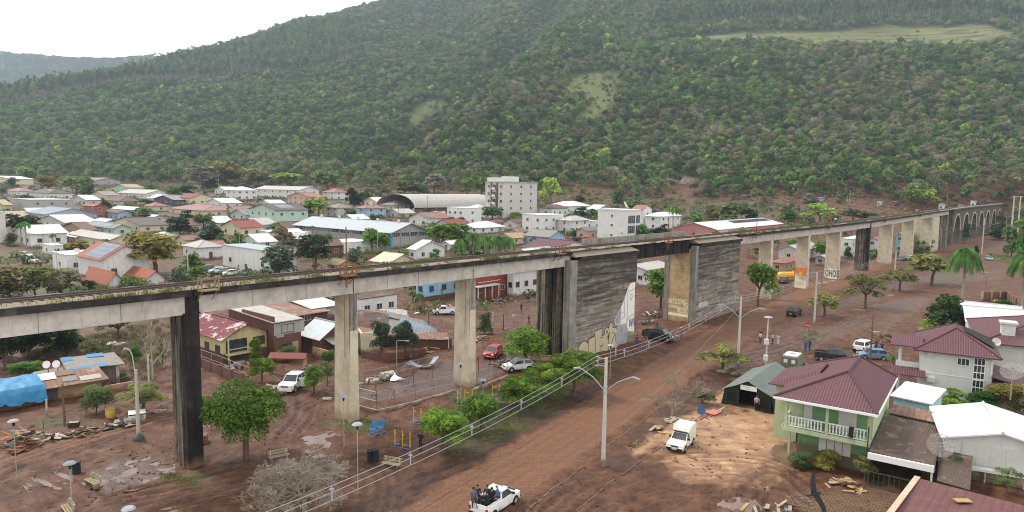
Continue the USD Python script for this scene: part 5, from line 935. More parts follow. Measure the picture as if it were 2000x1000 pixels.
# tall white block
C = foot(1222, 478); s = scale_at(C); Lu_ = solve(C, U0, 1250); Lv_ = solve(C, U0 + math.pi / 2, 1166); h_ = 66 * s
tw = thing('tall_white_building', 'tall plain white block with a dark glazed side behind the first tower', 'building', tuple(C), U0)
obj('wall', MB().bx(0, Lu_, 0, Lv_, -2, h_), WM['white'], tw); obj('roof', MB().bx(-.1, Lu_ + .1, -.1, Lv_ + .1, h_, h_ + .4), WM['white'], tw)
for z in (.22, .52, .8): window(tw, 'v', Lv_ * .5, h_ * z, .9, .9)
for z in (.32, .62): window(tw, 'u', Lu_ * .35, h_ * z, Lu_ * .5, h_ * .24, bars=3); window(tw, 'u', Lu_ * .8, h_ * z, Lu_ * .28, h_ * .24, bars=1); obj('air_conditioner', MB().bx(-.4, -.01, Lv_ * .12, Lv_ * .12 + .8, h_ * z * .55, h_ * z * .55 + .6), FRAME, tw)
dn = MB(); 
def dish(m, c, nrm, r, n=14, ribs=False):
    nrm = np.asarray(nrm, float); nrm /= np.linalg.norm(nrm); a = np.cross(nrm, [0, 0, 1.0]); a /= np.linalg.norm(a); b = np.cross(nrm, a); t = np.arange(n) * 2 * np.pi / n
    ring = lambda q, dp: np.asarray(c) + (np.cos(t)[:, None] * a + np.sin(t)[:, None] * b) * q + nrm * dp
    v = np.vstack([[c], ring(r * .55, r * .1), ring(r, r * .3), ring(r, r * .3 + .03), ring(r * .55, r * .1 + .04), [np.asarray(c) + nrm * .05]]); i = np.arange(n); j = (i + 1) % n; f = []
    f += [[0, 1 + y, 1 + x] for x, y in zip(i, j)]
    for q in range(3): f += [[1 + q * n + x, 1 + q * n + y, 1 + (q + 1) * n + y] for x, y in zip(i, j)] + [[1 + q * n + x, 1 + (q + 1) * n + y, 1 + (q + 1) * n + x] for x, y in zip(i, j)]
    f += [[len(v) - 1, 1 + 3 * n + x, 1 + 3 * n + y] for x, y in zip(i, j)]
    return m.add(v, f)
obj('satellite_dish', dish(MB(), (Lu_ * .5, Lv_ * .3, h_ + 1.6), (.6, -.7, .6), 1.5), WM['white'], tw); obj('mast', MB().rod((Lu_ * .5, Lv_ * .3, h_ + .4), (Lu_ * .5, Lv_ * .3, h_ + 1.6), .08), FRAME, tw)
# shacks up by the end of the viaduct and huts on the wooded slope
for k, (x, y, w, hp, lab) in enumerate(((1352 + 490, 412, 24, 13, 'weathered white shack by the people on the viaduct'), (1880, 412, 26, 12, 'patched tin shack between two white shacks at the far end'), (1905, 406, 26, 13, 'low white shack with a flat tin roof nearest the far arches'), (1718, 404, 10, 9, 'tiny pale hut on the bare bank beyond the far piers'), (1452, 391, 18, 9, 'dark wooden hut on the cleared bank'), (1602, 396, 26, 9, 'ruined grey hut on the bare bank right of the wooden hut'), (580, 296, 14, 5, 'small hut with an orange roof in the woods on the hillside'), (618, 302, 16, 7, 'small white hut in the woods on the hillside'), (1747, 404, 9, 9, 'rusty square hut on the bare bank beside the far power pole'))):
    HP(lab, x, y, x - w * .4, x + w * .6, hp, 'shed_v' if k != 6 else 'gable_u', ('palegrey', 'rusty', 'palegrey', 'palegrey', 'grey', 'grey', 'orange', 'white', 'rusty')[k], ('white', 'grey', 'white', 'pale', 'brick', 'grey', 'cream', 'white', 'brick')[k], name='hut', cat='hut', rise=.4, over=.2, storeys=1, win=(1, 1))
# ------------------------------------------------------------------ near buildings on the right
GY_ = math.radians(-35); O = np.array([24.05, 58.1, 0.0]); O[2] = 0
GRN = mat('green_wall', '678f60', .85, .1, 2, mud=1.5, streak=.15); GRNL = mat('pale_green_wall', 'a6b08a', .85, .08, 2, streak=.35); WHITE = mat('white_plaster', 'bebdb5', .8, .06, 2, streak=.12); WHT2 = mat('white_trim', 'd4d3cd', .6, .05, 2); DKG = mat('dark_green_metal', '2f4436', .6, .2, 4)
gh = thing('green_house', 'two-storey green house with a maroon tile roof and a white balustraded veranda', 'house', tuple(O), GY_)
W, D, F2, EV = 6.75, 12.6, 2.95, 5.7
obj('wall', MB().bx(.9, W, 1.4, D, -1, F2 - .18), GRN, gh); obj('upper_wall', MB().bx(.05, W, 1.5, D, F2, EV), GRNL, gh, label='pale green upper wall'); obj('veranda_wall', MB().bx(1.2, W - .4, 1.44, 1.5, F2 + .01, EV - .01), GRN, gh)
obj('veranda_slab', MB().bx(-.1, W + .02, -.05, D - .02, F2 - .18, F2).bx(-.12, W + .04, -.12, -.05, F2 - .32, F2 + .06).bx(-.17, -.1, -.12, 5, F2 - .32, F2 + .06), GRNL, gh)
for x, y in ((.02, .05), (W * .49, .05), (W - .25, .05), (.02, 3.2)): obj('pillar', MB().bx(x, x + .22, y, y + .22, F2, EV), GRNL, gh)
obj('pillar', MB().bx(.1, .28, 1.5, 1.68, -.5, F2 - .18), GRNL, gh)
def balustrade(parent, x0, x1, y, alongx=True):
    b = MB(); B = lambda a0, a1, z0, z1, t=.06: b.bx(a0, a1, y, y + t * 2, z0, z1) if alongx else b.bx(y, y + t * 2, a0, a1, z0, z1)
    B(x0, x1, F2 + .92, F2 + 1.02); B(x0, x1, F2 + .1, F2 + .17); r = obj('balustrade', b, WHT2, parent)
    for k in range(int((x1 - x0) / .26)):
        xc = x0 + .13 + k * .26; c = (xc, y + .06) if alongx else (y + .06, xc); m = MB(); pf = [(F2 + .17, .035), (F2 + .35, .075), (F2 + .55, .04), (F2 + .75, .07), (F2 + .92, .035)]
        for (za, ra), (zb_, rb) in zip(pf[:-1], pf[1:]): m.rod((*c, za), (*c, zb_), ra, rb, 6, cap=False)
        obj('baluster', m, WHT2, r)
balustrade(gh, .26, W * .49 - .02, .08); balustrade(gh, W * .49 + .24, W - .27, .08); balustrade(gh, .3, 3.1, .05, False)
SHUT = mat('shutter', 'b9b6ae', .7, .12, 6, mud=.2)
def door_(parent, x0, x1, y, z0, z1, m, nm='door', lines=0):
    d = obj(nm, MB().bx(x0, x1, y - .07, y, z0, z1), m, parent)
    for k in range(1, lines + 1): xx = x0 + (x1 - x0) * k / (lines + 1); obj('panel_joint', MB().bx(xx - .015, xx + .015, y - .085, y - .07, z0 + .03, z1 - .03), FRAME, d)
    return d
door_(gh, 4.1, 5.5, 1.44, F2, F2 + 2.2, SHUT, lines=5); door_(gh, 1.3, 2.0, 1.44, F2, F2 + 2.2, SHUT, lines=2)
w_ = window(gh, 'u', 0, 0, .1, .1) if False else None
sh = obj('window', MB().bx(2.7, 5.2, 1.3, 1.4, .95, 2.2), SHUT, gh)
for k in range(1, 4): obj('shutter_joint', MB().bx(2.7 + 2.5 * k / 4 - .02, 2.7 + 2.5 * k / 4 + .02, 1.275, 1.3, 1.0, 2.15), FRAMEB, sh)
obj('door', MB().bx(.84, .9, 2.2, 3.1, 0, 2.1), SHUT, gh)
obj('speaker_box', MB().bx(5.2, 5.55, -.3, -.14, F2 + .25, F2 + 1.15), mat('black_plastic', '1a1a1b', .6, .1), gh)
obj('meter_box', MB().rod((W - .1, -.25, 0), (W - .1, -.25, 4.4), .05, n=6), RAILM, gh)
TILE = RM['purple']; rt = MB(); o = .75; e_ = .12; h0 = EV; P1, P2 = (W * .62, 4.6, EV + 1.85), (W * .62, D - 1.6, EV + 1.95)
A, B, Cc, Dd = (-o, -o, h0), (W + .5, -o, h0), (W + .5, D + .4, h0), (-o, D + .4, h0)
for q in ([A, B, P1], [B, Cc, P2, P1], [Cc, Dd, P2], [Dd, A, P1, P2]): slab(rt, q, .14)
rf = obj('roof', rt, TILE, gh); rc = MB()
for a_, b_ in ((A, P1), (B, P1), (P1, P2), (Cc, P2), (Dd, P2)): rc.rod(np.array(a_) + [0, 0, .04], np.array(b_) + [0, 0, .04], .12, n=6)
obj('ridge_cap', rc, TILE, rf, uv=np.zeros((sum(len(v) for v in rc.v), 2)))
gt = MB(); gt.bx(-o - .05, W + .55, -o - .1, -o, h0 - .22, h0 - .02); gt.bx(W + .5, W + .58, -o, D + .4, h0 - .2, h0 - .02); obj('gutter', gt, WHT2, rf)
# the lower wing roof stepping out on the left
wr = MB(); A2, B2, C2, D2 = (-2.6, 4.4, 5.3), (.4, 4.4, 5.3), (.4, 11.4, 5.3), (-2.6, 11.4, 5.3); q1, q2 = (1.6, 6.4, 6.9), (1.6, 9.6, 6.9)
for q in ([A2, (1.6, 4.4, 5.35), q1], [D2, A2, q1, q2], [(1.6, 11.4, 5.35), D2, q2]): slab(wr, q, .14)
obj('wing_roof', wr, TILE, rf); obj('wing_wall', MB().bx(-2.0, .04, 5.0, 11.0, -1, 5.25), GRNL, gh)
# carport on its right side
cp = thing('carport', 'carport under a mud-covered roof with a white front beam beside the green house', 'carport', tuple(O), GY_)
m = MB(); slab(m, [(W + .15, -1.2, 2.75), (W + 4.6, -1.4, 2.55), (W + 4.6, 8.4, 2.95), (W + .15, 8.6, 3.15)], .1); obj('roof', m, RM['muddy'], cp)
obj('fascia', MB().bx(W + .1, W + 4.65, -1.62, -1.42, 2.2, 2.7), WHT2, cp)
for x, y in ((W + 4.5, -1.3), (W + 4.5, 3), (W + 4.5, 8)): obj('post', MB().bx(x - .07, x + .07, y, y + .14, -1, 2.5), WHT2, cp)
obj('back_wall', MB().bx(W + .2, W + 4.5, 8.0, 8.2, -1, 2.8), GRN, cp)
m = MB(); slab(m, [(W + .3, 8.8, 3.3), (W + 7.4, 8.8, 3.0), (W + 7.4, 11.0, 3.3), (W + .3, 11.0, 3.6)], .1); obj('rear_roof', m, RM['rusty'], cp); obj('rear_wall', MB().bx(W + .4, W + 7, 9, 10.8, -1, 2.95), GRN, cp)
m = MB(); slab(m, [(W + 4.9, -2.2, 1.9), (W + 7.0, -2.4, 1.8), (W + 7.0, 6.5, 2.2), (W + 4.9, 6.7, 2.3)], .08); obj('lower_roof', m, RM['muddy'], cp)
gg = obj('gate', MB().bx(W + .2, W + 4.4, -1.75, -1.7, .1, .16).bx(W + .2, W + 4.4, -1.75, -1.7, 1.2, 1.28), DKG, cp)
for k in range(12): obj('bar', MB().rod((W + .25 + k * .37, -1.72, .05), (W + .25 + k * .37, -1.72, 1.3), .02 if k % 4 else .045, n=5), DKG, gg)
DISHM = mat('dish_metal', '7d776c', .6, .15, 4)
def big_dish(label, P, nrm, r, m):
    t = thing('satellite_dish', label, 'satellite dish', P); nrm = np.asarray(nrm, float) / np.linalg.norm(nrm); a = np.cross(nrm, [0, 0, 1.0]); a /= np.linalg.norm(a); b = np.cross(nrm, a)
    rb = MB(); n = 12
    for k in range(n):
        d = math.cos(k * 2 * math.pi / n) * a + math.sin(k * 2 * math.pi / n) * b; rb.tube([nrm * .02, d * r * .5 + nrm * r * .09, d * r + nrm * r * .3], 0.02, 4)
    for q, dp in ((.35, .045), (.7, .16), (1, .3)):
        pts = [(math.cos(x) * a + math.sin(x) * b) * r * q + nrm * r * dp for x in np.linspace(0, 2 * math.pi, 21)]; rb.tube(pts, .02, 4)
    obj('rib_frame', rb, m, t); mesh_m = usdkit.material(stage, '/World/Looks/dish_mesh', {'t': ('transparent_bsdf', {}), 'd': ('diffuse_bsdf', {'color': (.22, .21, .2)}), 'x': ('mix_closure', {'fac': .1})}, [('t.BSDF', 'x.closure1'), ('d.BSDF', 'x.closure2')], surface='x.closure') if not UsdShade.Material.Get(stage, '/World/Looks/dish_mesh') else '/World/Looks/dish_mesh'
    obj('mesh', dish(MB(), (0, 0, 0), nrm, r * .98, 20), mesh_m, t); obj('mast', MB().rod((0, 0, -P[2] if P[2] < 3.2 else -2.6), (0, 0, 0), .06, n=6), m, t)
    obj('feed', MB().tube([a * r * .9 + nrm * r * .3, nrm * r * .8], .02, 4).tube([-a * r * .9 + nrm * r * .3, nrm * r * .8], .02, 4).rod(nrm * r * .75, nrm * r * .85, .07), m, t); return t
L2 = lambda x, y, z: tuple(O + np.array([math.cos(GY_) * x - math.sin(GY_) * y, math.sin(GY_) * x + math.cos(GY_) * y, z]))
big_dish('large mesh satellite dish standing beside the muddy carport roof', tuple(atY(1836, 872, 53.2)), (-.35, -.75, .6), .95, DISHM)
big_dish('large mesh satellite dish above the red-tiled lean-to of the white house', tuple(atY(1978, 728, 62)), (-.55, -.5, .75), .95, DISHM)
# white house with the maroon hip roof
def custom(name, label, cat, C, yaw): return thing(name, label, cat, tuple(C), yaw)
yw = math.radians(59); Cw = np.array([53.0, 73.4, 0]); Vw = 6.9; Uw = 10
wh = house('white_house', 'white two-storey house with a maroon hip roof and a tall gridded window', tuple(Cw), yw, Uw, Vw, 6.0, 'hip', 'purple', WHITE, rise=1.9, over=.7, win=(0, 0), thick=.14)
window(wh, 'v', 2.75, 4.3, 1.2, .85, frame=WHT2, bars=2, d=.09); b_ = MB(); 
w_ = window(wh, 'v', 1.25, 1.2, 1.1, 4.2, frame=WHT2, bars=2, d=.09)
for k in range(1, 5): obj('crossbar', MB().bx(-.1, -.03, .75, 1.75, 1.2 + .84 * k - .05, 1.2 + .84 * k + .05), WHT2, w_)
obj('air_conditioner', MB().bx(-.45, -.01, 5.3, 6.1, 2.0, 2.6), FRAME, wh); obj('air_conditioner', MB().bx(-.3, -.01, 5.6, 6.2, 5.0, 5.45), FRAME, wh); obj('string_course', MB().bx(-.05, 0, .02, Vw - .02, 2.95, 3.05), WHT2, wh)
obj('drain_pipe', MB().rod((-.06, .15, 0), (-.06, .15, 6), .05), WHT2, wh); obj('solar_mat', (lambda m: slab(m, [(3.2, -.3, 6.05), (8.5, -.3, 6.05), (7, 2.6, 7.55), (4.0, 2.6, 7.55)], .04))(MB()), BLACKP, wh)
obj('porch', MB().bx(.5, 4.5, Vw, Vw + 2.4, 2.8, 3.05).bx(.5, .6, Vw, Vw + 2.4, 3.05, 3.9), WHITE, wh)
for x in (.6, 4.2): obj('pillar', MB().bx(x, x + .3, Vw + 1.9, Vw + 2.2, -.5, 5.8), WHITE, wh)
pr = MB(); slab(pr, [(.0, Vw + 3.0, 5.8), (.0, Vw - .2, 5.8), (2.6, Vw - .2, 6.6), (2.6, Vw + 3.0, 6.6)], .12); slab(pr, [(5.2, Vw - .2, 5.8), (5.2, Vw + 3.0, 5.8), (2.6, Vw + 3.0, 6.6), (2.6, Vw - .2, 6.6)], .12); obj('porch_roof', pr, RM['purple'], wh)
pr = MB(); slab(pr, [(-1.3, Vw + 2.8, 2.7), (-1.3, Vw - .6, 2.7), (.4, Vw - .6, 3.3), (.4, Vw + 2.8, 3.3)], .12); obj('canopy', pr, RM['purple'], wh); obj('stair_wall', MB().bx(3, 3.2, Vw + 2.3, Vw + 7, -.5, 1.6), WHITE, wh)
pr = MB(); slab(pr, [(-1.2, -5.2, 2.6), (6, -5.2, 2.6), (6, -.05, 3.7), (-1.2, -.05, 3.7)], .12); obj('lean_to_roof', pr, RM['red' if False else 'purple'], wh); obj('lean_to_wall', MB().bx(-.6, 5.6, -4.8, 0, -.5, 2.5), WHITE, wh)
w2 = house('white_house', 'white house with a broad maroon roof and square chimney at the right edge', (72.2, 75.4, 0), math.radians(61), 16, 15.4, 5.6, 'hip', 'purple', WHITE, rise=2.6, over=.8, win=(1, 0), thick=.14)
obj('chimney', MB().bx(1.4, 2.8, 12.4, 13.8, 5.2, 7.5).bx(1.2, 3.0, 12.2, 14.0, 7.5, 7.75), WHITE, w2); obj('dish', dish(MB(), (-1.3, 14.6, 5.6), (-.8, -.3, .4), .5), FRAME, w2); obj('dish_arm', MB().rod((-1.3, 14.6, 5.6), (.1, 14.6, 5.0), .04), FRAME, w2)
for z in (3.2, 4.2): window(w2, 'v', 10.6, z, .7, .75, frame=WHT2, d=.09)
house('hall', 'long plain white metal roof behind the maroon roofs at right', (68, 100, 0), math.radians(-27), 20, 7, 4.8, 'gable_u', 'white', WHITE, rise=1.6, win=(2, 0), cat='hall')
house('lean_to', 'white metal lean-to roof between the green house and the white house', (39.0, 67.6, 0), GY_ - .2, 3.2, 4.2, 3.0, 'shed_v', 'white', mat('pale_blue_wall', '9fc4cc', .8, .1, 2), rise=.5, over=.3, win=(1, 0), cat='shed', storeys=1)
# white garage house in the lower right corner
gw = house('garage_house', 'white house with a bright white gable roof and wide garage doors lower right', (36.2, 54.9, 0), math.radians(-26), 7.6, 8.3, 3.5, 'gable_v', 'white', WHITE, rise=.95, over=.4, win=(0, 0))
door_(gw, 1.2, 5.2, 0, 1.45, 3.1, SHUT, 'garage_door', 3); obj('ledge', MB().bx(.9, 5.6, -.5, 0, 1.05, 1.3), WHT2, gw); obj('stain', MB().bx(.7, 5.5, -.035, 0, -.5, 1.05), mat('muddy_wall', 'a08c74', .9, .15, 1.5, mud=.6), gw); obj('pipe', MB().rod((2.9, -.12, 0), (2.9, -.12, 1.4), .06), WHT2, gw)
# rust-red roof in the corner
cr = thing('corner_shed', 'shed with a rust-brown metal roof and grey sheet side at the bottom right corner', 'shed', (28.0, 45.2, 0), math.radians(-42))
m = MB(); slab(m, [(0, -9, 3.6), (12, -9, 3.6), (12, 0, 4.0), (0, 0, 4.0)], .1); obj('roof', m, RM['maroon'], cr); obj('wall', MB().bx(.3, 11.7, -8.7, -.3, -1, 3.55), WM['brick'], cr)
m = MB()
for k in range(14): slab(m, [(-.5 - .05 * (k % 2), -9 + k * .64, 1.6), (-.5 - .05 * (k % 2), -9 + k * .64 + .62, 1.6), (-.02, -9 + k * .64 + .62, 3.85), (-.02, -9 + k * .64, 3.85)], .03)
obj('side_sheet', m, RM['blue'], cr); obj('eave_board', MB().bx(-.1, .25, -9, .1, 4.02, 4.08), mat('peeling_board', 'b89a84', .9, .3, 4), cr)
# army tent
TENT = mat('tent_canvas', '656b66', .9, .08, .8, .06, 1.2); TENTD = mat('tent_dark', '23291f', .9, .15, 1.5, .05, 2.0)
ty = math.radians(-36); tn = thing('army_tent', 'long grey-green army tent with dark end walls on the gravel', 'tent', (23.6, 73.2, 0), ty)
TW, TD = 5.0, 10.5; m = MB(); sag = lambda x, y: -.10 * abs(math.sin(y / TD * math.pi * 4)) - .06
ys = np.linspace(-.15, TD + .15, 17)
for k in range(16):
    for x0, z0, x1, z1 in ((-.2, 1.75, TW / 2, 3.05), (TW / 2, 3.05, TW + .2, 1.75)):
        y0, y1 = ys[k], ys[k + 1]; xm, zm = (x0 + x1) / 2, (z0 + z1) / 2
        for (xa, za, sa), (xb_, zb2, sb) in (((x0, z0, 0), (xm, zm, 1)), ((xm, zm, 1), (x1, z1, 0))):
            m.add([(xa, y0, za + sa * sag(xa, y0)), (xb_, y0, zb2 + sb * sag(xa, y0)), (xb_, y1, zb2 + sb * sag(xa, y1)), (xa, y1, za + sa * sag(xa, y1))], [[0, 1, 2, 3]])
obj('canopy', m, TENT, tn); obj('end_wall', MB().add([(0, 0, -.3), (1.6, 0, -.3), (1.6, 0, 2.2), (1.6, 0, 2.45), (0, 0, 1.72), (-.35, -.1, -.3)], [[0, 1, 2], [0, 2, 4], [2, 3, 4], [5, 0, 4]]), TENTD, tn)
obj('end_wall', MB().add([(3.4, 0, -.3), (5, 0, -.3), (5, 0, 1.72), (3.4, 0, 2.5), (1.6, 0, 2.2), (3.4, 0, 2.2), (2.5, 0, 2.98), (1.6, 0, 2.45)], [[0, 1, 2], [0, 2, 3], [4, 5, 3], [4, 3, 6], [4, 6, 7]]), TENTD, tn)
obj('side_wall', MB().add([(5.02, 0, 1.75), (5.35, 0, -.3), (5.35, TD, -.3), (5.02, TD, 1.75)], [[0, 1, 2, 3]]).add([(-.02, 0, 1.75), (-.35, 0, -.3), (-.35, TD, -.3), (-.02, TD, 1.75)], [[0, 1, 2, 3]]), TENTD, tn, kind='stuff'); obj('back_wall', MB().add([(0, TD, -.3), (5, TD, -.3), (5, TD, 1.7), (2.5, TD, 3), (0, TD, 1.7)], [[0, 1, 2], [0, 2, 3], [0, 3, 4]]), TENTD, tn)
obj('inner_floor', MB().bx(.1, 4.9, 1.2, TD, .05, .1), TENTD, tn); bn = obj('banner', MB().box((2.6, -.08, 2.28), (1.75, .03, .52)), WHT2, tn)
obj('window_flap', MB().bx(.3, 1.3, -.05, -.01, .6, 1.5), mat('tent_mesh', '15150f', .9), tn); obj('window_flap', MB().bx(3.7, 4.7, -.05, -.01, .4, 1.55), mat('tent_mesh', '15150f', .9), tn)
for k in range(2): e = meshkit.text_mesh(('AQUI POSTO', 'SAUDE')[k], .1, .004); obj('lettering', MB().add(np.stack([1.95 + k * .3 + e.vertices[:, 0], -.097 - e.vertices[:, 2], 2.34 - k * .2 + e.vertices[:, 1]], 1), e.faces), mat('grey_ink', '6a6a72', .8), bn)
for x, y, dx, dy in ((0, 0, -1.6, -.8), (0, 3.5, -1.7, 0), (0, 7, -1.7, 0), (5, 0, 1.2, -.8)): obj('guy_rope', MB().rod((x, y, 1.75), (x + dx, y + dy, 0), .02, n=4), TENTD, tn)
# ------------------------------------------------------------------ shacks on the left
PLANK = mat('raw_planks', '7a6a5a', .95, .35, 3, mud=.5, stretch=(3, 3, .4)); BLOCK = mat('bare_block_wall', '95785c', .95, .2, 2, mud=.7)
C = foot(141, 760); sk = thing('plank_shack', 'plank shack with an orange door and a patched roof with blue plastic edges', 'shack', tuple(C), U0 - .12)
Lu_ = 4.6; obj('wall', MB().bx(0, Lu_, 0, 3.4, -.5, 2.25), PLANK, sk); m = MB(); slab(m, [(-.5, -.6, 2.35), (Lu_ + .7, -.6, 2.25), (Lu_ + .6, 4, 2.75), (-.4, 4, 2.9)], .07); rr_ = obj('roof', m, RM['grey'], sk)
BLU = mat('blue_plastic', '2a6f9c', .45, .2, 1.5, .05, 3); 
for q in ([(-.3, -.75, 2.42), (3.6, -.75, 2.36), (3.3, .2, 2.48), (-.2, .0, 2.5)], [(2.2, 3.0, 2.78), (3.9, 2.8, 2.74), (4.0, 4.1, 2.86), (2.3, 4.1, 2.9)], [(-.3, 2.7, 2.78), (.7, 2.7, 2.76), (.7, 3.9, 2.95), (-.3, 3.9, 2.97)]): obj('plastic_patch', slab(MB(), q, .03), BLU, rr_)
obj('doorway', MB().bx(.9, 1.9, -.05, 0, 0, 1.9), PANE, sk); obj('door', MB().bx(1.95, 2.75, -.1, -.04, 0, 1.95), mat('orange_door', '9a4a2a', .8, .2), sk); obj('post', MB().bx(Lu_ - .2, Lu_ + .15, -.15, 0, -.3, 2.3), WM['pale'], sk)
for k in range(11): obj('plank', MB().bx(2.8 + k * .16, 2.93 + k * .16, -.04 - .015 * (k % 3), 0, 0, 2.1 + .05 * (k % 2)), PLANK, sk)
for x in (-2.2, -1.4): obj('side_post', MB().bx(x, x + .12, 1.2, 1.32, -.3, 1.8), PLANK, sk)
obj('shelf_roof', slab(MB(), [(-3.2, .4, 1.75), (-.4, .4, 1.85), (-.4, 2.8, 2.1), (-3.2, 2.8, 2.0)], .06), RM['grey'], sk)
C = foot(12, 801); s1 = thing('block_shack', 'low block shack with a mixed tin roof under a blue tarpaulin at left', 'shack', tuple(C), math.radians(43)); Lu_ = 8.6
obj('wall', MB().bx(-4, Lu_, 0, 4.2, -.5, 1.75), BLOCK, s1); m = MB(); slab(m, [(-4.5, -.7, 1.75), (Lu_ + .6, -.7, 1.8), (Lu_ + .2, 2.4, 2.7), (-4.5, 2.4, 2.6)], .06); slab(m, [(Lu_ + .2, 4.8, 1.9), (-4.5, 4.8, 1.9), (-4.5, 2.41, 2.6), (Lu_ + .2, 2.41, 2.7)], .06); rr_ = obj('roof', m, RM['rusty'], s1)
for x0, x1, y0, y1, mm in ((2.0, 4.6, .9, 2.2, WHT2), (4.7, 6.4, 1.3, 2.3, PLANK), (1.0, 2.2, 1.6, 2.3, RM['palegrey']), (6.6, 8.6, -.3, .6, RM['palegrey']), (5.0, 6.4, .0, .9, RM['grey'])):
    zf = lambda y: 1.75 + .95 * (y + .7) / 3.1 + .1; obj('roof_sheet', slab(MB(), [(x0, y0, zf(y0)), (x1, y0, zf(y0)), (x1, y1, zf(y1)), (x0, y1, zf(y1))], .03), mm, rr_)
obj('doorway', MB().bx(3.6, 4.5, -.05, 0, 0, 1.5), PANE, s1); obj('low_wall', MB().bx(8.7, 11.6, -.6, -.3, -.5, 1.0), BLOCK, s1)
# draped tarpaulin
tp = []; nx, ny = 26, 16
for j in range(ny):
    for i in range(nx):
        x = -4.6 + 7.6 * i / (nx - 1) + .5 * (j / (ny - 1)); q = j / (ny - 1) * 3.6
        nn = float(meshkit.fbm(np.array([[x * 1.1, q * 1.1, 2]]), 3, 3)[0]) - .5; edge_ = .45 * math.sin(i * .9) + .35 * math.sin(i * 2.3)
        if q < 2.3: y, z = 2.0 - q * 1.16, 2.72 - q * .36 + .1
        else: y, z = -.72 - .12 * (q - 2.3), 1.78 - (q - 2.3) * (1.0 + .25 * edge_)
        tp.append((x, y - abs(nn) * .25, z + .14 + nn * .35))
ti = np.arange(nx * ny).reshape(ny, nx); tq = np.stack([ti[:-1, :-1].ravel(), ti[:-1, 1:].ravel(), ti[1:, 1:].ravel(), ti[1:, :-1].ravel()], 1)
TARP = mat('tarpaulin', '33789f', .5, .25, 1.6, .06, 3)
tt = thing('tarpaulin', 'crumpled light blue tarpaulin hanging over the low shack roof', 'tarpaulin', tuple(C), math.radians(43)); obj('sheet', (np.array(tp), tq), TARP, tt, smooth=True)
for px_, py_, lab in ((92, 712, 'left of the two small white dishes by the plank shack'), (111, 711, 'right of the two small white dishes by the plank shack')):
    P = atY(px_, py_, 74); t = thing('satellite_dish', lab, 'satellite dish', tuple(P)); obj('bowl', dish(MB(), (0, 0, 0), (.1, -1, .25), .42, 16), WHT2, t); obj('mast', MB().rod((0, .1, 0), (0, .25, -P[2]), .05), RUST, t)
# brown masonry garden walls
def wall_line(label, pts, h, m, cap=None, th=.2, name='wall', cat='wall', group=None):
    P = [foot(*p) for p in pts]; t = thing(name, label, cat, tuple(P[0]), group=group)
    for a, b_ in zip(P[:-1], P[1:]):
        d = b_ - a; L = math.hypot(d[0], d[1]); an = math.atan2(d[1], d[0]); c = (a + b_) / 2 - P[0]; obj('panel', MB().box((c[0], c[1], h / 2 - .3), (L, th, h + .6), an), m, t)
        for k in range(int(L / 2.5) + 1): q = a + d * (k * 2.5 / L) - P[0]; obj('pillar', MB().box((q[0], q[1], h / 2 - .25), (th + .12, th + .12, h + .72), an), cap or m, t)
    return t
BRN = mat('muddy_masonry', '64493c', .95, .2, 2, mud=.4)
wall_line('brown masonry yard wall at the right edge beside the palm', [(1918, 588), (1965, 586), (1984, 600)], 2.0, BRN, WM['tan'])
wall_line('muddy brown wall with railings in front of the yellow house', [(376, 712), (434, 735), (485, 755)], 1.1, BRN)
wall_line('low brick wall along the yard of the collapsed house', [(708, 700), (760, 705), (830, 694)], .9, WM['brick'])
wall_line('brick garden wall behind the mint gabled house', [(370, 436), (405, 432), (445, 428)], 2.0, WM['brick'])
hs = house('roadside_house', 'white house corner with a pale roof behind the palm at the right edge', (81.5, 109, 0), math.radians(52), 8, 7, 3.6, 'gable_v', 'white', WHITE, rise=1.3, over=.8, win=(1, 1))
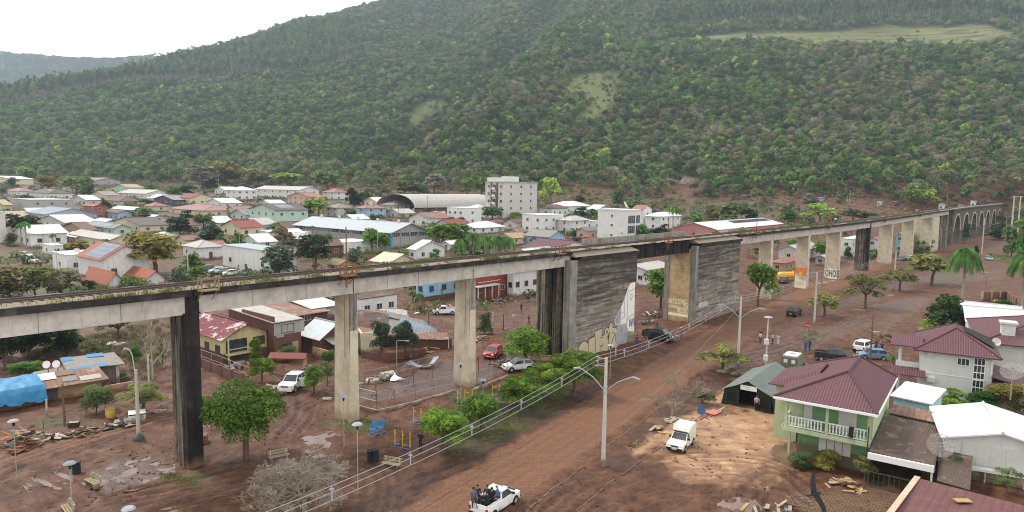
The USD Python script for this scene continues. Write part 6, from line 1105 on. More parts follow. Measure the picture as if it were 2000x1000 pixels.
# collapsed house
C = foot(705, 690); ch = thing('collapsed_house', 'collapsed house with caved-in grey roof sheets beside the street', 'house', tuple(C), math.radians(20))
obj('wall', MB().bx(0, 2.6, 0, .25, -.5, 3.0).bx(0, .25, .26, 6, -.5, 3.0), WM['cream'], ch); obj('wall', MB().bx(8, 13, -.3, -.1, -.5, 1.5), WM['brick'], ch)
r = np.random.RandomState(12)
for (x0, y0, z0, w, d, tx, ty_, rz, mm) in ((.5, 2.5, 3.0, 3.5, 3.6, .1, -.1, .1, 'rusty'), (2.2, 6.0, 4.1, 5.2, 3.6, .25, -.12, -.25, 'muddy'), (5.2, 5.6, 3.6, 5.0, 3.8, .32, -.2, -.3, 'grey'), (7.6, 6.8, 3.4, 5.2, 3.0, .05, -.28, -.2, 'grey'), (8.2, 3.6, 2.6, 4.6, 3.2, .3, -.3, -.45, 'blue'), (5.0, 2.6, 2.7, 3.4, 2.6, .35, .1, -.35, 'grey'), (10.2, .6, 1.9, 4.8, 2.8, .12, -.02, -.1, 'rusty'), (6.2, 9.2, 3.9, 4.2, 2.0, .4, -.1, -.2, 'palegrey'), (8.6, 9.0, 3.5, 2.8, 1.6, -.2, .2, .1, 'white'), (10.6, 5.2, 2.0, 2.6, 2.0, .4, -.5, -.5, 'blue'), (3.4, 8.6, 4.3, 3.4, 2.2, .15, -.05, -.15, 'rusty')):
    n_ = 7; v = []; st = []
    for j in range(n_):
        for i in range(n_):
            a, b_ = (i / (n_ - 1) - .5) * w, (j / (n_ - 1) - .5) * d; zz = .35 * (float(meshkit.noise(np.array([[x0 + a * .8, y0 + b_ * .8, 4]]))[0]) - .5)
            z = a * ty_ + b_ * tx + zz; v.append((x0 + a * math.cos(rz) - b_ * math.sin(rz), y0 + a * math.sin(rz) + b_ * math.cos(rz), z0 + z)); st.append((a, b_))
    ti = np.arange(n_ * n_).reshape(n_, n_); q = np.stack([ti[:-1, :-1].ravel(), ti[:-1, 1:].ravel(), ti[1:, 1:].ravel(), ti[1:, :-1].ravel()], 1)
    obj('roof_sheet', MB().add(v, q, st), RM[mm], ch)
for k in range(14): a = r.uniform(0, 12), r.uniform(0, 7), r.uniform(.3, 2.2); d = r.normal(size=3) * (1.6, 1.6, .7); obj('rafter', MB().rod(a, np.array(a) + d, .07, n=4), PLANK, ch)
obj('canopy_post', MB().rod((12.4, -.8, -.3), (12.4, -.8, 1.7), .05), WHT2, ch)
# ------------------------------------------------------------------ trees and plants
def limbs(h, spread, seed, n=5, r0=.16, fork=.42):
    r = np.random.RandomState(seed); m = MB(); m.tube([(0, 0, -.4), (.04 * h * r.normal() * .3, 0, h * fork * .6), (0, .02 * h, h * fork)], [r0 * 1.25, r0, r0 * .85], 7)
    for k in range(n):
        a = 6.28 * k / n + r.uniform(-.4, .4); m.tube([(0, .02 * h, h * fork), (math.cos(a) * spread * .35, math.sin(a) * spread * .35, h * (fork + .2)), (math.cos(a) * spread * .7, math.sin(a) * spread * .7, h * (fork + .38))], [r0 * .6, r0 * .42, r0 * .16], 5)
    return m
TP = {}; CG_ = {}
# forms are grown 6 m tall and 5 m wide, then fitted
def crown_form(form, seed, n, size):
    if form == 'round': c, q = lobes(seed, 18, 1.9, .8, 1.2, 2.1, 4.9, .55)
    elif form == 'wide': c, q = lobes(seed, 20, 2.1, .6, 1.0, 2.4, 4.9, .45)
    elif form == 'tall': c, q = lobes(seed, 18, 1.5, .7, 1.1, 1.6, 5.2, .7)
    elif form == 'bush': c, q = lobes(seed, 14, 1.9, .8, 1.2, .7, 4.6, .7)
    elif form == 'cone': 
        r = np.random.RandomState(seed); c = [(r.normal() * .15, r.normal() * .15, z) for z in np.linspace(.6, 5.6, 12)]; q = [1.7 * (1 - z / 6.6) + .25 for z in np.linspace(.6, 5.6, 12)]
    else: c, q = lobes(seed, 22, 2.3, .45, .85, 2.3, 5.2, .3)        # sparse
    return leaves(c, q, n, size, seed, .85, .55, .35 if form == 'sparse' else .5)
FORMS = {'round': (5.6, 6.1), 'wide': (5.4, 5.8), 'tall': (4.6, 6.1), 'bush': (5.6, 5.7), 'cone': (3.4, 6.0), 'sparse': (5.4, 5.8)}
KNAME = {'dark': 'dark green', 'green': 'green', 'mid': 'dull green', 'olive': 'olive green', 'lime': 'pale lime green', 'grey': 'grey-brown', 'brown': 'brownish', 'vivid': 'bright green', 'sunny': 'fresh yellow-green', 'silver': 'silvery green', 'autumn': 'yellow-olive', 'deep': 'very dark green'}
FN = {'round': 'round', 'wide': 'spreading', 'tall': 'upright', 'bush': 'bushy', 'cone': 'conical', 'sparse': 'thin-leaved'}
def tree(loc, px, py, wpx, hpx, kind='green', form='round', det=None, name=None, rz=None, group=None):
    """a leafy tree or shrub whose foot is seen at (px, py) and which spans wpx by hpx there"""
    P = foot(px, py); s = scale_at(P); d = det or (0 if P[1] > 170 else 1 if P[1] > 95 else 3 if wpx > 90 and P[1] < 80 else 2)
    key = (kind, form, d, int(px * 7 + py) % (2 if d == 0 else 3)); n, size = {0: (520, .42), 1: (1400, .27), 2: (5200, .14), 3: (13000, .095)}[d]
    if form == 'sparse': n = int(n * .55)
    sd = sum(map(ord, kind + form)) * 7 + d * 31 + key[3] * 101
    if key not in CG_:
        g_ = crown_form(form, sd, n, size); rr = np.hypot(g_[0][:, 0], g_[0][:, 1]); CG_[key] = (g_, 2 * np.percentile(rr, 96), g_[0][:, 2].max())
    g_, w0, h0 = CG_[key]; nm = name or ('bush' if form == 'bush' else 'tree')
    label = '%s %s %s %s' % (FN[form], KNAME[kind], nm if nm != 'bush' else 'shrub', loc); label = label.replace('bushy', 'dense')
    k_ = 1.04 if P[1] > 170 else 1.0; sc = (wpx * s / w0 * k_, wpx * s / w0 * k_, hpx * s / h0 * k_); a = rz if rz is not None else (px * 13 % 628) / 100
    if (key, nm) in TP: return dup(TP[(key, nm)], label, tuple(P), a, group, sc)
    t = thing(nm, label, 'shrub' if nm == 'bush' else 'tree', tuple(P), a, group, sc); TP[(key, nm)] = t
    obj('crown', g_, LEAF[kind], t)
    obj('trunk', limbs(6.0, 2.0, sd, 6 if d else 4, .15 if form != 'bush' else .09, .36 if form not in ('bush', 'cone') else .15), BARK, t); return t
def bare(loc, px, py, wpx, hpx, m, seed, depth=6, name='bare_tree', low=False, r0=.16):
    P = foot(px, py); s = scale_at(P); r = np.random.RandomState(seed); w, h = wpx * s, hpx * s * (.86 if low else 1); segs = []; tmax = [0, 0]
    def grow(p, d, L, rad, k):
        e = p + d * L; mid = p + d * L * .5 + r.normal(size=3) * L * .05; segs.append((p, mid, rad, rad * .86)); segs.append((mid, e, rad * .86, rad * .72))
        if k == 0: return
        for _ in range(3 if k > 1 and r.uniform() < .62 else 2):
            q = d + r.normal(size=3) * (.5 if not low else .55); q[2] = q[2] * .8 + (.16 if not low else .08); q /= np.linalg.norm(q); grow(e, q, L * r.uniform(.62, .9), rad * .62, k - 1)
    if low:
        for k in range(7): a = 6.28 * k / 7; grow(np.array([0, 0, 1.5]), np.array([math.cos(a) * .8, math.sin(a) * .8, .55]), .95, r0 * .6, depth)
        segs.append((np.array([0, 0, -.4]), np.array([0, 0, 1.5]), r0 * 1.4, r0))
    else: grow(np.array([0, 0, -.3]), np.array([.03, .02, 1.0]), 1.7, r0, depth)
    A = np.array([q[1] for q in segs]); f1 = w / max(np.ptp(A[:, 0]), np.ptp(A[:, 1])); f2 = h / A[:, 2].max(); tr, tw_ = MB(), MB()
    F_ = np.array([f1, f1, f2])
    for a, b, ra, rb in segs: (tr if ra > r0 * .3 else tw_).rod(a * F_, b * F_, max(ra, .015), max(rb, .013), 5 if ra > r0 * .3 else 3, cap=False)
    t = thing(name, 'leafless ' + loc, 'tree', tuple(P)); obj('trunk', tr, m, t); obj('twigs', tw_, m, t, kind='stuff'); return t
def palm(loc, px, py, wpx, hpx, seed=1, n=16, droop=1.0, kind='vivid', lean=0.0, ragged=False):
    P = foot(px, py); s = scale_at(P); R = wpx * s / 2; H = hpx * s; r = np.random.RandomState(seed)
    t = thing('palm_tree', 'palm tree ' + loc, 'palm tree', tuple(P)); top = np.array([lean, 0, H - R * .55]); tr = MB(); tr.tube([(0, 0, -.3), (lean * .4, 0, top[2] * .5), top], np.array([.2, .15, .13]) * (1.6 if hpx > 100 else 1), 8); obj('trunk', tr, BARKG, t)
    for k in range(n):
        a = 6.283 * k / n + r.uniform(-.2, .2); up = r.uniform(.1, 1.1); d = np.array([math.cos(a), math.sin(a), 0]); sd = np.array([-math.sin(a), math.cos(a), 0]); m = MB(); pts = []
        for u in np.linspace(0, 1, 7): pts.append(top + d * R * (u - .12 * u * u) + np.array([0, 0, 1]) * R * (up * u * .9 - droop * (1.1 + up * .4) * u * u))
        m.tube(pts, np.linspace(.04, .012, 7), 3)
        v, f = [], []
        for i in range(26):
            u = .1 + .9 * i / 25; j = min(int(u * 6), 5); p = pts[j] + (pts[j + 1] - pts[j]) * (u * 6 - j); ln = R * .34 * (1 - abs(u - .45) * 1.1) + .1; tg = (pts[j + 1] - pts[j]); tg = tg / np.linalg.norm(tg)
            for sg in (-1, 1):
                q = p + sd * sg * ln * .75 + tg * ln * .5 + np.array([0, 0, -1]) * ln * r.uniform(.15, .75); w = tg * .085 * R / 2; b = len(v); v += [p - w, p + w, q]; f.append([b, b + 1, b + 2])
        m.add(v, f); obj('frond', m, LEAF[kind], t)
    return t
# park and street trees
tree('left of the first free-standing pier base, largest in the park', 480, 896, 172, 150, 'vivid', 'round')
tree('nearest the blue and yellow exercise frames', 863, 886, 100, 90, 'vivid', 'round')
tree('right of the exercise frames, second along the power line', 940, 846, 84, 76, 'vivid', 'round')
tree('third along the power line from the left', 1010, 800, 78, 68, 'vivid', 'round')
tree('between the dark round tree and the power line', 1062, 780, 96, 72, 'sunny', 'wide')
tree('below the graffiti of the first tower', 1122, 774, 100, 92, 'sunny', 'wide')
tree('in front of the dark recess of the first tower', 1027, 716, 116, 78, 'vivid', 'round')
tree('between the two concrete towers', 1290, 604, 62, 80, 'vivid', 'round')
tree('right of the second concrete tower', 1480, 598, 66, 88, 'vivid', 'round')
tree('on the verge below the second street light', 1412, 728, 100, 54, 'olive', 'sparse')
tree('on the median left of the third street light', 1610, 618, 66, 52, 'olive', 'sparse')
tree('on the muddy median with a leaning fork', 1690, 602, 76, 68, 'olive', 'sparse')
tree('behind the leaning forked tree on the median', 1758, 568, 66, 46, 'olive', 'sparse')
tree('left of the tall palm on the median', 1820, 556, 80, 62, 'olive', 'wide')
tree('left of the conifers behind the white house', 1843, 664, 82, 94, 'dark', 'round')
for k, (x, w, h, l) in enumerate(((1838, 30, 52, 'leftmost of three behind the maroon roof'), (1866, 44, 70, 'middle of three behind the maroon roof'), (1892, 34, 54, 'rightmost of three behind the maroon roof'))): tree(l, x, 674, w, h, 'deep', 'cone', 2, name='conifer')
palm('with hanging fronds on the median beside the dirt road', 1878, 608, 70, 140, 3, 34, 1.2, 'green')
palm('cut by the right edge above the yard wall', 1996, 610, 72, 134, 4, 34, 1.2, 'green')
palm('small one by the gate of the white house', 1744, 728, 34, 42, 5, 12, .8, 'olive')
palm('standing tall behind the viaduct near the white hall', 1313, 462, 32, 66, 6, 16, .9)
for k, (x, y, w, h) in enumerate(((900, 498, 46, 42), (922, 496, 50, 50), (944, 500, 54, 52), (968, 497, 50, 46), (990, 493, 42, 40))): palm('number %s from the left in the thick palm grove behind the viaduct' % ('one', 'two', 'three', 'four', 'five')[k], x, y, w, h, 20 + k, 14, 1.1, 'green')
for k, (x, y, w, h, l) in enumerate(((42, 482, 22, 50, 'thin white-stemmed left one before the white bungalow'), (52, 484, 24, 56, 'thin white-stemmed right one before the white bungalow'), (205, 496, 24, 34, 'small one in front of the broken white roof'), (104, 484, 16, 30, 'stubby one at the corner of the white bungalow'), (806, 590, 20, 26, 'small left one beside the collapsed house'), (820, 598, 20, 30, 'small right one beside the collapsed house'), (642, 476, 18, 24, 'slim one in front of the sports hall'), (1046, 478, 16, 22, 'small one beside the pale blue cottage'))): palm(l, x, y, w, h, 40 + k, 12, .9, 'green')
bare('spreading pale tree with a dense web of twigs at lower centre left', 594, 1004, 236, 150, mat('old_twig', '82786a', .95, .25, 5), 3, 7, low=True, r0=.15)
bare('tree on the verge of the main road opposite the white van', 1312, 818, 132, 104, mat('old_twig', '82786a', .95, .25, 5), 5, 7, r0=.13)
bare('pale tree standing on the scrubby slope behind the first pier', 298, 745, 70, 118, TWIG, 6, 6, r0=.12)
bare('small tree in the yard before the blue house', 866, 590, 26, 32, BARK, 8, 4, r0=.08)
bare('pruned shrub beside the mesh dish and garage house', 1852, 925, 66, 62, TWIG, 9, 4, r0=.08, low=True)
bare('pruned shrub in front of the garage doors', 1912, 930, 44, 52, TWIG, 10, 4, r0=.07)
bare('dead tree by the riverbank above the blue-grey gable shed', 172, 366, 22, 26, BARK, 11, 5, r0=.12)
for a in (('beside the plank shack', 188, 803, 60, 56, 'mid', 'bush'), ('behind the curved street lamp', 280, 806, 96, 60, 'olive', 'sparse'), ('in front of the yellow house, broad one', 512, 748, 54, 52, 'vivid', 'wide'), ('in front of the yellow house wall, slim one', 498, 716, 26, 60, 'vivid', 'tall'), ('beside the parked white pickup', 613, 768, 46, 54, 'sunny', 'round'),
          ('before the grey metal roofed house', 642, 716, 28, 36, 'mid', 'round'), ('left one of two before the collapsed house', 746, 702, 46, 80, 'silver', 'round'), ('right one of two before the collapsed house', 792, 700, 54, 76, 'silver', 'round'), ('on the street corner right of the third pier', 946, 652, 32, 46, 'mid', 'bush'),
          ('left of the plank shack in deep scrub', 60, 700, 110, 90, 'deep', 'bush'), ('at the left edge under the girder', 10, 720, 90, 110, 'deep', 'bush'), ('under the girder left of the plank shack roof', 115, 690, 90, 70, 'dark', 'bush'), ('in front of the block shack wall', 50, 742, 60, 36, 'green', 'bush'),
          ('at the left edge behind the rails', 20, 582, 90, 62, 'autumn', 'bush'), ('behind the rails left of the orange roofs', 70, 578, 80, 62, 'olive', 'bush'), ('behind the rails, brown one below the flat annex', 118, 574, 80, 52, 'brown', 'bush'), ('below the left orange roof wing', 172, 572, 30, 26, 'dark', 'bush'), ('before the orange gabled porch wing', 262, 562, 50, 26, 'sunny', 'bush'),
          ('on the far scrub slope behind the first pier, upper', 230, 660, 70, 44, 'brown', 'sparse'), ('on the far scrub slope behind the first pier, lower', 190, 700, 60, 40, 'olive', 'sparse'), ('left of the first pier on the slope', 318, 716, 40, 46, 'olive', 'sparse'), ('by the wooden fence on the left slope', 262, 706, 30, 34, 'green', 'bush'),
          ('beside the white pickup gate', 560, 706, 36, 34, 'mid', 'bush'), ('left of the second pier base', 640, 752, 34, 50, 'mid', 'sparse')): tree(*a)
# plants round the near houses on the right
for a in (('in the flood mud left of the green house', 1562, 912, 50, 34, 'mid', 'bush'), ('before the closed shutter of the green house', 1616, 914, 54, 34, 'autumn', 'bush'), ('at the near corner of the green house', 1688, 936, 40, 50, 'olive', 'sparse'), ('beside the carport gate', 1812, 934, 36, 30, 'autumn', 'bush'), ('below the pruned shrubs', 1866, 950, 64, 58, 'mid', 'bush'), ('before the garage house wall, right', 1966, 968, 50, 56, 'mid', 'sparse'),
          ('behind the white lean-to roof', 1868, 806, 70, 48, 'vivid', 'bush'), ('right of the lean-to among the yards', 1918, 804, 70, 44, 'green', 'bush'), ('pale one between the two white roofs', 1890, 812, 40, 26, 'lime', 'bush'), ('large one at the right edge behind the garage house', 1984, 812, 100, 66, 'autumn', 'bush'), ('beside the brown yard wall', 1958, 604, 40, 20, 'green', 'bush'), ('under the palm by the white house', 1880, 626, 40, 40, 'olive', 'sparse'), ('with yellow flowers left of the conifers', 1812, 668, 34, 46, 'lime', 'bush'),
          ('in the verge left of the second bare tree', 1372, 790, 50, 30, 'olive', 'bush'), ('on the dark verge by the tent', 1436, 748, 70, 30, 'brown', 'sparse')): tree(*a, name='bush' if a[6] == 'bush' else 'tree')
# town trees, near to far
for a in (('large one beside the shop with parked cars', 305, 538, 118, 86, 'autumn', 'wide', 1), ('perfectly round one in the middle of the left rooftops', 353, 470, 48, 46, 'deep', 'round', 1), ('behind the parked cars', 378, 524, 36, 30, 'vivid', 'bush', 1), ('beside the dark car by the rails', 384, 550, 30, 32, 'vivid', 'bush', 1), ('right of the shop, in front of the rails', 546, 538, 78, 62, 'silver', 'bush', 1), ('large one right of the shop', 616, 530, 66, 70, 'dark', 'round', 1), ('below the low white roof by the mint house', 556, 478, 46, 36, 'brown', 'bush'), ('before the crumpled roof house', 690, 522, 30, 36, 'silver', 'bush'),
          ('in front of the blue corner of the sports hall, left', 726, 492, 40, 46, 'green', 'round'), ('in front of the blue corner of the sports hall, right', 752, 494, 34, 40, 'vivid', 'round'), ('right of the sports hall', 864, 482, 54, 46, 'vivid', 'round'), ('behind the palm grove', 900, 478, 46, 40, 'green', 'bush'), ('below the terracotta roof', 845, 470, 30, 36, 'mid', 'bush'), ('beside the crumpled roof house', 850, 512, 22, 26, 'green', 'bush'), ('beyond the crumpled roof', 790, 506, 40, 20, 'olive', 'bush'),
          ('left of the white bungalow', 46, 462, 54, 44, 'dark', 'round'), ('left corner of the white bungalow yard', 18, 480, 26, 26, 'mid', 'bush'), ('in the yard of the broken white roof house', 150, 494, 50, 24, 'autumn', 'bush'), ('between the grey tiled roofs', 290, 430, 46, 26, 'mid', 'bush'), ('behind the grey tiled house', 275, 440, 40, 24, 'dark', 'bush'), ('right of the dark round tree', 410, 480, 66, 40, 'dark', 'bush'), ('in front of the brick garden wall', 398, 446, 40, 26, 'mid', 'round'), ('below the red-roofed porch house', 465, 480, 26, 26, 'green', 'bush'), ('beside the pale hip-roofed house', 432, 486, 30, 30, 'dark', 'bush'),
          ('left of the mint green gable', 485, 450, 34, 26, 'green', 'bush'), ('right of the mint green gable', 540, 456, 32, 22, 'mid', 'bush'), ('in front of the peach house', 622, 424, 52, 38, 'lime', 'round'), ('right of the peach house', 600, 420, 24, 30, 'dark', 'bush'), ('left of the light blue house', 690, 412, 26, 44, 'deep', 'tall'), ('before the light blue house', 690, 424, 32, 16, 'sunny', 'bush'), ('beside the light blue house porch', 732, 430, 22, 12, 'dark', 'bush'), ('right of the white modern house', 962, 432, 40, 28, 'dark', 'round'), ('in front of the white modern house', 882, 442, 22, 18, 'green', 'bush'), ('right of the white modern house, low', 900, 444, 18, 20, 'green', 'bush'),
          ('left of the white terrace', 1010, 428, 30, 14, 'lime', 'bush'), ('between the pale blue cottage and the cars', 1122, 466, 24, 20, 'dark', 'bush'), ('right of the bright blue house', 1158, 430, 26, 22, 'green', 'bush'), ('in front of the big pale hip roof', 1135, 424, 30, 20, 'dark', 'bush'), ('before the tall white block, left part of the hedge', 1248, 472, 50, 34, 'green', 'bush'), ('before the tall white block, right part of the hedge', 1288, 468, 44, 30, 'dark', 'bush'), ('beside the street right of the tall palm', 1338, 460, 26, 24, 'mid', 'bush'), ('right of the street behind the second tower', 1360, 448, 34, 30, 'green', 'bush'), ('in front of the pink walled house', 1430, 474, 40, 24, 'mid', 'palm' if False else 'bush'), ('right of the pink walled house', 1452, 470, 24, 26, 'lime', 'sparse'),
          ('behind the far piers, by the tractor', 1548, 492, 32, 24, 'green', 'bush'), ('between the second and third far piers', 1606, 508, 30, 36, 'vivid', 'round'), ('right of the third far pier', 1656, 506, 18, 24, 'green', 'bush'), ('right of the dark fluted far pier', 1709, 512, 18, 26, 'vivid', 'bush'), ('beside the sixth far pier', 1806, 492, 40, 24, 'vivid', 'bush'), ('under the stone arches', 1944, 468, 36, 22, 'dark', 'bush'), ('below the stone arches, left', 1882, 474, 22, 36, 'dark', 'tall'), ('small dark one by the far street light', 1906, 500, 10, 20, 'deep', 'tall'), ('before the first far arch', 1886, 452, 30, 26, 'mid', 'bush'), ('before the second far arch', 1916, 446, 30, 22, 'dark', 'bush'), ('before the third far arch', 1958, 452, 40, 34, 'olive', 'bush'), ('before the last far arch in view', 1994, 440, 36, 36, 'mid', 'round'), ('at the right edge below the arches, left', 1976, 500, 36, 60, 'mid', 'bush'), ('at the right edge below the arches, right', 2000, 505, 50, 76, 'green', 'bush')): tree(*a)
for a in (('behind the far left warehouse', 52, 352, 40, 26, 'lime', 'round'), ('left of the low grey-brown shed', 94, 376, 40, 34, 'autumn', 'round'), ('large one before the low grey-brown shed', 150, 382, 54, 38, 'mid', 'round'), ('dark one before the low grey-brown shed', 172, 384, 30, 28, 'dark', 'bush'), ('right of the tan roofed green cottage', 292, 374, 26, 14, 'vivid', 'bush'), ('beyond the white tent-like roofs, left', 340, 388, 28, 22, 'green', 'round'), ('beyond the white tent-like roofs, right', 366, 386, 32, 24, 'deep', 'round'), ('big golden one by the riverbank', 442, 366, 62, 50, 'autumn', 'wide'), ('grey one left of the big golden tree', 396, 368, 60, 44, 'grey', 'round'), ('dark one under the big golden tree', 424, 368, 46, 26, 'dark', 'bush'), ('left of the pinkish cottage', 20, 366, 24, 20, 'mid', 'bush'), ('below the pinkish cottage', 52, 392, 26, 12, 'green', 'bush'), ('left of the unfinished flat block', 6, 378, 16, 10, 'dark', 'bush'), ('in front of the grey and white roof', 285, 402, 34, 14, 'mid', 'bush'), ('before the purple-brown roof', 206, 410, 18, 22, 'dark', 'bush'), ('beside the faded hip roof', 365, 428, 26, 18, 'dark', 'bush'), ('right of the cream red gable', 425, 404, 18, 16, 'dark', 'bush'), ('behind the two-tier red roof', 640, 378, 64, 46, 'mid', 'round'), ('left of the two-tier red roof', 560, 368, 60, 30, 'lime', 'wide'), ('on the bank behind the white industrial hall', 505, 366, 60, 36, 'olive', 'round'),
          ('on the bank left of the arched hangar', 710, 398, 36, 28, 'dark', 'bush'), ('on the bank behind the arched hangar, left', 745, 386, 50, 26, 'olive', 'sparse'), ('on the bank behind the arched hangar, middle', 790, 384, 56, 32, 'olive', 'round'), ('on the bank behind the arched hangar, green one', 818, 384, 40, 24, 'green', 'round'), ('grey one on the bank behind the hangar', 848, 380, 44, 40, 'grey', 'round'), ('lime one left of the apartment block, smaller', 912, 386, 30, 38, 'sunny', 'tall'), ('lime one left of the apartment block, larger', 940, 384, 46, 40, 'sunny', 'round'), ('tall thin one right of the apartment block', 1076, 404, 46, 56, 'lime', 'sparse'), ('behind the bright blue house', 1130, 404, 34, 22, 'dark', 'bush'), ('upright dark one on the bank right of the bright blue house', 1207, 406, 26, 34, 'dark', 'tall'), ('low one on the bank right of the upright dark tree', 1240, 410, 50, 24, 'mid', 'bush'), ('second low one on the bank right of the upright dark tree', 1272, 412, 40, 20, 'brown', 'bush'),
          ('large one behind the long white hall, left', 1418, 432, 56, 38, 'mid', 'bush'), ('large one behind the long white hall, right', 1458, 430, 40, 30, 'dark', 'bush'), ('at the left end of the long white hall', 1388, 428, 24, 22, 'autumn', 'bush'), ('dark one on the bank beyond the hall', 1540, 432, 38, 28, 'dark', 'bush'), ('pale feathery one on the bank beyond the hall', 1602, 438, 66, 40, 'lime', 'sparse'), ('grey one on the bare bank, left', 1580, 396, 34, 18, 'grey', 'bush'), ('lime one by the huts, left', 1780, 404, 36, 34, 'sunny', 'round'), ('lime one by the huts, right', 1812, 402, 32, 32, 'lime', 'round'), ('beyond the viaduct end by the huts', 1885, 388, 24, 26, 'green', 'round'), ('grey bush at the foot of the hill in the middle', 1490, 398, 30, 14, 'grey', 'bush'), ('vivid one at the foot of the hill beyond the piers', 1640, 396, 20, 14, 'vivid', 'bush'), ('olive scrub left of the bank hut', 1660, 420, 40, 14, 'olive', 'bush'), ('olive scrub right of the bank hut', 1690, 424, 46, 12, 'mid', 'bush')): tree(*a)
# spiky plant on the verge, grass and stubble
P = foot(1236, 875); yc = thing('agave_plant', 'low spiky yellow-green plant on the verge by the first street light', 'plant', tuple(P)); r = np.random.RandomState(2)
for k in range(26):
    a = r.uniform(0, 6.28); e = r.uniform(.2, 1.2); d = np.array([math.cos(a), math.sin(a), 0]); sd = np.array([-d[1], d[0], 0]) * .05; L = r.uniform(.5, .9)
    obj('blade', MB().add([sd * .6, -sd * .6, d * L * .55 + [0, 0, L * e * .6] + sd, d * L * .55 + [0, 0, L * e * .6] - sd, d * L + [0, 0, L * e * .55]], [[0, 1, 3], [0, 3, 2], [2, 3, 4]]), LEAF['autumn'], yc)
pts = []; w = GRASS[:1] + GRASS[1:4] + GRASS[6:8]; r = np.random.RandomState(31)
for g in w:
    x0, y0, x1, y1 = g.bounds; n = int(g.area * 16)
    q = np.stack([r.uniform(x0, x1, n), r.uniform(y0, y1, n)], 1); q = q[shapely.contains_xy(g, q[:, 0], q[:, 1])]; q = q[meshkit.noise(np.column_stack([q / 1.6, q[:, 0] * 0])) > .42]
    pts += [(a, b, gz(a, b)) for a, b in q]
tag(obj('grass', tufts(pts, 26000, .15, 8, .035), LEAF['olive']), 'short muddy grass on the park verge and median', 'grass', None, 'stuff')
# low scrub on the bare slope at the left and on the scoured bank
pts = []; SCRUB = region([(0, 700), (130, 668), (330, 622), (335, 700), (300, 745), (210, 740), (110, 700)])
x0, y0, x1, y1 = SCRUB.bounds; q = np.stack([r.uniform(x0, x1, 900), r.uniform(y0, y1, 900)], 1); q = q[shapely.contains_xy(SCRUB, q[:, 0], q[:, 1])]
for a, b in q:
    for _ in range(5): pts.append((a + r.normal() * .25, b + r.normal() * .25, gz(a, b)))
tag(obj('dry_scrub', tufts(pts, 12000, .75, 18, .035, .5), LEAF['brown']), 'dry brown scrub covering the slope behind the first span', 'scrub', None, 'stuff')
sx, sy = r.uniform(-520, 330, 13000), r.uniform(300, 680, 13000); kk = (beyond(sx, sy) > -78) & (beyond(sx, sy) < 14) & (meshkit.noise(np.stack([sx / 22, sy / 22, sx * 0], 1)) > .27); sx, sy = sx[kk], sy[kk]; sz = hz(sx, sy)
v, f = leaves(np.stack([sx, sy, sz + .5], 1), np.full(len(sx), 1.4), 62000, .5, 77, .5)
tag(obj('bank_scrub', (v, f), LEAF['brown']), 'torn brown scrub and flood litter along the scoured riverbank', 'scrub', None, 'stuff')

# low garden growth between the houses of the town
r = np.random.RandomState(61); gx_, gy_2 = r.uniform(-440, 170, 11000), r.uniform(120, 590, 11000); s_ = (gx_ - VP[0]) * VN[0] + (gy_2 - VP[1]) * VN[1]
boxes = []
for p_ in stage.GetPrimAtPath('/World').GetChildren():
    if p_.GetCustomDataByKey('category') in ('house', 'shed', 'building', 'hall', 'warehouse', 'hangar', 'car', 'pickup truck'):
        bb2 = UsdGeom.BBoxCache(0, ['default']).ComputeWorldBound(p_); m_ = bb2.GetMatrix().GetInverse(); R_ = bb2.GetRange(); boxes.append((np.array(m_), np.array(R_.GetMin()), np.array(R_.GetMax())))
kk = (s_ > 30) & (beyond(gx_, gy_2) < -30) & (meshkit.noise(np.stack([gx_ / 14, gy_2 / 14, gx_ * 0], 1)) > .38)
for m_, a_, b_ in boxes:
    q = np.column_stack([gx_, gy_2, np.zeros(len(gx_)), np.ones(len(gx_))]) @ m_; kk &= ~((q[:, 0] > a_[0] - .6) & (q[:, 0] < b_[0] + .6) & (q[:, 1] > a_[1] - .6) & (q[:, 1] < b_[1] + .6))
gx_, gy_2 = gx_[kk], gy_2[kk]; gzz = hz(gx_, gy_2); rr = r.uniform(.6, 1.75, len(gx_)) ** 1.5
for q, (kn, kl) in enumerate((('mid', 'dull green'), ('dark', 'dark green'), ('olive', 'olive'))):
    w_ = np.arange(len(gx_)) % 3 == q
    v, f = leaves(np.stack([gx_[w_], gy_2[w_], gzz[w_] + rr[w_] * .55], 1), rr[w_], int(w_.sum() * 22), .45, 80 + q, .8); tag(obj('garden_growth', (v, f), LEAF[kn]), 'low %s garden growth filling the yards between the town houses' % kl, 'shrubbery', None, 'stuff')
# ------------------------------------------------------------------ vehicles
def paint(name, col, rough=.35, mud=.45): return mat('paint_' + name, col, rough, .06, 2, spec=.5, coat=.35, mud=mud, mudcol='6e5646')
PT = {'white': paint('white', 'cfcfcb'), 'black': paint('black', '15161a'), 'silver': paint('silver', '8e9296'), 'blue': paint('blue', '5f7896'), 'grey': paint('grey', '55595e'), 'red': paint('red', 'b03038'), 'crimson': paint('crimson', 'b8202a'), 'oldwhite': paint('old_white', 'd0cdc0', .5), 'army': paint('army', '5a5f4e', .8), 'yellow': paint('yellow', 'd8a01c', .5), 'darkgreen': paint('dark_green', '1e3a24', .5)}
TYRE = mat('tyre', '161413', .9, .2, 6); RIM = mat('wheel_rim', '8a8680', .5, .2, 5); TRIM = mat('black_trim', '141416', .6, .1); LAMP = mat('lamp_lens', 'c9c9c2', .2, .05); TAIL = mat('tail_lens', '8e1a1c', .3, .1); PLATE = mat('number_plate', 'b5b5b0', .5, .05)
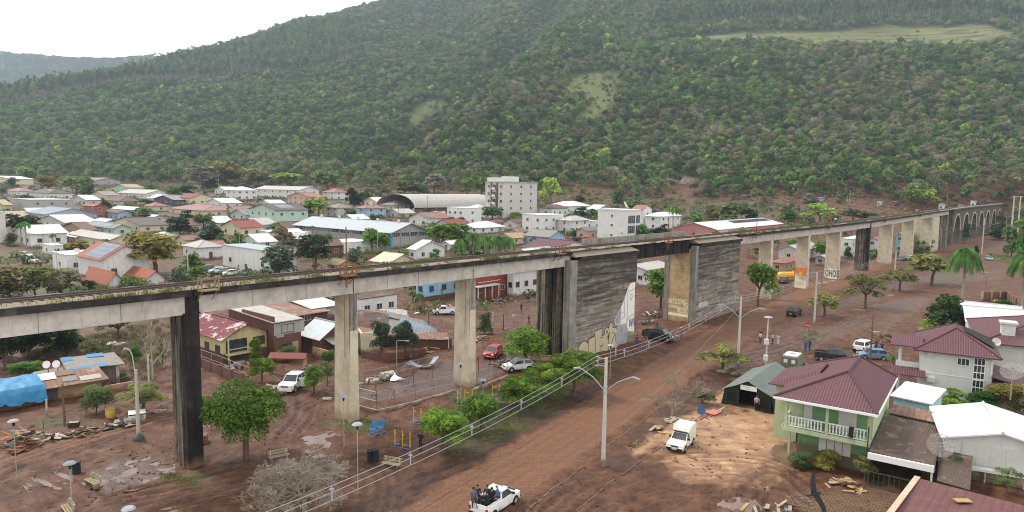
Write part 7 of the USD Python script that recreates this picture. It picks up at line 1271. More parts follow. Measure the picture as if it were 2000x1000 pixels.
def loft(poly, w, e=.07, k=.06):
    p = np.array(poly, float); c = p.mean(0); ins = c + (p - c) * (1 - k); n = len(p); m = MB(); v = [(x, y, z) for q, y in ((ins, -w / 2), (p, -w / 2 + e), (p, w / 2 - e), (ins, w / 2)) for x, z in q]; i = np.arange(n); j = (i + 1) % n
    for q in range(3): m.add(v, np.stack([i + q * n, j + q * n, j + (q + 1) * n, i + (q + 1) * n], 1))
    t = trimesh.creation.extrude_polygon(shapely.Polygon(ins), 1.0)
    for y in (-w / 2, w / 2): m.add([(x, y, z) for x, z, h in t.vertices if h < .5] if False else np.array([(x, y, z) for x, z, h in t.vertices]), [f for f in t.faces if t.vertices[f][:, 2].max() < .5])
    return m
def cabin(xb0, xt0, xt1, xb1, z0, z1, w0, w1): return np.array([(xb0, -w0 / 2, z0), (xb1, -w0 / 2, z0), (xb1, w0 / 2, z0), (xb0, w0 / 2, z0), (xt0, -w1 / 2, z1), (xt1, -w1 / 2, z1), (xt1, w1 / 2, z1), (xt0, w1 / 2, z1)])
def face_pane(m, q, i0=.08, i1=.1, off=.012, a0=0.0, a1=1.0):
    q = np.asarray(q, float); L = lambda u, v: q[0] * (1 - u) * (1 - v) + q[1] * u * (1 - v) + q[2] * u * v + q[3] * (1 - u) * v
    nr = np.cross(q[1] - q[0], q[3] - q[0]); nr /= np.linalg.norm(nr); P = [L(u, v) + nr * off for u, v in ((a0 + i0 * (a1 - a0), i1), (a1 - i0 * (a1 - a0), i1), (a1 - i0 * (a1 - a0), 1 - i1), (a0 + i0 * (a1 - a0), 1 - i1))]
    return m.quad(*P)
CAR = {}
def vehicle(label, px, py, heading, kind, col, name=None, cat='car', group=None, P=None, sc=1.0):
    P = foot(px, py) if P is None else P; key = (kind, col); nm = name or ('pickup_truck' if 'pickup' in kind else 'car')
    if key in CAR: return dup(CAR[key], label, tuple(P), math.radians(heading), group, (sc,) * 3, name=nm)
    t = thing(nm, label, cat, tuple(P), math.radians(heading), group, (sc,) * 3); CAR[key] = t; pt = PT[col]; G = .28
    if kind == 'hatch': L, W, Hd, body, cb = 4.0, 1.70, .92, [(-1.98, .45), (-1.95, .9), (-1.5, .98), (.85, .95), (1.75, .78), (1.98, .55), (1.95, .28), (-1.9, .28)], (-1.85, -1.35, .25, 1.05, .93, 1.48, 1.62, 1.28)
    elif kind == 'sedan': L, W, Hd, body, cb = 4.4, 1.72, .92, [(-2.15, .4), (-2.15, .88), (-1.4, .98), (.85, .95), (1.9, .76), (2.15, .5), (2.1, .28), (-2.1, .28)], (-1.55, -.95, .3, 1.1, .94, 1.43, 1.6, 1.25)
    elif kind == 'suv': L, W, Hd, body, cb = 4.4, 1.8, 1.0, [(-2.15, .5), (-2.12, 1.02), (-1.6, 1.08), (.95, 1.05), (1.95, .92), (2.18, .62), (2.12, .34), (-2.05, .34)], (-2.0, -1.65, .4, 1.1, 1.04, 1.68, 1.7, 1.4)
    elif kind == 'dpickup': L, W, Hd, body, cb = 5.2, 1.84, 1.1, [(-2.6, .5), (-2.6, 1.08), (-.9, 1.1), (1.25, 1.1), (2.35, .98), (2.6, .65), (2.52, .4), (-2.5, .42)], (-1.02, -.8, .65, 1.35, 1.08, 1.74, 1.68, 1.42)
    elif kind == 'spickup': L, W, Hd, body, cb = 4.4, 1.68, 1.0, [(-2.2, .45), (-2.2, .98), (-.35, 1.0), (.9, .97), (1.85, .8), (2.18, .55), (2.12, .3), (-2.1, .34)], (-.42, -.2, .55, 1.2, .96, 1.55, 1.58, 1.28)
    elif kind == 'boxvan': L, W, Hd, body, cb = 3.9, 1.58, .95, [(-1.95, .42), (-1.95, .95), (-.2, .95), (.75, .92), (1.85, .80), (1.95, .55), (1.92, .32), (-1.9, .32)], (-.2, -.1, .3, .8, .91, 1.42, 1.5, 1.32)
    obj('body', loft(body, W), pt, t)
    q = cabin(*cb); m = MB(); m.add(q, [[4, 5, 6, 7], [0, 1, 5, 4], [2, 3, 7, 6], [1, 2, 6, 5], [3, 0, 4, 7]]); cbn = obj('cabin', m, pt, t)
    ws = MB(); face_pane(ws, [q[1], q[2], q[6], q[5]], .05, .06); obj('windscreen', ws, PANE, cbn); rw = MB(); face_pane(rw, [q[3], q[0], q[4], q[7]], .08, .12); obj('rear_window', rw, PANE, cbn)
    for side in ([q[0], q[1], q[5], q[4]], [q[2], q[3], q[7], q[6]]):
        spl = [(0, 1)] if kind in ('spickup', 'boxvan') else [(0, .52), (.52, 1)]
        for a0, a1 in spl: sw = MB(); face_pane(sw, side, .06, .12, .012, a0, a1); obj('side_window', sw, PANE, cbn)
    wx = (-L / 2 + .82, L / 2 - .8); R = .36 if kind in ('dpickup', 'suv') else .31
    for x in wx:
        for s in (-1, 1):
            a = MB().rod((x, s * (W / 2 - .06), R), (x, s * (W / 2 + .012), R), R + .07, n=14); ar = obj('wheel_arch', a, TRIM, t)
            w = obj('wheel', MB().rod((x, s * (W / 2 - .2), R), (x, s * (W / 2 + .03), R), R, n=14), TYRE, t); obj('rim', MB().rod((x, s * (W / 2 + .02), R), (x, s * (W / 2 + .045), R), R * .62, n=10), RIM, w)
    fz = body[4][1]; xf, xr = L / 2, -L / 2
    for s in (-1, 1):
        obj('headlight', MB().box((xf - .14, s * (W / 2 - .28), fz - .12), (.2, .36, .16)), LAMP, t); obj('tail_light', MB().box((xr + .03, s * (W / 2 - .12), .82), (.1, .16, .3)), TAIL, t); obj('mirror', MB().box((cb[3] - .25, s * (W / 2 + .08), cb[4] + .12), (.12, .2, .14)), TRIM if col in ('white', 'oldwhite') else pt, t)
    obj('bumper', MB().box((xf - .04, 0, .42), (.16, W - .12, .2)), TRIM if kind in ('boxvan', 'spickup') else pt, t); obj('bumper', MB().box((xr + .02, 0, .45), (.16, W - .1, .2)), TRIM, t); obj('grille', MB().box((xf - .05, 0, fz - .14), (.1, W * .42, .12)), TRIM, t); obj('number_plate', MB().box((xr - .07, 0, .55), (.03, .42, .14)), PLATE, t); obj('number_plate', MB().box((xf + .05, 0, .46), (.03, .42, .13)), PLATE, t)
    if kind in ('dpickup', 'spickup'):
        x0, x1 = xr + .06, cb[0] - .02; zt = 1.1 if kind == 'dpickup' else 1.0
        obj('bed', MB().bx(x0 + .06, x1 - .02, -W / 2 + .14, W / 2 - .14, zt - .02, zt + .012), TRIM, t)
        for s in (-1, 1): obj('bed_rail', MB().bx(x0, x1, s * (W / 2 - .1) - .05, s * (W / 2 - .1) + .05, zt - .02, zt + .16), pt, t)
        obj('tailgate', MB().bx(x0 - .04, x0 + .04, -W / 2 + .06, W / 2 - .06, zt - .3, zt + .16), pt, t)
    if kind == 'boxvan':
        b = MB(); pr = [(-1.93, .96), (-.12, .96), (-.12, 1.42), (.12, 1.5), (-.05, 1.86), (-.3, 1.98), (-1.75, 1.98), (-1.93, 1.85)]; obj('cargo_box', loft(pr, 1.56, .09, .05), pt, t); obj('wind_visor', MB().box((.22, 0, 1.5), (.5, 1.32, .04), tilt=[[.87, 0, -.5], [0, 1, 0], [.5, 0, .87]]), mat('roof_panel_dark', '4a4a4c', .6), t)
    return t
PK = vehicle('white single-cab pickup carrying people in its bed on the main road', 972, 984, 57, 'spickup', 'white', P=np.array([*at(968, 992)[:2], gz(*at(968, 992)[:2])]))
vehicle('old white box van with a dark visor parked on the gravel edge', 1330, 872, 238, 'boxvan', 'oldwhite', name='van', cat='van')
vehicle('white double-cab pickup parked under the viaduct with a door open', 576, 758, 262, 'dpickup', 'white', cat='pickup truck')
wd = [p for p in stage.GetPrimAtPath('/World').GetChildren() if p.GetName().startswith('pickup_truck')][-1]
obj('open_door', MB().box((.75, 1.28, .95), (.06, .8, 1.0), .25), PT['white'], wd)
vehicle('white pickup standing in the side street left of the third pier', 868, 614, 190, 'spickup', 'white', cat='pickup truck')
vehicle('red car half buried in debris behind the sports court', 964, 696, 250, 'hatch', 'red')
vehicle('small white car hidden behind the round tree', 1012, 722, 200, 'hatch', 'white')
vehicle('black pickup with people beside the first tower', 1288, 664, 322, 'dpickup', 'grey' if False else 'black', cat='pickup truck')
vehicle('dark pickup driving away on the main road between the towers and the palm', 1551, 616, 52, 'suv', 'black')
vehicle('black double-cab pickup parked across the junction', 1630, 706, 340, 'dpickup', 'black', cat='pickup truck')
vehicle('white utility car with its rear to the blue hatchback', 1688, 686, 40, 'suv', 'white')
vehicle('blue hatchback beside the white utility car', 1704, 700, 168, 'hatch', 'blue')
vehicle('white car parked under the far piers', 1778, 508, 190, 'suv', 'white'); vehicle('dark car parked under the far piers', 1762, 509, 200, 'sedan', 'black'); vehicle('silver car driving towards the camera near the far street light', 1931, 508, 250, 'hatch', 'silver')
vehicle('white car in the street left of the flat annex', 60, 514, 350, 'suv', 'white'); vehicle('white car behind another in the street at the left', 50, 502, 350, 'hatch', 'white')
for k, (x, y, kd, c, l) in enumerate(((406, 528, 'sedan', 'grey', 'dark car leftmost in the row by the shop'), (424, 533, 'hatch', 'white', 'white hatchback second in the row by the shop'), (438, 534, 'sedan', 'silver', 'silver car in the middle of the row by the shop'), (450, 538, 'hatch', 'white', 'white hatchback right of the silver car by the shop'), (474, 537, 'hatch', 'silver', 'silver hatchback rightmost in the row by the shop'), (352, 546, 'sedan', 'grey', 'dark grey car alone by the rails left of the shop'))): vehicle(l, x, y, 215 if k < 5 else 185, kd, c, group=None)
vehicle('bright red car in the yard behind the twin red gables', 1146, 470, 5, 'sedan', 'crimson'); vehicle('dark car beside the bright red car', 1130, 470, 320, 'sedan', 'black'); vehicle('white car on the street behind the second tower', 1370, 456, 60, 'hatch', 'white')
vehicle('dark pickup behind the second far pier by the yellow tanker', 1530, 552, 60, 'suv', 'grey')
# army ambulance
P = foot(1549, 722); ta = thing('army_truck', 'olive army ambulance truck with a pale roof seen from behind beside the tent', 'truck', tuple(P), math.radians(305 - 180 - 70)); A = PT['army']
obj('body', loft([(-2.3, .75), (-2.3, 2.15), (-2.2, 2.3), (.55, 2.3), (.6, .75)], 2.0, .1, .04), A, ta); obj('roof_panel', MB().bx(-2.15, .5, -.85, .85, 2.301, 2.36), PT['oldwhite'], ta); obj('cab', loft([(.61, .7), (.61, 1.85), (1.2, 1.85), (1.55, 1.25), (2.4, 1.15), (2.45, .6), (.65, .6)], 1.9, .08, .05), A, ta); obj('roof_hatch', MB().rod((-.8, 0, 2.36), (-.8, 0, 2.42), .25, n=10), RIM, ta)
for s in (-1, 1): obj('rear_door', MB().bx(-2.36, -2.3, min(s * .04, s * .9), max(s * .04, s * .9), .85, 2.1), A, ta); obj('rear_window', MB().bx(-2.38, -2.355, min(s * .25, s * .7), max(s * .25, s * .7), 1.45, 1.9), PT['oldwhite'], ta); obj('tail_light', MB().box((-2.35, s * .92, 2.0), (.08, .1, .14)), TAIL, ta)
for x in (-1.5, 1.7):
    for s in (-1, 1): w = obj('wheel', MB().rod((x, s * .72, .42), (x, s * 1.02, .42), .42, n=14), TYRE, ta); obj('rim', MB().rod((x, s * 1.015, .42), (x, s * 1.04, .42), .22, n=10), A, w)
obj('windscreen', MB().quad((1.22, -.8, 1.8), (1.22, .8, 1.8), (1.54, .8, 1.3), (1.54, -.8, 1.3)), PANE, ta)
# yellow tanker trailer and tractor behind the far piers
P = foot(1537, 548); tk = thing('tanker_trailer', 'yellow tank trailer parked behind the first far piers', 'trailer', tuple(P), math.radians(8)); obj('tank', MB().tube([(-2.6, 0, 1.5), (-2.2, 0, 1.5), (1.6, 0, 1.5), (2.0, 0, 1.5)], [.45, .85, .85, .5], 14), PT['yellow'], tk); obj('hatch', MB().rod((1.6, 0, 2.2), (1.6, 0, 2.6), .35, n=10), PT['yellow'], tk); obj('frame', MB().bx(-2.4, 2.8, -.4, .4, .5, .72), PT['yellow'], tk)
for s in (-1, 1): w = obj('wheel', MB().rod((-.6, s * .75, .5), (-.6, s * 1.0, .5), .5, n=12), TYRE, tk); obj('rim', MB().rod((-.6, s * 1.0, .5), (-.6, s * 1.02, .5), .25, n=8), PT['yellow'], w)
P = foot(1562, 548); tr = thing('tractor', 'dark green tractor with a pale cab roof behind the second far pier', 'tractor', tuple(P), math.radians(8)); obj('bonnet', loft([(.2, .7), (.2, 1.5), (1.7, 1.35), (1.8, .7)], .8), PT['darkgreen'], tr); obj('cab', MB().bx(-.9, .2, -.7, .7, .9, 2.5), PANE, tr); obj('cab_roof', MB().bx(-1.0, .35, -.8, .8, 2.5, 2.65), mat('pale_green_metal', '9cc0a0', .5), tr)
for x, R, s in ((-.6, .8, 1), (-.6, .8, -1), (1.3, .5, 1), (1.3, .5, -1)): obj('wheel', MB().rod((x, s * .65, R), (x, s * 1.0, R), R, n=14), TYRE, tr)
# ------------------------------------------------------------------ people
SKIN = mat('skin', '9a6c52', .6, .08, 8); HAIR = mat('hair_dark', '1d1612', .8, .1); _cl = {}
def cloth(c): 
    if c not in _cl: _cl[c] = mat('cloth_' + c, c, .9, .15, 6)
    return _cl[c]
def hullchain(segs):
    ms = []
    for (a, ra), (b, rb) in segs:
        A_ = m3.Manifold.sphere(ra, 8).translate(list(map(float, a))); B_ = m3.Manifold.sphere(rb, 8).translate(list(map(float, b))); ms.append(m3.Manifold.batch_hull([A_, B_]))
    return m3.Manifold.batch_boolean(ms, m3.OpType.Add)
def person(label, P, heading, pose='stand', shirt='3a3a44', legs='2b3040', hat=None, seed=0, hair='short', h=1.0, group=None, shorts=False):
    r = np.random.RandomState(seed + 5); t = thing('person', label, 'person', tuple(P), math.radians(heading), group, (h,) * 3)
    j = lambda *q: np.array(q, float); hip = .92
    st = {'stand': 0, 'walk': .26, 'sit': 0, 'work': .1}[pose]; z0 = 0.0 if pose != 'sit' else -.46
    pel = j(0, 0, hip + z0); chest = j(.03 if pose != 'work' else .25, 0, 1.30 + z0 - (.08 if pose == 'work' else 0)); neck = chest + j(.01 if pose != 'work' else .1, 0, .18); head = neck + j(.035, 0, .16)
    hipL, hipR = pel + j(0, .095, -.02), pel + j(0, -.095, -.02)
    if pose == 'sit': kL, kR = hipL + j(.42, .06, .02), hipR + j(.42, -.06, .02); aL, aR = kL + j(.06, 0, -.40), kR + j(.02, 0, -.40)
    else: kL, kR = j(st * .55 + .03, .10, .49), j(-st * .35 + .03, -.10, .49); aL, aR = j(st * .9, .105, .08), j(-st * 1.15, -.105, .08 + (.06 if pose == 'walk' else 0))
    sL, sR = chest + j(0, .185, .09), chest + j(0, -.185, .09); sw = {'stand': .04, 'walk': .18, 'sit': .12, 'work': .3}[pose]
    eL, eR = sL + j(-sw * .8 if pose == 'walk' else sw * .3, .06, -.28), sR + j(sw * .8, -.06, -.27); wL, wR = eL + j(.08 if pose != 'sit' else .2, -.01, -.24 if pose != 'sit' else -.12), eR + j(.13 if pose in ('walk', 'work') else .07, .02, -.22)
    hand = []
    for w_, e_, s_ in ((wL, eL, 1), (wR, eR, -1)):
        d = (w_ - e_) / np.linalg.norm(w_ - e_); c = w_ + d * .055; sd = j(1, 0, 0) - d * d[0]; sd /= np.linalg.norm(sd); cl = j(0, -s_, 0); hand.append(((w_, .026), (c, .034)))
        for k, L in enumerate((.062, .072, .068, .052)):
            b0 = c + d * .02 + sd * (.03 - .02 * k); b1 = b0 + d * L * .55 + cl * .01; b2 = b1 + d * L * .42 + cl * .03; hand += [((b0, .0095), (b1, .009)), ((b1, .009), (b2, .0075))]
        hand.append(((c + sd * .03 - d * .01, .011), (c + sd * .055 + d * .03 + cl * .012, .009)))
    body = [((pel, .125), (chest + j(0, 0, -.05), .125)), ((chest, .13), (chest + j(0, 0, .06), .11)), ((sL, .062), (sR, .062)), ((neck - j(0, 0, .06), .058), (neck + j(.01, 0, .06), .053)), ((head + j(-.012, 0, .03), .092), (head + j(.022, 0, -.06), .062)), ((head + j(.085, 0, -.012), .012), (head + j(.098, 0, -.03), .014)), ((head + j(.07, 0, -.07), .016), (head + j(.075, .0, -.072), .018)), ((head + j(-.01, .088, -.01), .016), (head + j(-.01, .088, -.04), .012)), ((head + j(-.01, -.088, -.01), .016), (head + j(-.01, -.088, -.04), .012)),
            ((sL, .055), (eL, .042)), ((sR, .055), (eR, .042)), ((eL, .041), (wL, .028)), ((eR, .041), (wR, .028)), ((hipL, .09), (kL, .06)), ((hipR, .09), (kR, .06)), ((kL, .058), (aL, .04)), ((kR, .058), (aR, .04)), ((aL, .04), (aL + j(.14, 0, -.045), .032)), ((aR, .04), (aR + j(.14, 0, -.045), .032))] + hand
    obj('body', hullchain(body), SKIN, t, smooth=50)
    obj('shirt', hullchain([((pel + j(0, 0, .04), .14), (chest + j(0, 0, -.05), .142)), ((chest, .146), (chest + j(0, 0, .06), .122)), ((sL, .07), (sR, .07)), ((sL, .07), (sL + (eL - sL) * .9, .056)), ((sR, .07), (sR + (eR - sR) * .9, .056))]), cloth(shirt), t, smooth=50)
    kf = .55 if shorts else 1.0
    tr_ = [((hipL, .103), (hipR, .103)), ((pel, .133), (pel + j(0, 0, .05), .13)), ((hipL, .1), (kL, .072)), ((hipR, .1), (kR, .072))]
    if not shorts: tr_ += [((kL, .071), (aL + j(0, 0, .03), .055)), ((kR, .071), (aR + j(0, 0, .03), .055))]
    obj('trousers', hullchain(tr_), cloth(legs), t, smooth=50); obj('boot', hullchain([((aL + j(0, 0, -.02), .052), (aL + j(.15, 0, -.045), .04))]), cloth('2a221d'), t); obj('boot', hullchain([((aR + j(0, 0, -.02), .052), (aR + j(.15, 0, -.045), .04))]), cloth('2a221d'), t)
    hr = m3.Manifold.sphere(.103, 12).translate(list(map(float, head + j(-.016, 0, .035)))) - m3.Manifold.cube([.3, .4, .3]).translate(list(map(float, head + j(.045, -.2, -.27)))) - m3.Manifold.cube([.5, .5, .3]).translate(list(map(float, head + j(-.25, -.25, -.34))))
    obj('hair', hr, HAIR, t, smooth=50)
    for s_ in (-1, 1): obj('eye', m3.Manifold.sphere(.011, 6).translate(list(map(float, head + j(.078, s_ * .033, .008)))), WHT2, t)
    if hat:
        hm_ = m3.Manifold.sphere(.112, 12).translate(list(map(float, head + j(-.014, 0, .04)))) - m3.Manifold.cube([.5, .5, .3]).translate(list(map(float, head + j(-.25, -.25, -.25))))
        hm_ = hm_ + m3.Manifold.cylinder(.014, .1, .1, 12).translate(list(map(float, head + j(.07, 0, .05)))); obj('cap', hm_, cloth(hat), t, smooth=50)
    return t
# the load of the white pickup
pm = np.array(stage.GetPrimAtPath(PK.GetPath()).GetAttribute('xformOp:transform').Get()); LP = lambda x, y, z: (np.array([x, y, z, 1.0]) @ pm)[:3]
for k, (x, y, z, hd, pose, sh, lg, hat, l) in enumerate(((-1.95, .62, 1.42, 230, 'sit', '5a5a68', '2c3034', '141416', 'man in grey shirt and black cap on the left rail of the pickup bed'), (-1.35, .70, 1.36, 250, 'sit', '30303c', '22242a', None, 'man in dark clothes reaching to the cab roof from the pickup bed'), (-1.7, -.45, 1.3, 60, 'sit', '1e1c1e', '241e1e', None, 'man in black with his back to the tailgate of the pickup'), (-1.05, -.40, 1.3, 70, 'sit', '17171b', '1c1c20', None, 'man in black beside the cab in the pickup bed'), (-.66, -.62, 1.40, 120, 'sit', '4a5a7a', '303a50', '9aa0a8', 'man in blue shirt and grey cap on the right rail of the pickup bed'), (-.85, .15, 1.3, 200, 'sit', '2a2a30', '26262c', None, 'man in dark clothes in the middle of the pickup bed'))):
    p = LP(x, y, z - .46 - .0); p[2] = PK.GetAttribute('xformOp:transform').Get()[3][2] + z - .44 - .06; person(l, p, 57 + hd, pose, sh, lg, hat, k)
for k, (x, y, hd, pose, sh, lg, hat, l) in enumerate(((1244, 676, 90, 'stand', '8a2a2a', '2f4f80', None, 'person in a red shirt and blue jeans by the corner of the first tower'), (1331, 660, 200, 'stand', '2f5a9a', '2f5a9a', 'c0c4c8', 'worker in blue overalls behind the black pickup'), (1485, 670, 200, 'stand', 'b0b0b0', '40404a', None, 'person in grey left of the transformer pole'), (1509, 672, 160, 'stand', 'c08a80', '26262c', None, 'person in a pink top and dark trousers by the junction'), (1520, 674, 210, 'stand', '9a9aa2', 'b8b8be', None, 'person in pale clothes by the junction'), (1573, 686, 230, 'walk', '2c4a80', '2c4a80', None, 'left of two workers in blue overalls walking by the junction'), (1581, 685, 230, 'walk', '23304a', '2c4a80', '202020', 'right of two workers, in a darker top, walking by the junction'),
                                                   (1490, 734, 180, 'stand', '222226', '222228', None, 'person in black at the foot of the transformer pole'), (1722, 690, 250, 'stand', '2a3a7a', '30303a', None, 'person in blue behind the blue hatchback'), (1711, 686, 200, 'stand', '3a3a44', '30303a', None, 'person in dark grey between the white and blue cars'), (1477, 803, 260, 'stand', 'b09ab8', '1e1e22', None, 'person in a patterned top in the tent doorway'), (1485, 663, 20, 'walk', '7a2a2a', '16161a', 'a02a2a', 'person in black and a red cap walking by the tower'), (1003, 630, 300, 'stand', 'c0bcb6', '8a8a90', None, 'person in white on the street behind the viaduct'), (1018, 610, 250, 'walk', '2c2824', '2a2622', None, 'person in dark clothes far up the street behind the viaduct'), (1033, 634, 200, 'walk', '262a3a', '2f4060', None, 'person in blue jeans beside the first tower column'),
                                                   (70, 520, 60, 'stand', 'b8a83a', '3a3430', None, 'person in a yellow top beside the white car at left'), (81, 520, 90, 'stand', 'b08088', '4a4040', None, 'person in a pale pink top beside the white car at left'), (598, 742, 270, 'stand', '4a4e52', '3a3a40', None, 'person leaning at the open door of the white pickup'), (1935, 503, 240, 'stand', '2a2a2e', '2a2a2e', None, 'person in black beside the silver car'), (1283, 654, 330, 'stand', '1e1e22', '1e1e22', None, 'person in black standing behind the black pickup bed'), (236, 492, 250, 'stand', 'b8b0a0', '4a4440', None, 'person on the porch of the broken white roof house'), (433, 540, 250, 'stand', '6a6e74', '44484e', None, 'person between the parked cars by the shop'), (822, 878, 250, 'stand', '26262a', '26262a', None, 'person in black under the tree by the exercise frames'))):
    q = foot(x, y); z = .55 if '1283' == str(x) else 0; person(l, q + [0, 0, z], hd, pose, sh, lg, hat, 20 + k)
for k, (tt_, yy, sh, lg, l) in enumerate(((168, 1.0, 'b8b8bc', '2a2a30', 'person in white walking on the viaduct track, left one'), (171, 2.6, '2e3038', '2a2a30', 'person in black walking on the viaduct track behind another'), (184, 1.2, '23242a', '2a3040', 'person in dark clothes alone on the viaduct track'), (263, 1.2, 'a8a8b0', '44444a', 'person in pale clothes leftmost in the group at the far end of the track'), (268, 1.4, 'a03050', '403040', 'person in crimson in the group at the far end of the track'), (272, 2.2, '3a3a44', '2a2a30', 'person in dark grey in the group at the far end of the track'), (266, 2.8, '23242a', '23242a', 'person in black at the back of the group at the far end of the track'), (300, 1.3, '30406a', '2a2a30', 'person in blue far along the track by the shacks'), (304, 1.9, '8a3030', '2a2a30', 'person in red far along the track by the shacks'), (336, 1.5, '26262c', '26262c', 'person in black nearest the stone arches on the track'))):
    p = V(tt_, yy, dz(tt_) + .12); person(l, p, 228 if k % 2 else 48, 'walk' if k < 3 else 'stand', sh, lg, None, 60 + k)
# the bird gliding past
bd = thing('bird', 'black bird banking in flight above the cobbled yard', 'bird', tuple(atY(1592, 966, 24)), math.radians(20), None, (1, 1, 1)); BK = mat('black_feathers', '0d0d0f', .7, .15, 20)
bz = MB(); sp = hullchain([((-.16, 0, -.02), .05), ] and [((np.array([-.2, 0, 0]), .035), (np.array([.0, 0, 0]), .075)), ((np.array([.0, 0, 0]), .075), (np.array([.16, 0, .02]), .05)), ((np.array([.16, 0, .02]), .035), (np.array([.24, 0, .03]), .03)), ((np.array([.25, 0, .03]), .018), (np.array([.31, 0, .015]), .006))]); obj('body', sp, BK, bd, smooth=60)
def wing(pts, w):
    m = MB(); v = []; 
    for p, c in zip(pts, w): p = np.array(p); v += [p + [c * .45, 0, .008], p - [c * .55, 0, 0], p - [c * .55, 0, .008], p + [c * .45, 0, -.008]]
    k = np.arange(len(pts) - 1)[:, None] * 4
    return m.add(v, np.vstack([k + np.array(q) for q in ([0, 1, 5, 4], [1, 2, 6, 5], [2, 3, 7, 6], [3, 0, 4, 7])]))
obj('wing', wing([(0, .05, .02), (.02, .12, .25), (0, .14, .5), (-.03, .1, .72), (-.06, .06, .86)], (.26, .25, .22, .17, .05)), BK, bd); obj('wing', wing([(0, -.05, .0), (.02, -.2, -.12), (0, -.42, -.3), (-.03, -.55, -.45), (-.08, -.62, -.55)], (.26, .25, .22, .17, .05)), BK, bd); obj('tail', MB().add([(-.18, .03, .01), (-.18, -.03, .01), (-.42, -.1, 0), (-.42, .1, 0)], [[0, 1, 2, 3]]), BK, bd)
# ------------------------------------------------------------------ street furniture
POLEC = mat('pole_concrete', 'a8a397', .85, .08, 3, mud=.6); GALV = mat('galvanised', '9a9c9c', .45, .1, 4, metal=.5); WOODP = mat('pole_wood', '5d4d40', .95, .25, 4); LAMPB = mat('lamp_grey', '8c8f94', .5, .1); WIRE = mat('wire_grey', '8f8f8c', .6, .1); BLW = mat('wire_dark', '2a2928', .8, .1)
RA = math.atan2(.84, .54)                                        # the road's run
def street_light(label, px, py, h=9.4, ang=None, arm=2.5, P=None, bracket=True):
    P = foot(px, py) if P is None else P; a = RA if ang is None else ang; t = thing('street_light', label, 'street light', tuple(P), a, 'double-arm street lights on concrete poles')
    obj('pole', MB().rod((0, 0, -.5), (0, 0, h), .20, .12, 10), POLEC, t)
    for s in (-1, 1):
        ar = obj('arm', MB().tube([(0, s * .1, h * .70), (0, s * arm * .45, h * .80), (0, s * arm * .9, h * .86), (0, s * arm, h * .865)], .045, 6), GALV, t); obj('lamp_head', MB().tube([(0, s * arm * .96, h * .865), (0, s * (arm + .55), h * .855)], [.11, .07], 8), LAMPB, ar)
    for z in (.68, .73): obj('band', MB().rod((0, 0, h * z), (0, 0, h * z + .08), .19, n=10), GALV, t)
    if bracket:
        b = MB().rod((0, 0, h - .12), (0, .75, h - .12), .035, n=5).rod((0, 0, h - .75), (0, .75, h - .75), .035, n=5).rod((0, .75, h - .85), (0, .75, h - .02), .035, n=5); k = obj('bracket', b, GALV, t)
        for z in (h - .05, h - .4, h - .82): obj('insulator', MB().rod((0, .75, z), (0, .95, z), .05, n=6), LAMPB, k)
    return P
lights = [street_light('concrete double-arm street light nearest the camera by the main road', 1178, 910), street_light('concrete double-arm street light on the verge before the second tower', 1441, 716), street_light('concrete double-arm street light on the median beside the dark pickup', 1590, 633), street_light('concrete double-arm street light among the thin-leaved median trees', 1745, 566)]
street_light('tall concrete double-arm street light near the far slope road', 1917, 500, 14.5, arm=4.2, bracket=False)
# insulated cables slung from pole to pole
pl_ = thing('power_line', 'bundle of pale power cables with spacers slung over the park verge and the road', 'power line', (0, 0, 0)); off = np.array([-math.sin(RA), math.cos(RA), 0]) * .95
prev = lights[0] - (lights[1] - lights[0]); Ls = [prev] + lights
CABZ = (9.35, 9.0, 8.58)
for a, b in zip(Ls[:-1], Ls[1:]):
    L = np.linalg.norm(b - a); sag = .022 * L
    for z in CABZ:
        pts = [a + (b - a) * u + off + [0, 0, z - a[2] * 0 - sag * 4 * u * (1 - u)] for u in np.linspace(0, 1, 25)]; obj('cable', MB().tube(pts, .022, 4), WIRE, pl_)
    for u in np.linspace(0, 1, 8)[1:-1]:
        c = a + (b - a) * u + off; zz = [z - sag * 4 * u * (1 - u) for z in CABZ]; obj('spacer', MB().rod(c + [0, 0, zz[2]], c + [0, 0, zz[0]], .035, n=5).rod(c + [-.1, 0, (zz[0] + zz[1]) / 2], c + [.1, 0, (zz[0] + zz[1]) / 2], .06, n=5), LAMPB, pl_)
def cable(label, pts, r=.015, sag=.4, m=BLW):
    pts = [np.array(p, float) for p in pts]; b = MB()
    for p, q in zip(pts[:-1], pts[1:]): b.tube([p + (q - p) * u - np.array([0, 0, sag * 4 * u * (1 - u)]) for u in np.linspace(0, 1, 15)], r, 3)
    t = thing('overhead_wire', label, 'wire', (0, 0, 0)); obj('strand', b, m, t)
cable('thin stay wire from the second street light down to the verge', [lights[1] + [0, 0, 8.2], lights[0] + [3, 8, 1.0]], .012, .3, WIRE)
wpos = foot(1700, 712); wtop = wpos + [0, 0, 6.6]
def pole(label, px, py, h, m=WOODP, r=.12, cross=0.0, name='utility_pole', cat='pole', group=None, box=None, ang=None):
    P = foot(px, py); t = thing(name, label, cat, tuple(P), RA if ang is None else ang, group); obj('post', MB().rod((0, 0, -.4), (0, 0, h), r, r * .75, 8), m, t)
    if cross:
        c = obj('cross_arm', MB().box((0, 0, h - .3), (.1, cross, .12)), m, t)
        for s in (-1, 0, 1): obj('insulator', MB().rod((0, s * cross * .45, h - .24), (0, s * cross * .45, h - .05), .05, n=6), LAMPB, c)
    for z in (box or ()): obj('junction_box', MB().box((-.3, 0, z), (.4, .5, .65)), FRAME, t)
    return t, P
pole('wooden pole with a white top between the junction and the blue hatchback', 1699, 712, 7.0, WOODP, .11)
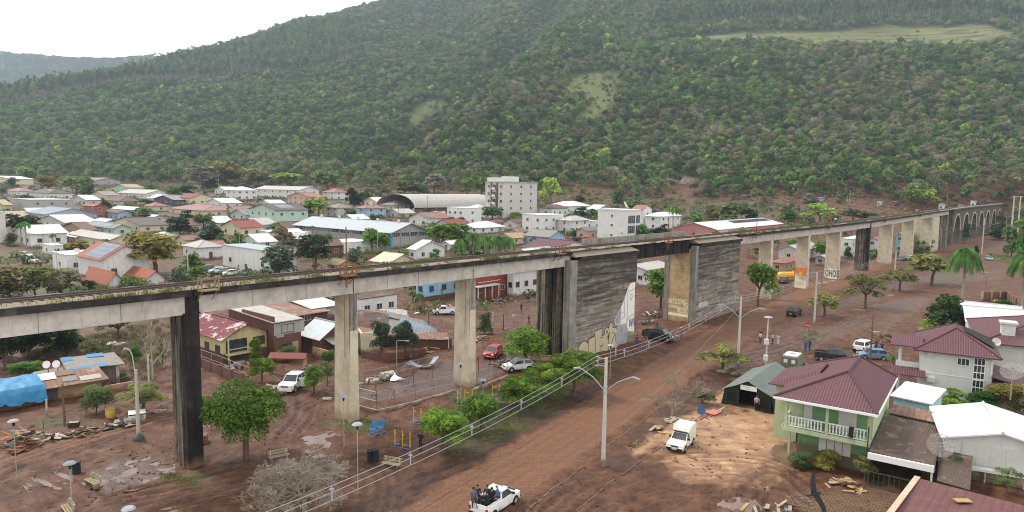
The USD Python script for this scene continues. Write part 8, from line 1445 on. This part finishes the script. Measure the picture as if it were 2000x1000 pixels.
t_, P_ = pole('grey pole with two meter boxes and a round lamp at the junction', 1494, 744, 8.0, POLEC, .11, box=(5.0, 3.0)); obj('lamp_disc', MB().rod((0, 0, 8.0), (0, 0, 8.12), .55, .3, 12), LAMPB, t_)
for k, (x, y, h, l) in enumerate(((653, 560, 0, ''), )): pass
for x, y, hp, l, cr_ in ((126, 828, 82, 'leaning wooden pole beside the block shack', 0), (92, 812, 34, 'short thick stump post with a white cap in the left yard', 0), (612, 530, 90, 'yellowish wooden pole before the shop and sports hall', 1.6), (738, 500, 48, 'slim pole in front of the blue corner of the sports hall', 0), (112, 530, 64, 'grey pole in the street left of the flat annex', 0), (85, 482, 44, 'thin pole in front of the white bungalow', 0), (368, 548, 58, 'pole with a white base by the dark grey car', 0), (468, 500, 56, 'slim pole behind the pale hip-roofed house', 0), (617, 440, 46, 'twin-topped pole right of the mint green gable', 1.2), (206, 380, 30, 'pole by the far green cottage', 1.6), (318, 400, 34, 'pole among the far left rooftops', 1.4), (427, 384, 34, 'pole beside the far white two-storey house', 1.8), (861, 374, 24, 'bare pole on the riverbank left of the apartment block', 0), (835, 418, 36, 'pole before the arched hangar', 1.0), (778, 440, 48, 'pole right of the light blue house', 0), (1104, 466, 54, 'pole in front of the white terrace', 1.2), (1124, 460, 34, 'short pole right of the white terrace', 0), (1350, 452, 32, 'pole on the street behind the second tower', 0), (1372, 452, 42, 'second pole on the street behind the second tower', 1.2), (1447, 392, 20, 'thin pole by the dark wooden hut', 0), (1659, 400, 28, 'pale pole with short arms at the foot of the hill', 1.0), (1655, 398, 16, 'short pole beside the pale armed pole', 0), (1750, 402, 14, 'cross-armed pole by the rusty hut', 1.6), (1849, 404, 28, 'pale slim pole by the shacks at the end of the track', 0), (1827, 402, 18, 'dark cross-armed pole by the shacks', 2.0), (1883, 398, 20, 'dark pole behind the shacks', 1.2), (1926, 392, 14, 'small cross-armed pole near the far arches', 1.4), (1614, 512, 40, 'thin pole between the second and third far piers', 0), (1678, 524, 24, 'thin pole at the dark fluted far pier', 0), (1550, 572, 58, 'thin sign pole left of the painted far pier', 0), (1604, 560, 40, 'brown thin pole right of the painted far pier', 0), (1925, 562, 26, 'thin pole on the muddy bend at right', 0),
                        (734, 680, 50, 'pale pole before the silvery trees', 0), (837, 662, 54, 'dark wooden pole in the collapsed yard', 0), (963, 636, 26, 'white stub pole at the street corner', 0), (983, 646, 32, 'rusty goal-like post at the street corner', 0), (292, 775, 82, 'pale pole on the slope behind the first pier', 0), (1202, 700, 30, 'small grey post at the graffiti wall', 0)):
    P = foot(x, y); h = hp * scale_at(P); pole(l, x, y, h, POLEC if ('pale' in l or 'grey' in l or 'white' in l or 'slim' in l) else WOODP, .07 if 'thin' in l or 'slim' in l else .11, cr_, 'post' if 'post' in l or 'stub' in l else 'utility_pole', 'post' if 'post' in l or 'stub' in l else 'pole')
# white twin poles at the far right
P = foot(1972, 488); tp_ = thing('twin_poles', 'pair of tall white concrete poles joined at the top before the far arches', 'pole', tuple(P), .3); hh = 105 * scale_at(P)
for x in (0, 3.6): obj('post', MB().rod((x, 0, -.5), (x, 0, hh), .34, .22, 10), POLEC, tp_)
obj('cross_beam', MB().box((1.8, 0, hh - .4), (5.4, .25, .25)), POLEC, tp_)
def park_lamp(label, px, py, ptop, m=GALV):
    P = foot(px, py); h = (py - ptop) * scale_at(P) * 1.02; t = thing('park_lamp', label, 'lamp', tuple(P), 0, 'slim park lamps with disc tops'); obj('post', MB().rod((0, 0, -.3), (0, 0, h - .35), .04, .035, 7), m, t)
    obj('lamp_body', MB().rod((0, 0, h - .5), (0, 0, h - .1), .07, .13, 8), TRIM, t); obj('lamp_cap', MB().rod((0, 0, h - .1), (0, 0, h), .42, .3, 14), LAMPB, t)
for a in (('slim disc-topped park lamp by the debris pile at left', 33, 935, 820), ('slim disc-topped park lamp beside the black bin', 142, 1014, 900), ('slim disc-topped park lamp cut by the lower edge', 255, 1090, 990), ('slim park lamp before the second pier', 672, 872, 771), ('slim disc-topped park lamp right of the bare spreading tree', 699, 968, 828), ('slim park lamp before the third pier', 899, 812, 709), ('slim park lamp right of the third pier on the grass', 943, 798, 742), ('slim grey lamp in front of the graffiti wall', 1191, 742, 674)): park_lamp(*a)
P = foot(775, 728); t = thing('court_light', 'bent-top grey light post beside the sports court', 'lamp', tuple(P)); obj('post', MB().tube([(0, 0, -.3), (0, 0, 3.9), (.1, 0, 4.0), (1.3, 0, 4.0)], .045, 6), GALV, t); obj('lamp_head', MB().box((1.3, 0, 4.0), (.5, .2, .1)), LAMPB, t)
P = foot(271, 857); t = thing('street_light', 'pale concrete street light with one curved arm by the dirt road at left', 'street light', tuple(P), RA); h = 8.2; obj('pole', MB().rod((0, 0, -.4), (0, 0, h * .8), .19, .13, 10), POLEC, t); obj('arm', MB().tube([(0, .1, h * .72), (0, .5, h * .95), (0, .9, h), (0, 1.5, h + .05)], .05, 6), GALV, t); obj('lamp_head', MB().tube([(0, 1.4, h + .05), (0, 1.9, h)], [.1, .07], 8), LAMPB, t)
obj('torn_sheet', MB().tm(trimesh.creation.icosphere(2, .5)), mat('dark_sheet', '3d4044', .6, .3, 4, .08, 6), t)
for x, y, tp, sx_, l in ((540, 538, 497, 1, 'curved-arm street lamp before the shop building'), (1738, 500, 470, 1, 'curved-arm street lamp behind the far piers'), (1790, 480, 452, 1, 'curved-arm street lamp by the broad pale pier'), (1963, 470, 420, -1, 'curved-arm street lamp under the arches')):
    P = foot(x, y); h = (y - tp) * scale_at(P); t = thing('street_lamp', l, 'street light', tuple(P)); obj('post', MB().rod((0, 0, -.3), (0, 0, h * .85), .09, .07, 6), POLEC, t); obj('arm', MB().tube([(0, 0, h * .8), (sx_ * .6, 0, h * .95), (sx_ * 1.8, 0, h)], .05, 5), GALV, t)
def sign(label, px, py, h, face, m, nrm, octa=8, r=.38):
    P = foot(px, py); t = thing('road_sign', label, 'road sign', tuple(P)); obj('post', MB().rod((0, 0, -.3), (0, 0, h), .035, n=6), GALV, t); n = np.array(nrm, float); n /= np.linalg.norm(n); return obj('plate', MB().rod(n * .04 + [0, 0, h], n * .07 + [0, 0, h], r, n=octa), m, t), n, h
sign('dark back of an eight-sided stop sign beside the black pickup', 1263, 684, 2.6, None, mat('sign_back', '26282a', .6, .1), (-.3, -1, 0), 8, .55)
s_, n_, h_ = sign('red stop sign on the grass island', 1575, 666, 2.4, None, mat('sign_red', 'b3262c', .5, .1), (-.5, -1, 0), 8, .42)
e = meshkit.text_mesh('PARE', .2, .004, True); ex = np.cross([0, 0, 1.0], n_); ex = -ex if ex[0] < 0 else ex; w = e.vertices - [np.ptp(e.vertices[:, 0]) / 2, .1, 0]; obj('lettering', (ex * w[:, :1] + np.array([0, 0, 1]) * w[:, 1:2] + n_ * (.074 + w[:, 2:3]) + [0, 0, h_], e.faces), WHITEP, s_)
P = foot(1369, 810); t = thing('fallen_sign', 'round blue sign leaning on the sandy walkway', 'road sign', tuple(P)); obj('plate', MB().rod((0, 0, .45), (0, -.06, .48), .45, n=16), mat('sign_blue', '34507c', .5, .1), t); obj('post', MB().rod((0, .1, 0), (0, .05, .5), .035), GALV, t)
# sports court with its wire fence
def fence(label, pts, h, m=GALV, n=None, name='court_fence', rails=2, step=3.2, cat='fence'):
    P = [foot(*p) for p in pts]; t = thing(name, label, cat, tuple(P[0]))
    for a, b in zip(P[:-1], P[1:]):
        L = np.linalg.norm(b - a); k = max(1, int(round(L / step)))
        for i in range(k + 1): q = a + (b - a) * i / k - P[0]; obj('post', MB().rod(q + [0, 0, -.2], q + [0, 0, h], .035, n=6), m, t)
        for i in range(rails): z = h * (i + 1) / rails - .06; obj('rail', MB().rod(a - P[0] + [0, 0, z], b - P[0] + [0, 0, z], .02, n=4), m, t)
    return t
t = fence('pale wire fence along the front of the muddy sports court', [(700, 790), (736, 800), (812, 783), (888, 762)], 1.9); fence('pale wire fence along the right front of the sports court', [(925, 758), (990, 732), (990, 705)], 1.9); fence('pale wire fence along the back of the sports court', [(704, 756), (780, 738), (885, 712), (940, 692)], 1.8)
P0, P1, P2, P3 = foot(698, 798), foot(737, 808), foot(812, 790), foot(888, 768)
kb = MB()
for a, b in ((P0, P1), (P1, P2), (P2, P3), (foot(925, 765), foot(992, 738))): d = b - a; kb.box(((a + b) / 2) + [0, 0, .08], (np.hypot(d[0], d[1]), .22, .5), math.atan2(d[1], d[0]))
tag(obj('court_kerb', kb, mat('pale_kerb', '9a8c80', .9, .2, 2, mud=.5)), 'low concrete kerb around the muddy sports court', None, None, 'structure')
def goal(label, px, py, yaw, m):
    P = foot(px, py); t = thing('football_goal', label, 'goal', tuple(P), yaw)
    for x in (-1.5, 1.5): obj('post', MB().rod((x, 0, -.2), (x, 0, 2.0), .05, n=6), m, t)
    obj('crossbar', MB().rod((-1.5, 0, 2.0), (1.5, 0, 2.0), .05, n=6), m, t); obj('back_stay', MB().rod((-1.5, 0, 2.0), (-1.5, 1.0, 0), .035, n=5).rod((1.5, 0, 2.0), (1.5, 1.0, 0), .035, n=5), m, t)
goal('rusty goal frame at the near end of the sports court', 752, 792, U0 + 1.57, RUST); goal('goal frame in the middle of the sports court beside the twisted sheet', 826, 748, U0, RUST); goal('dark red goal frame at the far end of the sports court', 950, 722, U0, mat('dark_red', '6e2c28', .7))
# twisted roof sheet
pa = [atY(*q) for q in ((790, 757, 80), (774, 742, 80), (768, 733, 81), (790, 715, 83), (803, 709, 85), (818, 716, 86), (832, 718, 86), (845, 708, 87), (852, 697, 88))]
t = thing('twisted_sheet', 'twisted silvery strip of roof sheet lying across the sports court', 'metal sheet', (0, 0, 0)); v = []; st = []
from scipy.interpolate import CubicSpline
u_ = np.linspace(0, 1, len(pa)); cs = CubicSpline(u_, np.array(pa)); 
for k, u in enumerate(np.linspace(0, 1, 50)):
    p = cs(u); ww = .42 * np.array([math.cos(3 * u), math.sin(2 * u), .55 * math.sin(5 * u)]); p[2] = max(p[2], .25); v += [p - ww, p + ww + [0, 0, .1], p + ww * .9 + [0, 0, .04], p - ww * .9 + [0, 0, -.04]]
k = np.arange(49)[:, None] * 4; obj('sheet', MB().add(v, np.vstack([k + np.array(q) for q in ([0, 1, 5, 4], [1, 2, 6, 5], [2, 3, 7, 6], [3, 0, 4, 7])])), mat('bright_tin', 'a8acb0', .35, .15, 2, metal=.6), t)
# park benches and equipment
SLATM = mat('bench_slat', '8d7f63', .85, .2, 5); FRB = mat('frame_blue', '3f6fa0', .5, .1); FRY = mat('frame_yellow', 'c8a030', .5, .1); SEATB = mat('seat_blue', '35749f', .5, .12)
def bench(label, px, py, yaw):
    t = thing('park_bench', label, 'bench', tuple(foot(px, py)), yaw)
    for k in range(3): obj('seat_slat', MB().box((0, -.2 + .17 * k, .45), (1.7, .13, .05)), SLATM, t)
    for k in range(2): obj('back_slat', MB().box((0, .27 + .05 * k, .62 + .2 * k), (1.7, .05, .14)), SLATM, t)
    for x in (-.65, .65): obj('leg', MB().box((x, 0, .2), (.1, .45, .46)).box((x, .27, .6), (.08, .08, .6)), POLEC, t)
bench('slatted park bench beside the black bins', 764, 912, -.35); bench('slatted bench half sunk in mud by the left lamp', 181, 948, -.6); bench('fallen plank bench at the lower left corner', 132, 1002, -.8); bench('slatted bench in the middle of the bare twigs', 545, 898, .6); bench('plank bench below the graffiti wall behind the bushes', 1068, 706, .1); bench('slatted bench on the verge below the third tree', 985, 790, .2)
for k, (x, y, l) in enumerate(((729, 850, 'left blue double seat with a tubular base by the second pier'), (743, 846, 'right blue double seat with a tubular base by the second pier'))):
    t = thing('double_seat', l, 'exercise machine', tuple(foot(x, y)), -.3); obj('seat', MB().box((0, 0, .55), (.55, .5, .06)), SEATB, t); obj('backrest', MB().box((0, .26, .9), (.55, .06, .6)), SEATB, t); obj('base', MB().rod((-.3, -.4, .05), (-.3, .5, .05), .04).rod((.3, -.4, .05), (.3, .5, .05), .04).rod((-.3, 0, .05), (-.3, 0, .55), .04).rod((.3, 0, .05), (.3, 0, .55), .04).rod((-.3, -.4, .05), (.3, -.4, .05), .04), FRB, t); obj('armrest', MB().rod((-.3, .2, .8), (-.3, -.3, .8), .03).rod((.3, .2, .8), (.3, -.3, .8), .03), FRB, t)
for k, (x, y, l, yw_) in enumerate(((786, 872, 'yellow and blue exercise frame beside the black bins', -.4), (822, 826, 'blue and yellow exercise frame behind the nearest park tree', -.3), (908, 790, 'tall yellow exercise frame on the grass right of the third pier', .3), (975, 775, 'small yellow exercise bar left of the park trees', .3))):
    t = thing('outdoor_trainer', l, 'exercise machine', tuple(foot(x, y)), yw_)
    for q in range(3): obj('upright', MB().rod((-.8 + .8 * q, 0, -.1), (-.8 + .8 * q, 0, 1.5), .045, n=6), FRY, t)
    obj('base_rail', MB().rod((-.9, -.4, .05), (.9, -.4, .05), .04).rod((-.9, .3, .05), (.9, .3, .05), .04), FRB, t); obj('handle', MB().rod((-.8, 0, 1.2), (-.45, -.3, 1.2), .03).rod((.0, 0, 1.2), (.35, -.3, 1.2), .03), FRY, t)
    for q in range(2): obj('pedal', MB().box((-.4 + .8 * q, -.2, .25), (.35, .2, .06)), FRB, t)
for x, y, l in ((724, 902, 'left black wheeled bin beside the slatted park bench'), (733, 903, 'right black wheeled bin beside the slatted park bench'), (150, 924, 'dark bin standing in the mud at lower left')):
    t = thing('wheeled_bin', l, 'bin', tuple(foot(x, y)), .4); b = MB().box((0, 0, .5), (.5, .55, .9)); obj('body', b, TRIM, t); obj('lid', MB().box((0, -.02, .99), (.56, .62, .08)), TRIM, t); obj('handle', MB().rod((-.22, .33, .92), (.22, .33, .92), .025), RIM, t)
# goods left by the flood
t = thing('brick_stack', 'small stack of bare bricks left of the large park tree', 'bricks', tuple(foot(391, 866)), .3)
for z in range(4):
    for a in range(3):
        for b in range(2): obj('brick', MB().box((-.42 + a * .42 + rnd.uniform(-.02, .02), -.22 + b * .44, .1 + z * .21), (.38, .38, .19), rnd.uniform(-.06, .06)), mat('brick_orange', '8a5d48', .95, .2, 5), t)
t = thing('washing_machine', 'white metal cabinet lying by the dirt road at left', 'appliance', tuple(foot(268, 822)), .5, rx=.2); obj('cabinet', MB().box((0, 0, .45), (1.5, .9, .8)), PT['oldwhite'], t); obj('door', MB().rod((.3, -.46, .5), (.3, -.5, .5), .28, n=12), RIM, t); obj('panel', MB().box((0, -.46, .8), (1.4, .03, .12)), TRIM, t)
t = thing('oil_drum', 'dented yellow drum standing in the left yard', 'drum', tuple(foot(216, 816)), .5, rx=.15); obj('shell', MB().tube([(0, 0, 0), (0, 0, .3), (0, 0, .32), (0, 0, .62), (0, 0, .64), (0, 0, .95)], [.42, .44, .46, .44, .46, .42], 14), mat('drum_yellow', 'b99a3a', .6, .25, 4, mud=.4), t); obj('lid', MB().rod((0, 0, .95), (0, 0, .98), .40, n=14), RUST, t)
fence('crooked wooden rail fence in the left yard', [(85, 838), (128, 822), (168, 806), (205, 794)], .9, WOODP, name='rail_fence', step=2.2)
fence('thin metal fence on the wall of the yellow house', [(376, 702), (434, 722), (486, 744)], 1.7, GALV, step=2.5); fence('grey pipe railing on the corner before the garage house', [(1915, 945), (1960, 952)], 1.0, DKG, name='pipe_railing', step=1.5)
fence('wire fence of the yard beside the second pier', [(600, 740), (640, 728), (655, 726)], 1.3, WOODP, name='yard_fence', step=2.0); fence('garden fence posts below the sports hall', [(690, 508), (760, 498), (800, 505)], 1.6, WOODP, name='garden_fence', step=4)
gt_ = thing('gate_shelter', 'small gateway with a red tile roof behind the white double-cab pickup', 'gate', tuple(foot(566, 730)), U0 - .9); m = MB(); slab(m, [(-2.4, -.9, 2.1), (2.2, -.9, 2.1), (2.2, .1, 2.6), (-2.4, .1, 2.6)], .1); obj('roof', m, RM['red'], gt_)
for x in (-2.2, 2.0): obj('pillar', MB().box((x, -.3, .9), (.35, .35, 2.4)), WM['tan'], gt_)
obj('beam', MB().box((-.1, -.3, 2.0), (4.4, .2, .2)), SLEEP, gt_)
PILEC = [mat('scrap_' + k, c, .85, .25, 3) for k, c in (('wood', '8f6f4e'), ('pale', '958a78'), ('orange', '8f5c38'), ('dark', '33291f'), ('grey', '85827c'), ('pink', 'b06a64'), ('brown', '604636'), ('white', 'aaa396'), ('yellow', '9c8458'))]
def debris(label, px, py, wpx, dpx, n, h, seed, cols, size=(1.3, .25, .06), boards=True, name='debris_pile'):
    P = foot(px, py); s = scale_at(P); w, d = wpx * s / 2, dpx * s * 2.2 / 2 if dpx else .8; r = np.random.RandomState(seed); t = thing(name, label, 'debris', tuple(P), U0)
    for k in range(n):
        q = r.normal(size=2) * .45; x, y = np.clip(q, -1, 1) * (w, d); hh = h * max(0, 1 - (x / (w + .01)) ** 2 - (y / (d + .01)) ** 2); z = r.uniform(0, 1) * hh + .05; a = r.uniform(0, 3.14); e = r.normal() * .25; c, s_ = math.cos(e), math.sin(e)
        L = np.array(size) * r.uniform(.45, 1.5, 3)
        gx_, gy__ = P[0] + x * math.cos(U0) - y * math.sin(U0), P[1] + x * math.sin(U0) + y * math.cos(U0); zz = gz(gx_, gy__) - P[2]
        obj('board' if L[0] > 4 * L[2] else 'block', MB().box((x, y, zz + z), L, a, tilt=[[c, 0, s_], [0, 1, 0], [-s_, 0, c]]), PILEC[cols[r.randint(len(cols))]], t)
    return t
for a in (('heap of orange boards and pale planks by the dirt road at left', 42, 868, 110, 40, 60, 1.5, 1, (0, 1, 2, 3, 1, 4, 6, 2)), ('line of splintered planks along the dirt road at left', 150, 850, 120, 16, 34, .4, 2, (0, 1, 6, 3, 7)), ('scattered rubbish along the dirt road before the first pier', 232, 832, 110, 16, 34, .35, 3, (1, 3, 6, 7, 4)), ('pale scraps beside the open gate of the white pickup', 532, 768, 46, 22, 26, .8, 4, (1, 7, 6, 0), (.8, .5, .3)), ('heap of planks along the street behind the sports court', 810, 694, 130, 16, 44, .7, 5, (0, 6, 3, 8)), ('brown rubbish along the near edge of the street', 745, 742, 90, 18, 36, .6, 6, (6, 1, 7, 4), (.9, .5, .25)), ('rubble on the corner before the red house', 975, 590, 80, 20, 36, .9, 7, (6, 3, 4, 1)), ('rubble in the yard right of the third pier', 935, 664, 70, 14, 26, .5, 8, (6, 0, 4)), ('dark rubbish between the two towers', 1276, 618, 60, 18, 34, .8, 9, (3, 6, 4, 7)), ('rubble and mud at the foot of the second tower', 1262, 632, 60, 12, 22, .6, 10, (6, 3, 4)),
          ('pale broken boards before the green house', 1652, 950, 70, 26, 34, .4, 11, (0, 6, 1, 6, 8), (.8, .22, .05)), ('pink chair frame and white scraps at the lower edge', 1532, 998, 100, 18, 22, .5, 12, (5, 6, 1, 6, 4), (.9, .18, .05)), ('rubbish among the far piers', 1670, 536, 60, 10, 36, .9, 13, (3, 6, 4, 7, 1)), ('scraps behind the painted far pier', 1605, 556, 50, 8, 22, .7, 14, (1, 7, 4)), ('pale rubble by the sixth far pier', 1800, 502, 60, 6, 26, .9, 15, (1, 4, 7)), ('driftwood tangle beside the white house stairs', 1745, 665, 90, 28, 60, .7, 16, (6, 0, 6, 3), (1.6, .12, .1)), ('planks beside the brown yard wall', 1945, 590, 36, 8, 16, .5, 17, (0, 8)), ('rubbish heap in the yard of the yellow house', 475, 716, 60, 16, 34, .7, 18, (7, 2, 5, 4, 6), (.6, .5, .4)), ('rubbish on the slope behind the first span', 222, 676, 90, 20, 30, .4, 19, (7, 1, 4, 6), (.8, .5, .2)), ('sticks and scraps beside the plank shack', 222, 742, 60, 26, 26, .9, 20, (0, 6, 4, 3)), ('rubble behind the round park tree', 985, 712, 70, 16, 30, .6, 21, (6, 3, 1)), ('wreckage beside the collapsed house', 770, 668, 110, 24, 60, .9, 31, (6, 3, 4, 1, 0, 6)), ('splintered timber in the yard behind the silvery trees', 850, 668, 70, 20, 44, .8, 32, (0, 6, 3, 4)), ('flood rubbish in the yard left of the second pier', 606, 726, 70, 20, 36, .5, 33, (6, 3, 1, 4)), ('rubble before the blue house bank', 850, 604, 90, 12, 36, .5, 34, (6, 3, 1)), ('planks and mud behind the white pickup in the side street', 905, 600, 60, 10, 26, .5, 35, (0, 6, 3)), ('white scraps at the foot of the second bare tree', 1308, 822, 40, 8, 10, .2, 22, (7, 1), (.6, .4, .1)), ('scraps on the bank of the main road below the tents', 1285, 838, 36, 8, 8, .2, 23, (8, 1), (.9, .3, .08))): debris(*a)
# single boards and sheets on the mud
for k, (x, y, l, c, sz_, yw_, tl) in enumerate(((1394, 806, 'pinkish board lying across the sandy walkway', 5, (1.7, 1.1, .08), .8, 0), (1411, 800, 'white plank beside the pinkish board', 7, (1.5, .25, .1), .9, 0), (1297, 846, 'pale plank on the verge near the second bare tree', 8, (1.2, .3, .08), -.4, 0), (1452, 988, 'long pale plank in the wheel ruts at the lower edge', 8, (1.9, .25, .08), .9, 0), (1476, 996, 'short pale plank at the lower edge', 1, (1.2, .2, .08), 1.4, 0), (1498, 992, 'white board standing askew at the lower edge', 7, (1.6, .35, .1), 1.1, .5), (1545, 985, 'pink slatted board among the scraps at the lower edge', 5, (1.8, .5, .08), .7, .4), (639, 782, 'white basin lying on the mud before the second pier', 7, (.9, .45, .16), .2, 0), (245, 822, 'white foam slab beside the dirt road', 7, (1.3, .5, .3), .1, 0), (313, 804, 'white bundle beside the first pier on the dirt road', 7, (1.2, .4, .25), .2, 0), (145, 836, 'dark crate by the dirt road at left', 3, (.9, .6, .5), .3, 0), (1740, 577, 'white plank on the muddy median', 7, (1.4, .4, .1), .1, 0), (1722, 580, 'small white scrap on the muddy median', 7, (.7, .4, .1), .4, 0), (1828, 553, 'long white scrap by the palm', 7, (1.6, .35, .1), -.1, 0), (1923, 532, 'white sheet lying on the muddy bend', 7, (1.8, .8, .12), -.2, 0), (1713, 648, 'grey-blue sheet on the dirt by the wooden pole', 4, (1.6, .7, .08), .1, 0), (1680, 606, 'pale branchy scrap below the forked tree', 1, (2.0, .3, .12), -.3, 0), (1880, 975, 'torn brown board on the rust-brown roof', 8, (0, 0, 0), 0, 0))):
    if sz_[0] == 0: P = atY(1880, 977, 41.7); P[2] = 4.05; sz_ = (1.0, .5, .05)
    else: P = foot(x, y) + [0, 0, sz_[2] / 2]
    nm = 'basin' if 'basin' in l else 'crate' if 'crate' in l else 'slab' if 'slab' in l or 'bundle' in l else 'board'; m = MB(); c, s_ = math.cos(tl), math.sin(tl); m.box((0, 0, 0), sz_, 0, tilt=[[c, 0, s_], [0, 1, 0], [-s_, 0, c]]); t = thing(nm, l, nm, tuple(P), yw_); obj('panel', m, PILEC[c_] if False else PILEC[(5, 7, 8, 8, 1, 7, 5, 7, 7, 7, 3, 7, 7, 7, 7, 4, 1, 8)[k]], t)
    if sz_[2] > .09: obj('edge', MB().box((0, 0, sz_[2] / 2 + .012), (sz_[0] * .9, sz_[1] * .85, .02)), PILEC[1], t)
# kerb edging of the sandy walk and of the main road: laid stones
t = None; KB = mat('kerb_stone', '6f5848', .9, .25, 3, mud=.25)
def kerb(label, pts, n):
    P = np.array([foot(*p) for p in pts]); m = MB(); s = np.r_[0, np.cumsum(np.linalg.norm(np.diff(P[:, :2], axis=0), axis=1))]; r = np.random.RandomState(n)
    tq = thing('kerb', label, 'kerb', tuple(P[0])); k = 0; d = 0
    while d + 1.0 < s[-1]:
        a = np.array([np.interp(d, s, P[:, q]) for q in range(2)]); b = np.array([np.interp(d + .95, s, P[:, q]) for q in range(2)]); c = (a + b) / 2; dd = b - a
        if r.uniform() < .93: obj('kerb_stone', MB().box((c[0] - P[0][0], c[1] - P[0][1], gz(*c) - P[0][2] + -.07 + r.uniform(-.02, .02)), (.94, .11, .22), math.atan2(dd[1], dd[0]) + r.normal() * .01), KB, tq)
        d += 1.0
kerb('broken stone kerb between the sandy walkway and the gravel', [(1125, 1000), (1200, 935), (1262, 893), (1330, 845), (1400, 800), (1436, 782)], 1); kerb('stone kerb along the left edge of the main road', [(818, 998), (900, 948), (1000, 884), (1110, 818), (1222, 752)], 2); kerb('stone kerb along the right edge of the main road', [(1022, 1000), (1105, 935), (1180, 876), (1262, 815), (1305, 785)], 3); kerb('curved kerb of the grass island at the junction', [(1545, 664), (1570, 668), (1600, 668)], 4)
# a scatter of clods, stones and flood litter on the mud
r = np.random.RandomState(44); n = 5200; x = r.uniform(-45, 75, n); y = 47 + r.uniform(0, 1, n) ** 1.3 * 120; kk = ~shapely.contains_xy(ROAD, x, y) & (meshkit.noise(np.stack([x / 5, y / 5, x * 0], 1)) > .45) & ~shapely.contains_xy(COURT, x, y); x, y = x[kk], y[kk]; cl = MB(); ico = trimesh.creation.icosphere(0, 1.0)
vv, ff = [], []; 
for k in range(len(x)): vv.append(ico.vertices * r.uniform(.03, .14, 3) * (1, 1, .8) + [x[k], y[k], gz(x[k], y[k]) + .02]); ff.append(ico.faces + 12 * k)
tag(obj('mud_clods', (np.vstack(vv), np.vstack(ff)), mat('clod', '4c382d', .9, .3, 3)), 'clods and stones scattered over the drying mud', 'clods', None, 'stuff')
n = 2600; x = r.uniform(-45, 80, n); y = 47 + r.uniform(0, 1, n) ** 1.2 * 150; kk = (meshkit.noise(np.stack([x / 7, y / 7, x * 0 + 3], 1)) > .5) & ~shapely.contains_xy(ROAD, x, y); x, y = x[kk], y[kk]; b = MB()
for k in range(len(x)): b.box((x[k], y[k], gz(x[k], y[k]) + .03), (r.uniform(.1, .9), r.uniform(.03, .09), .04), r.uniform(0, 3.1))
tag(obj('twig_litter', b, PILEC[6]), 'sticks and flood litter strewn over the mud', 'litter', None, 'stuff')
# ------------------------------------------------------------------ the hazy air
HAZE = usdkit.material(stage, '/World/Looks/haze_air', {'v': ('principled_volume', {'color': (.74, .87, 1.0), 'density': .00011, 'anisotropy': .5})}, [], volume='v.volume')
tag(obj('haze', MB().bx(-3600, 2600, -60, 4200, -3, 860), HAZE), 'thin pale haze filling the valley air', None, None, 'stuff')
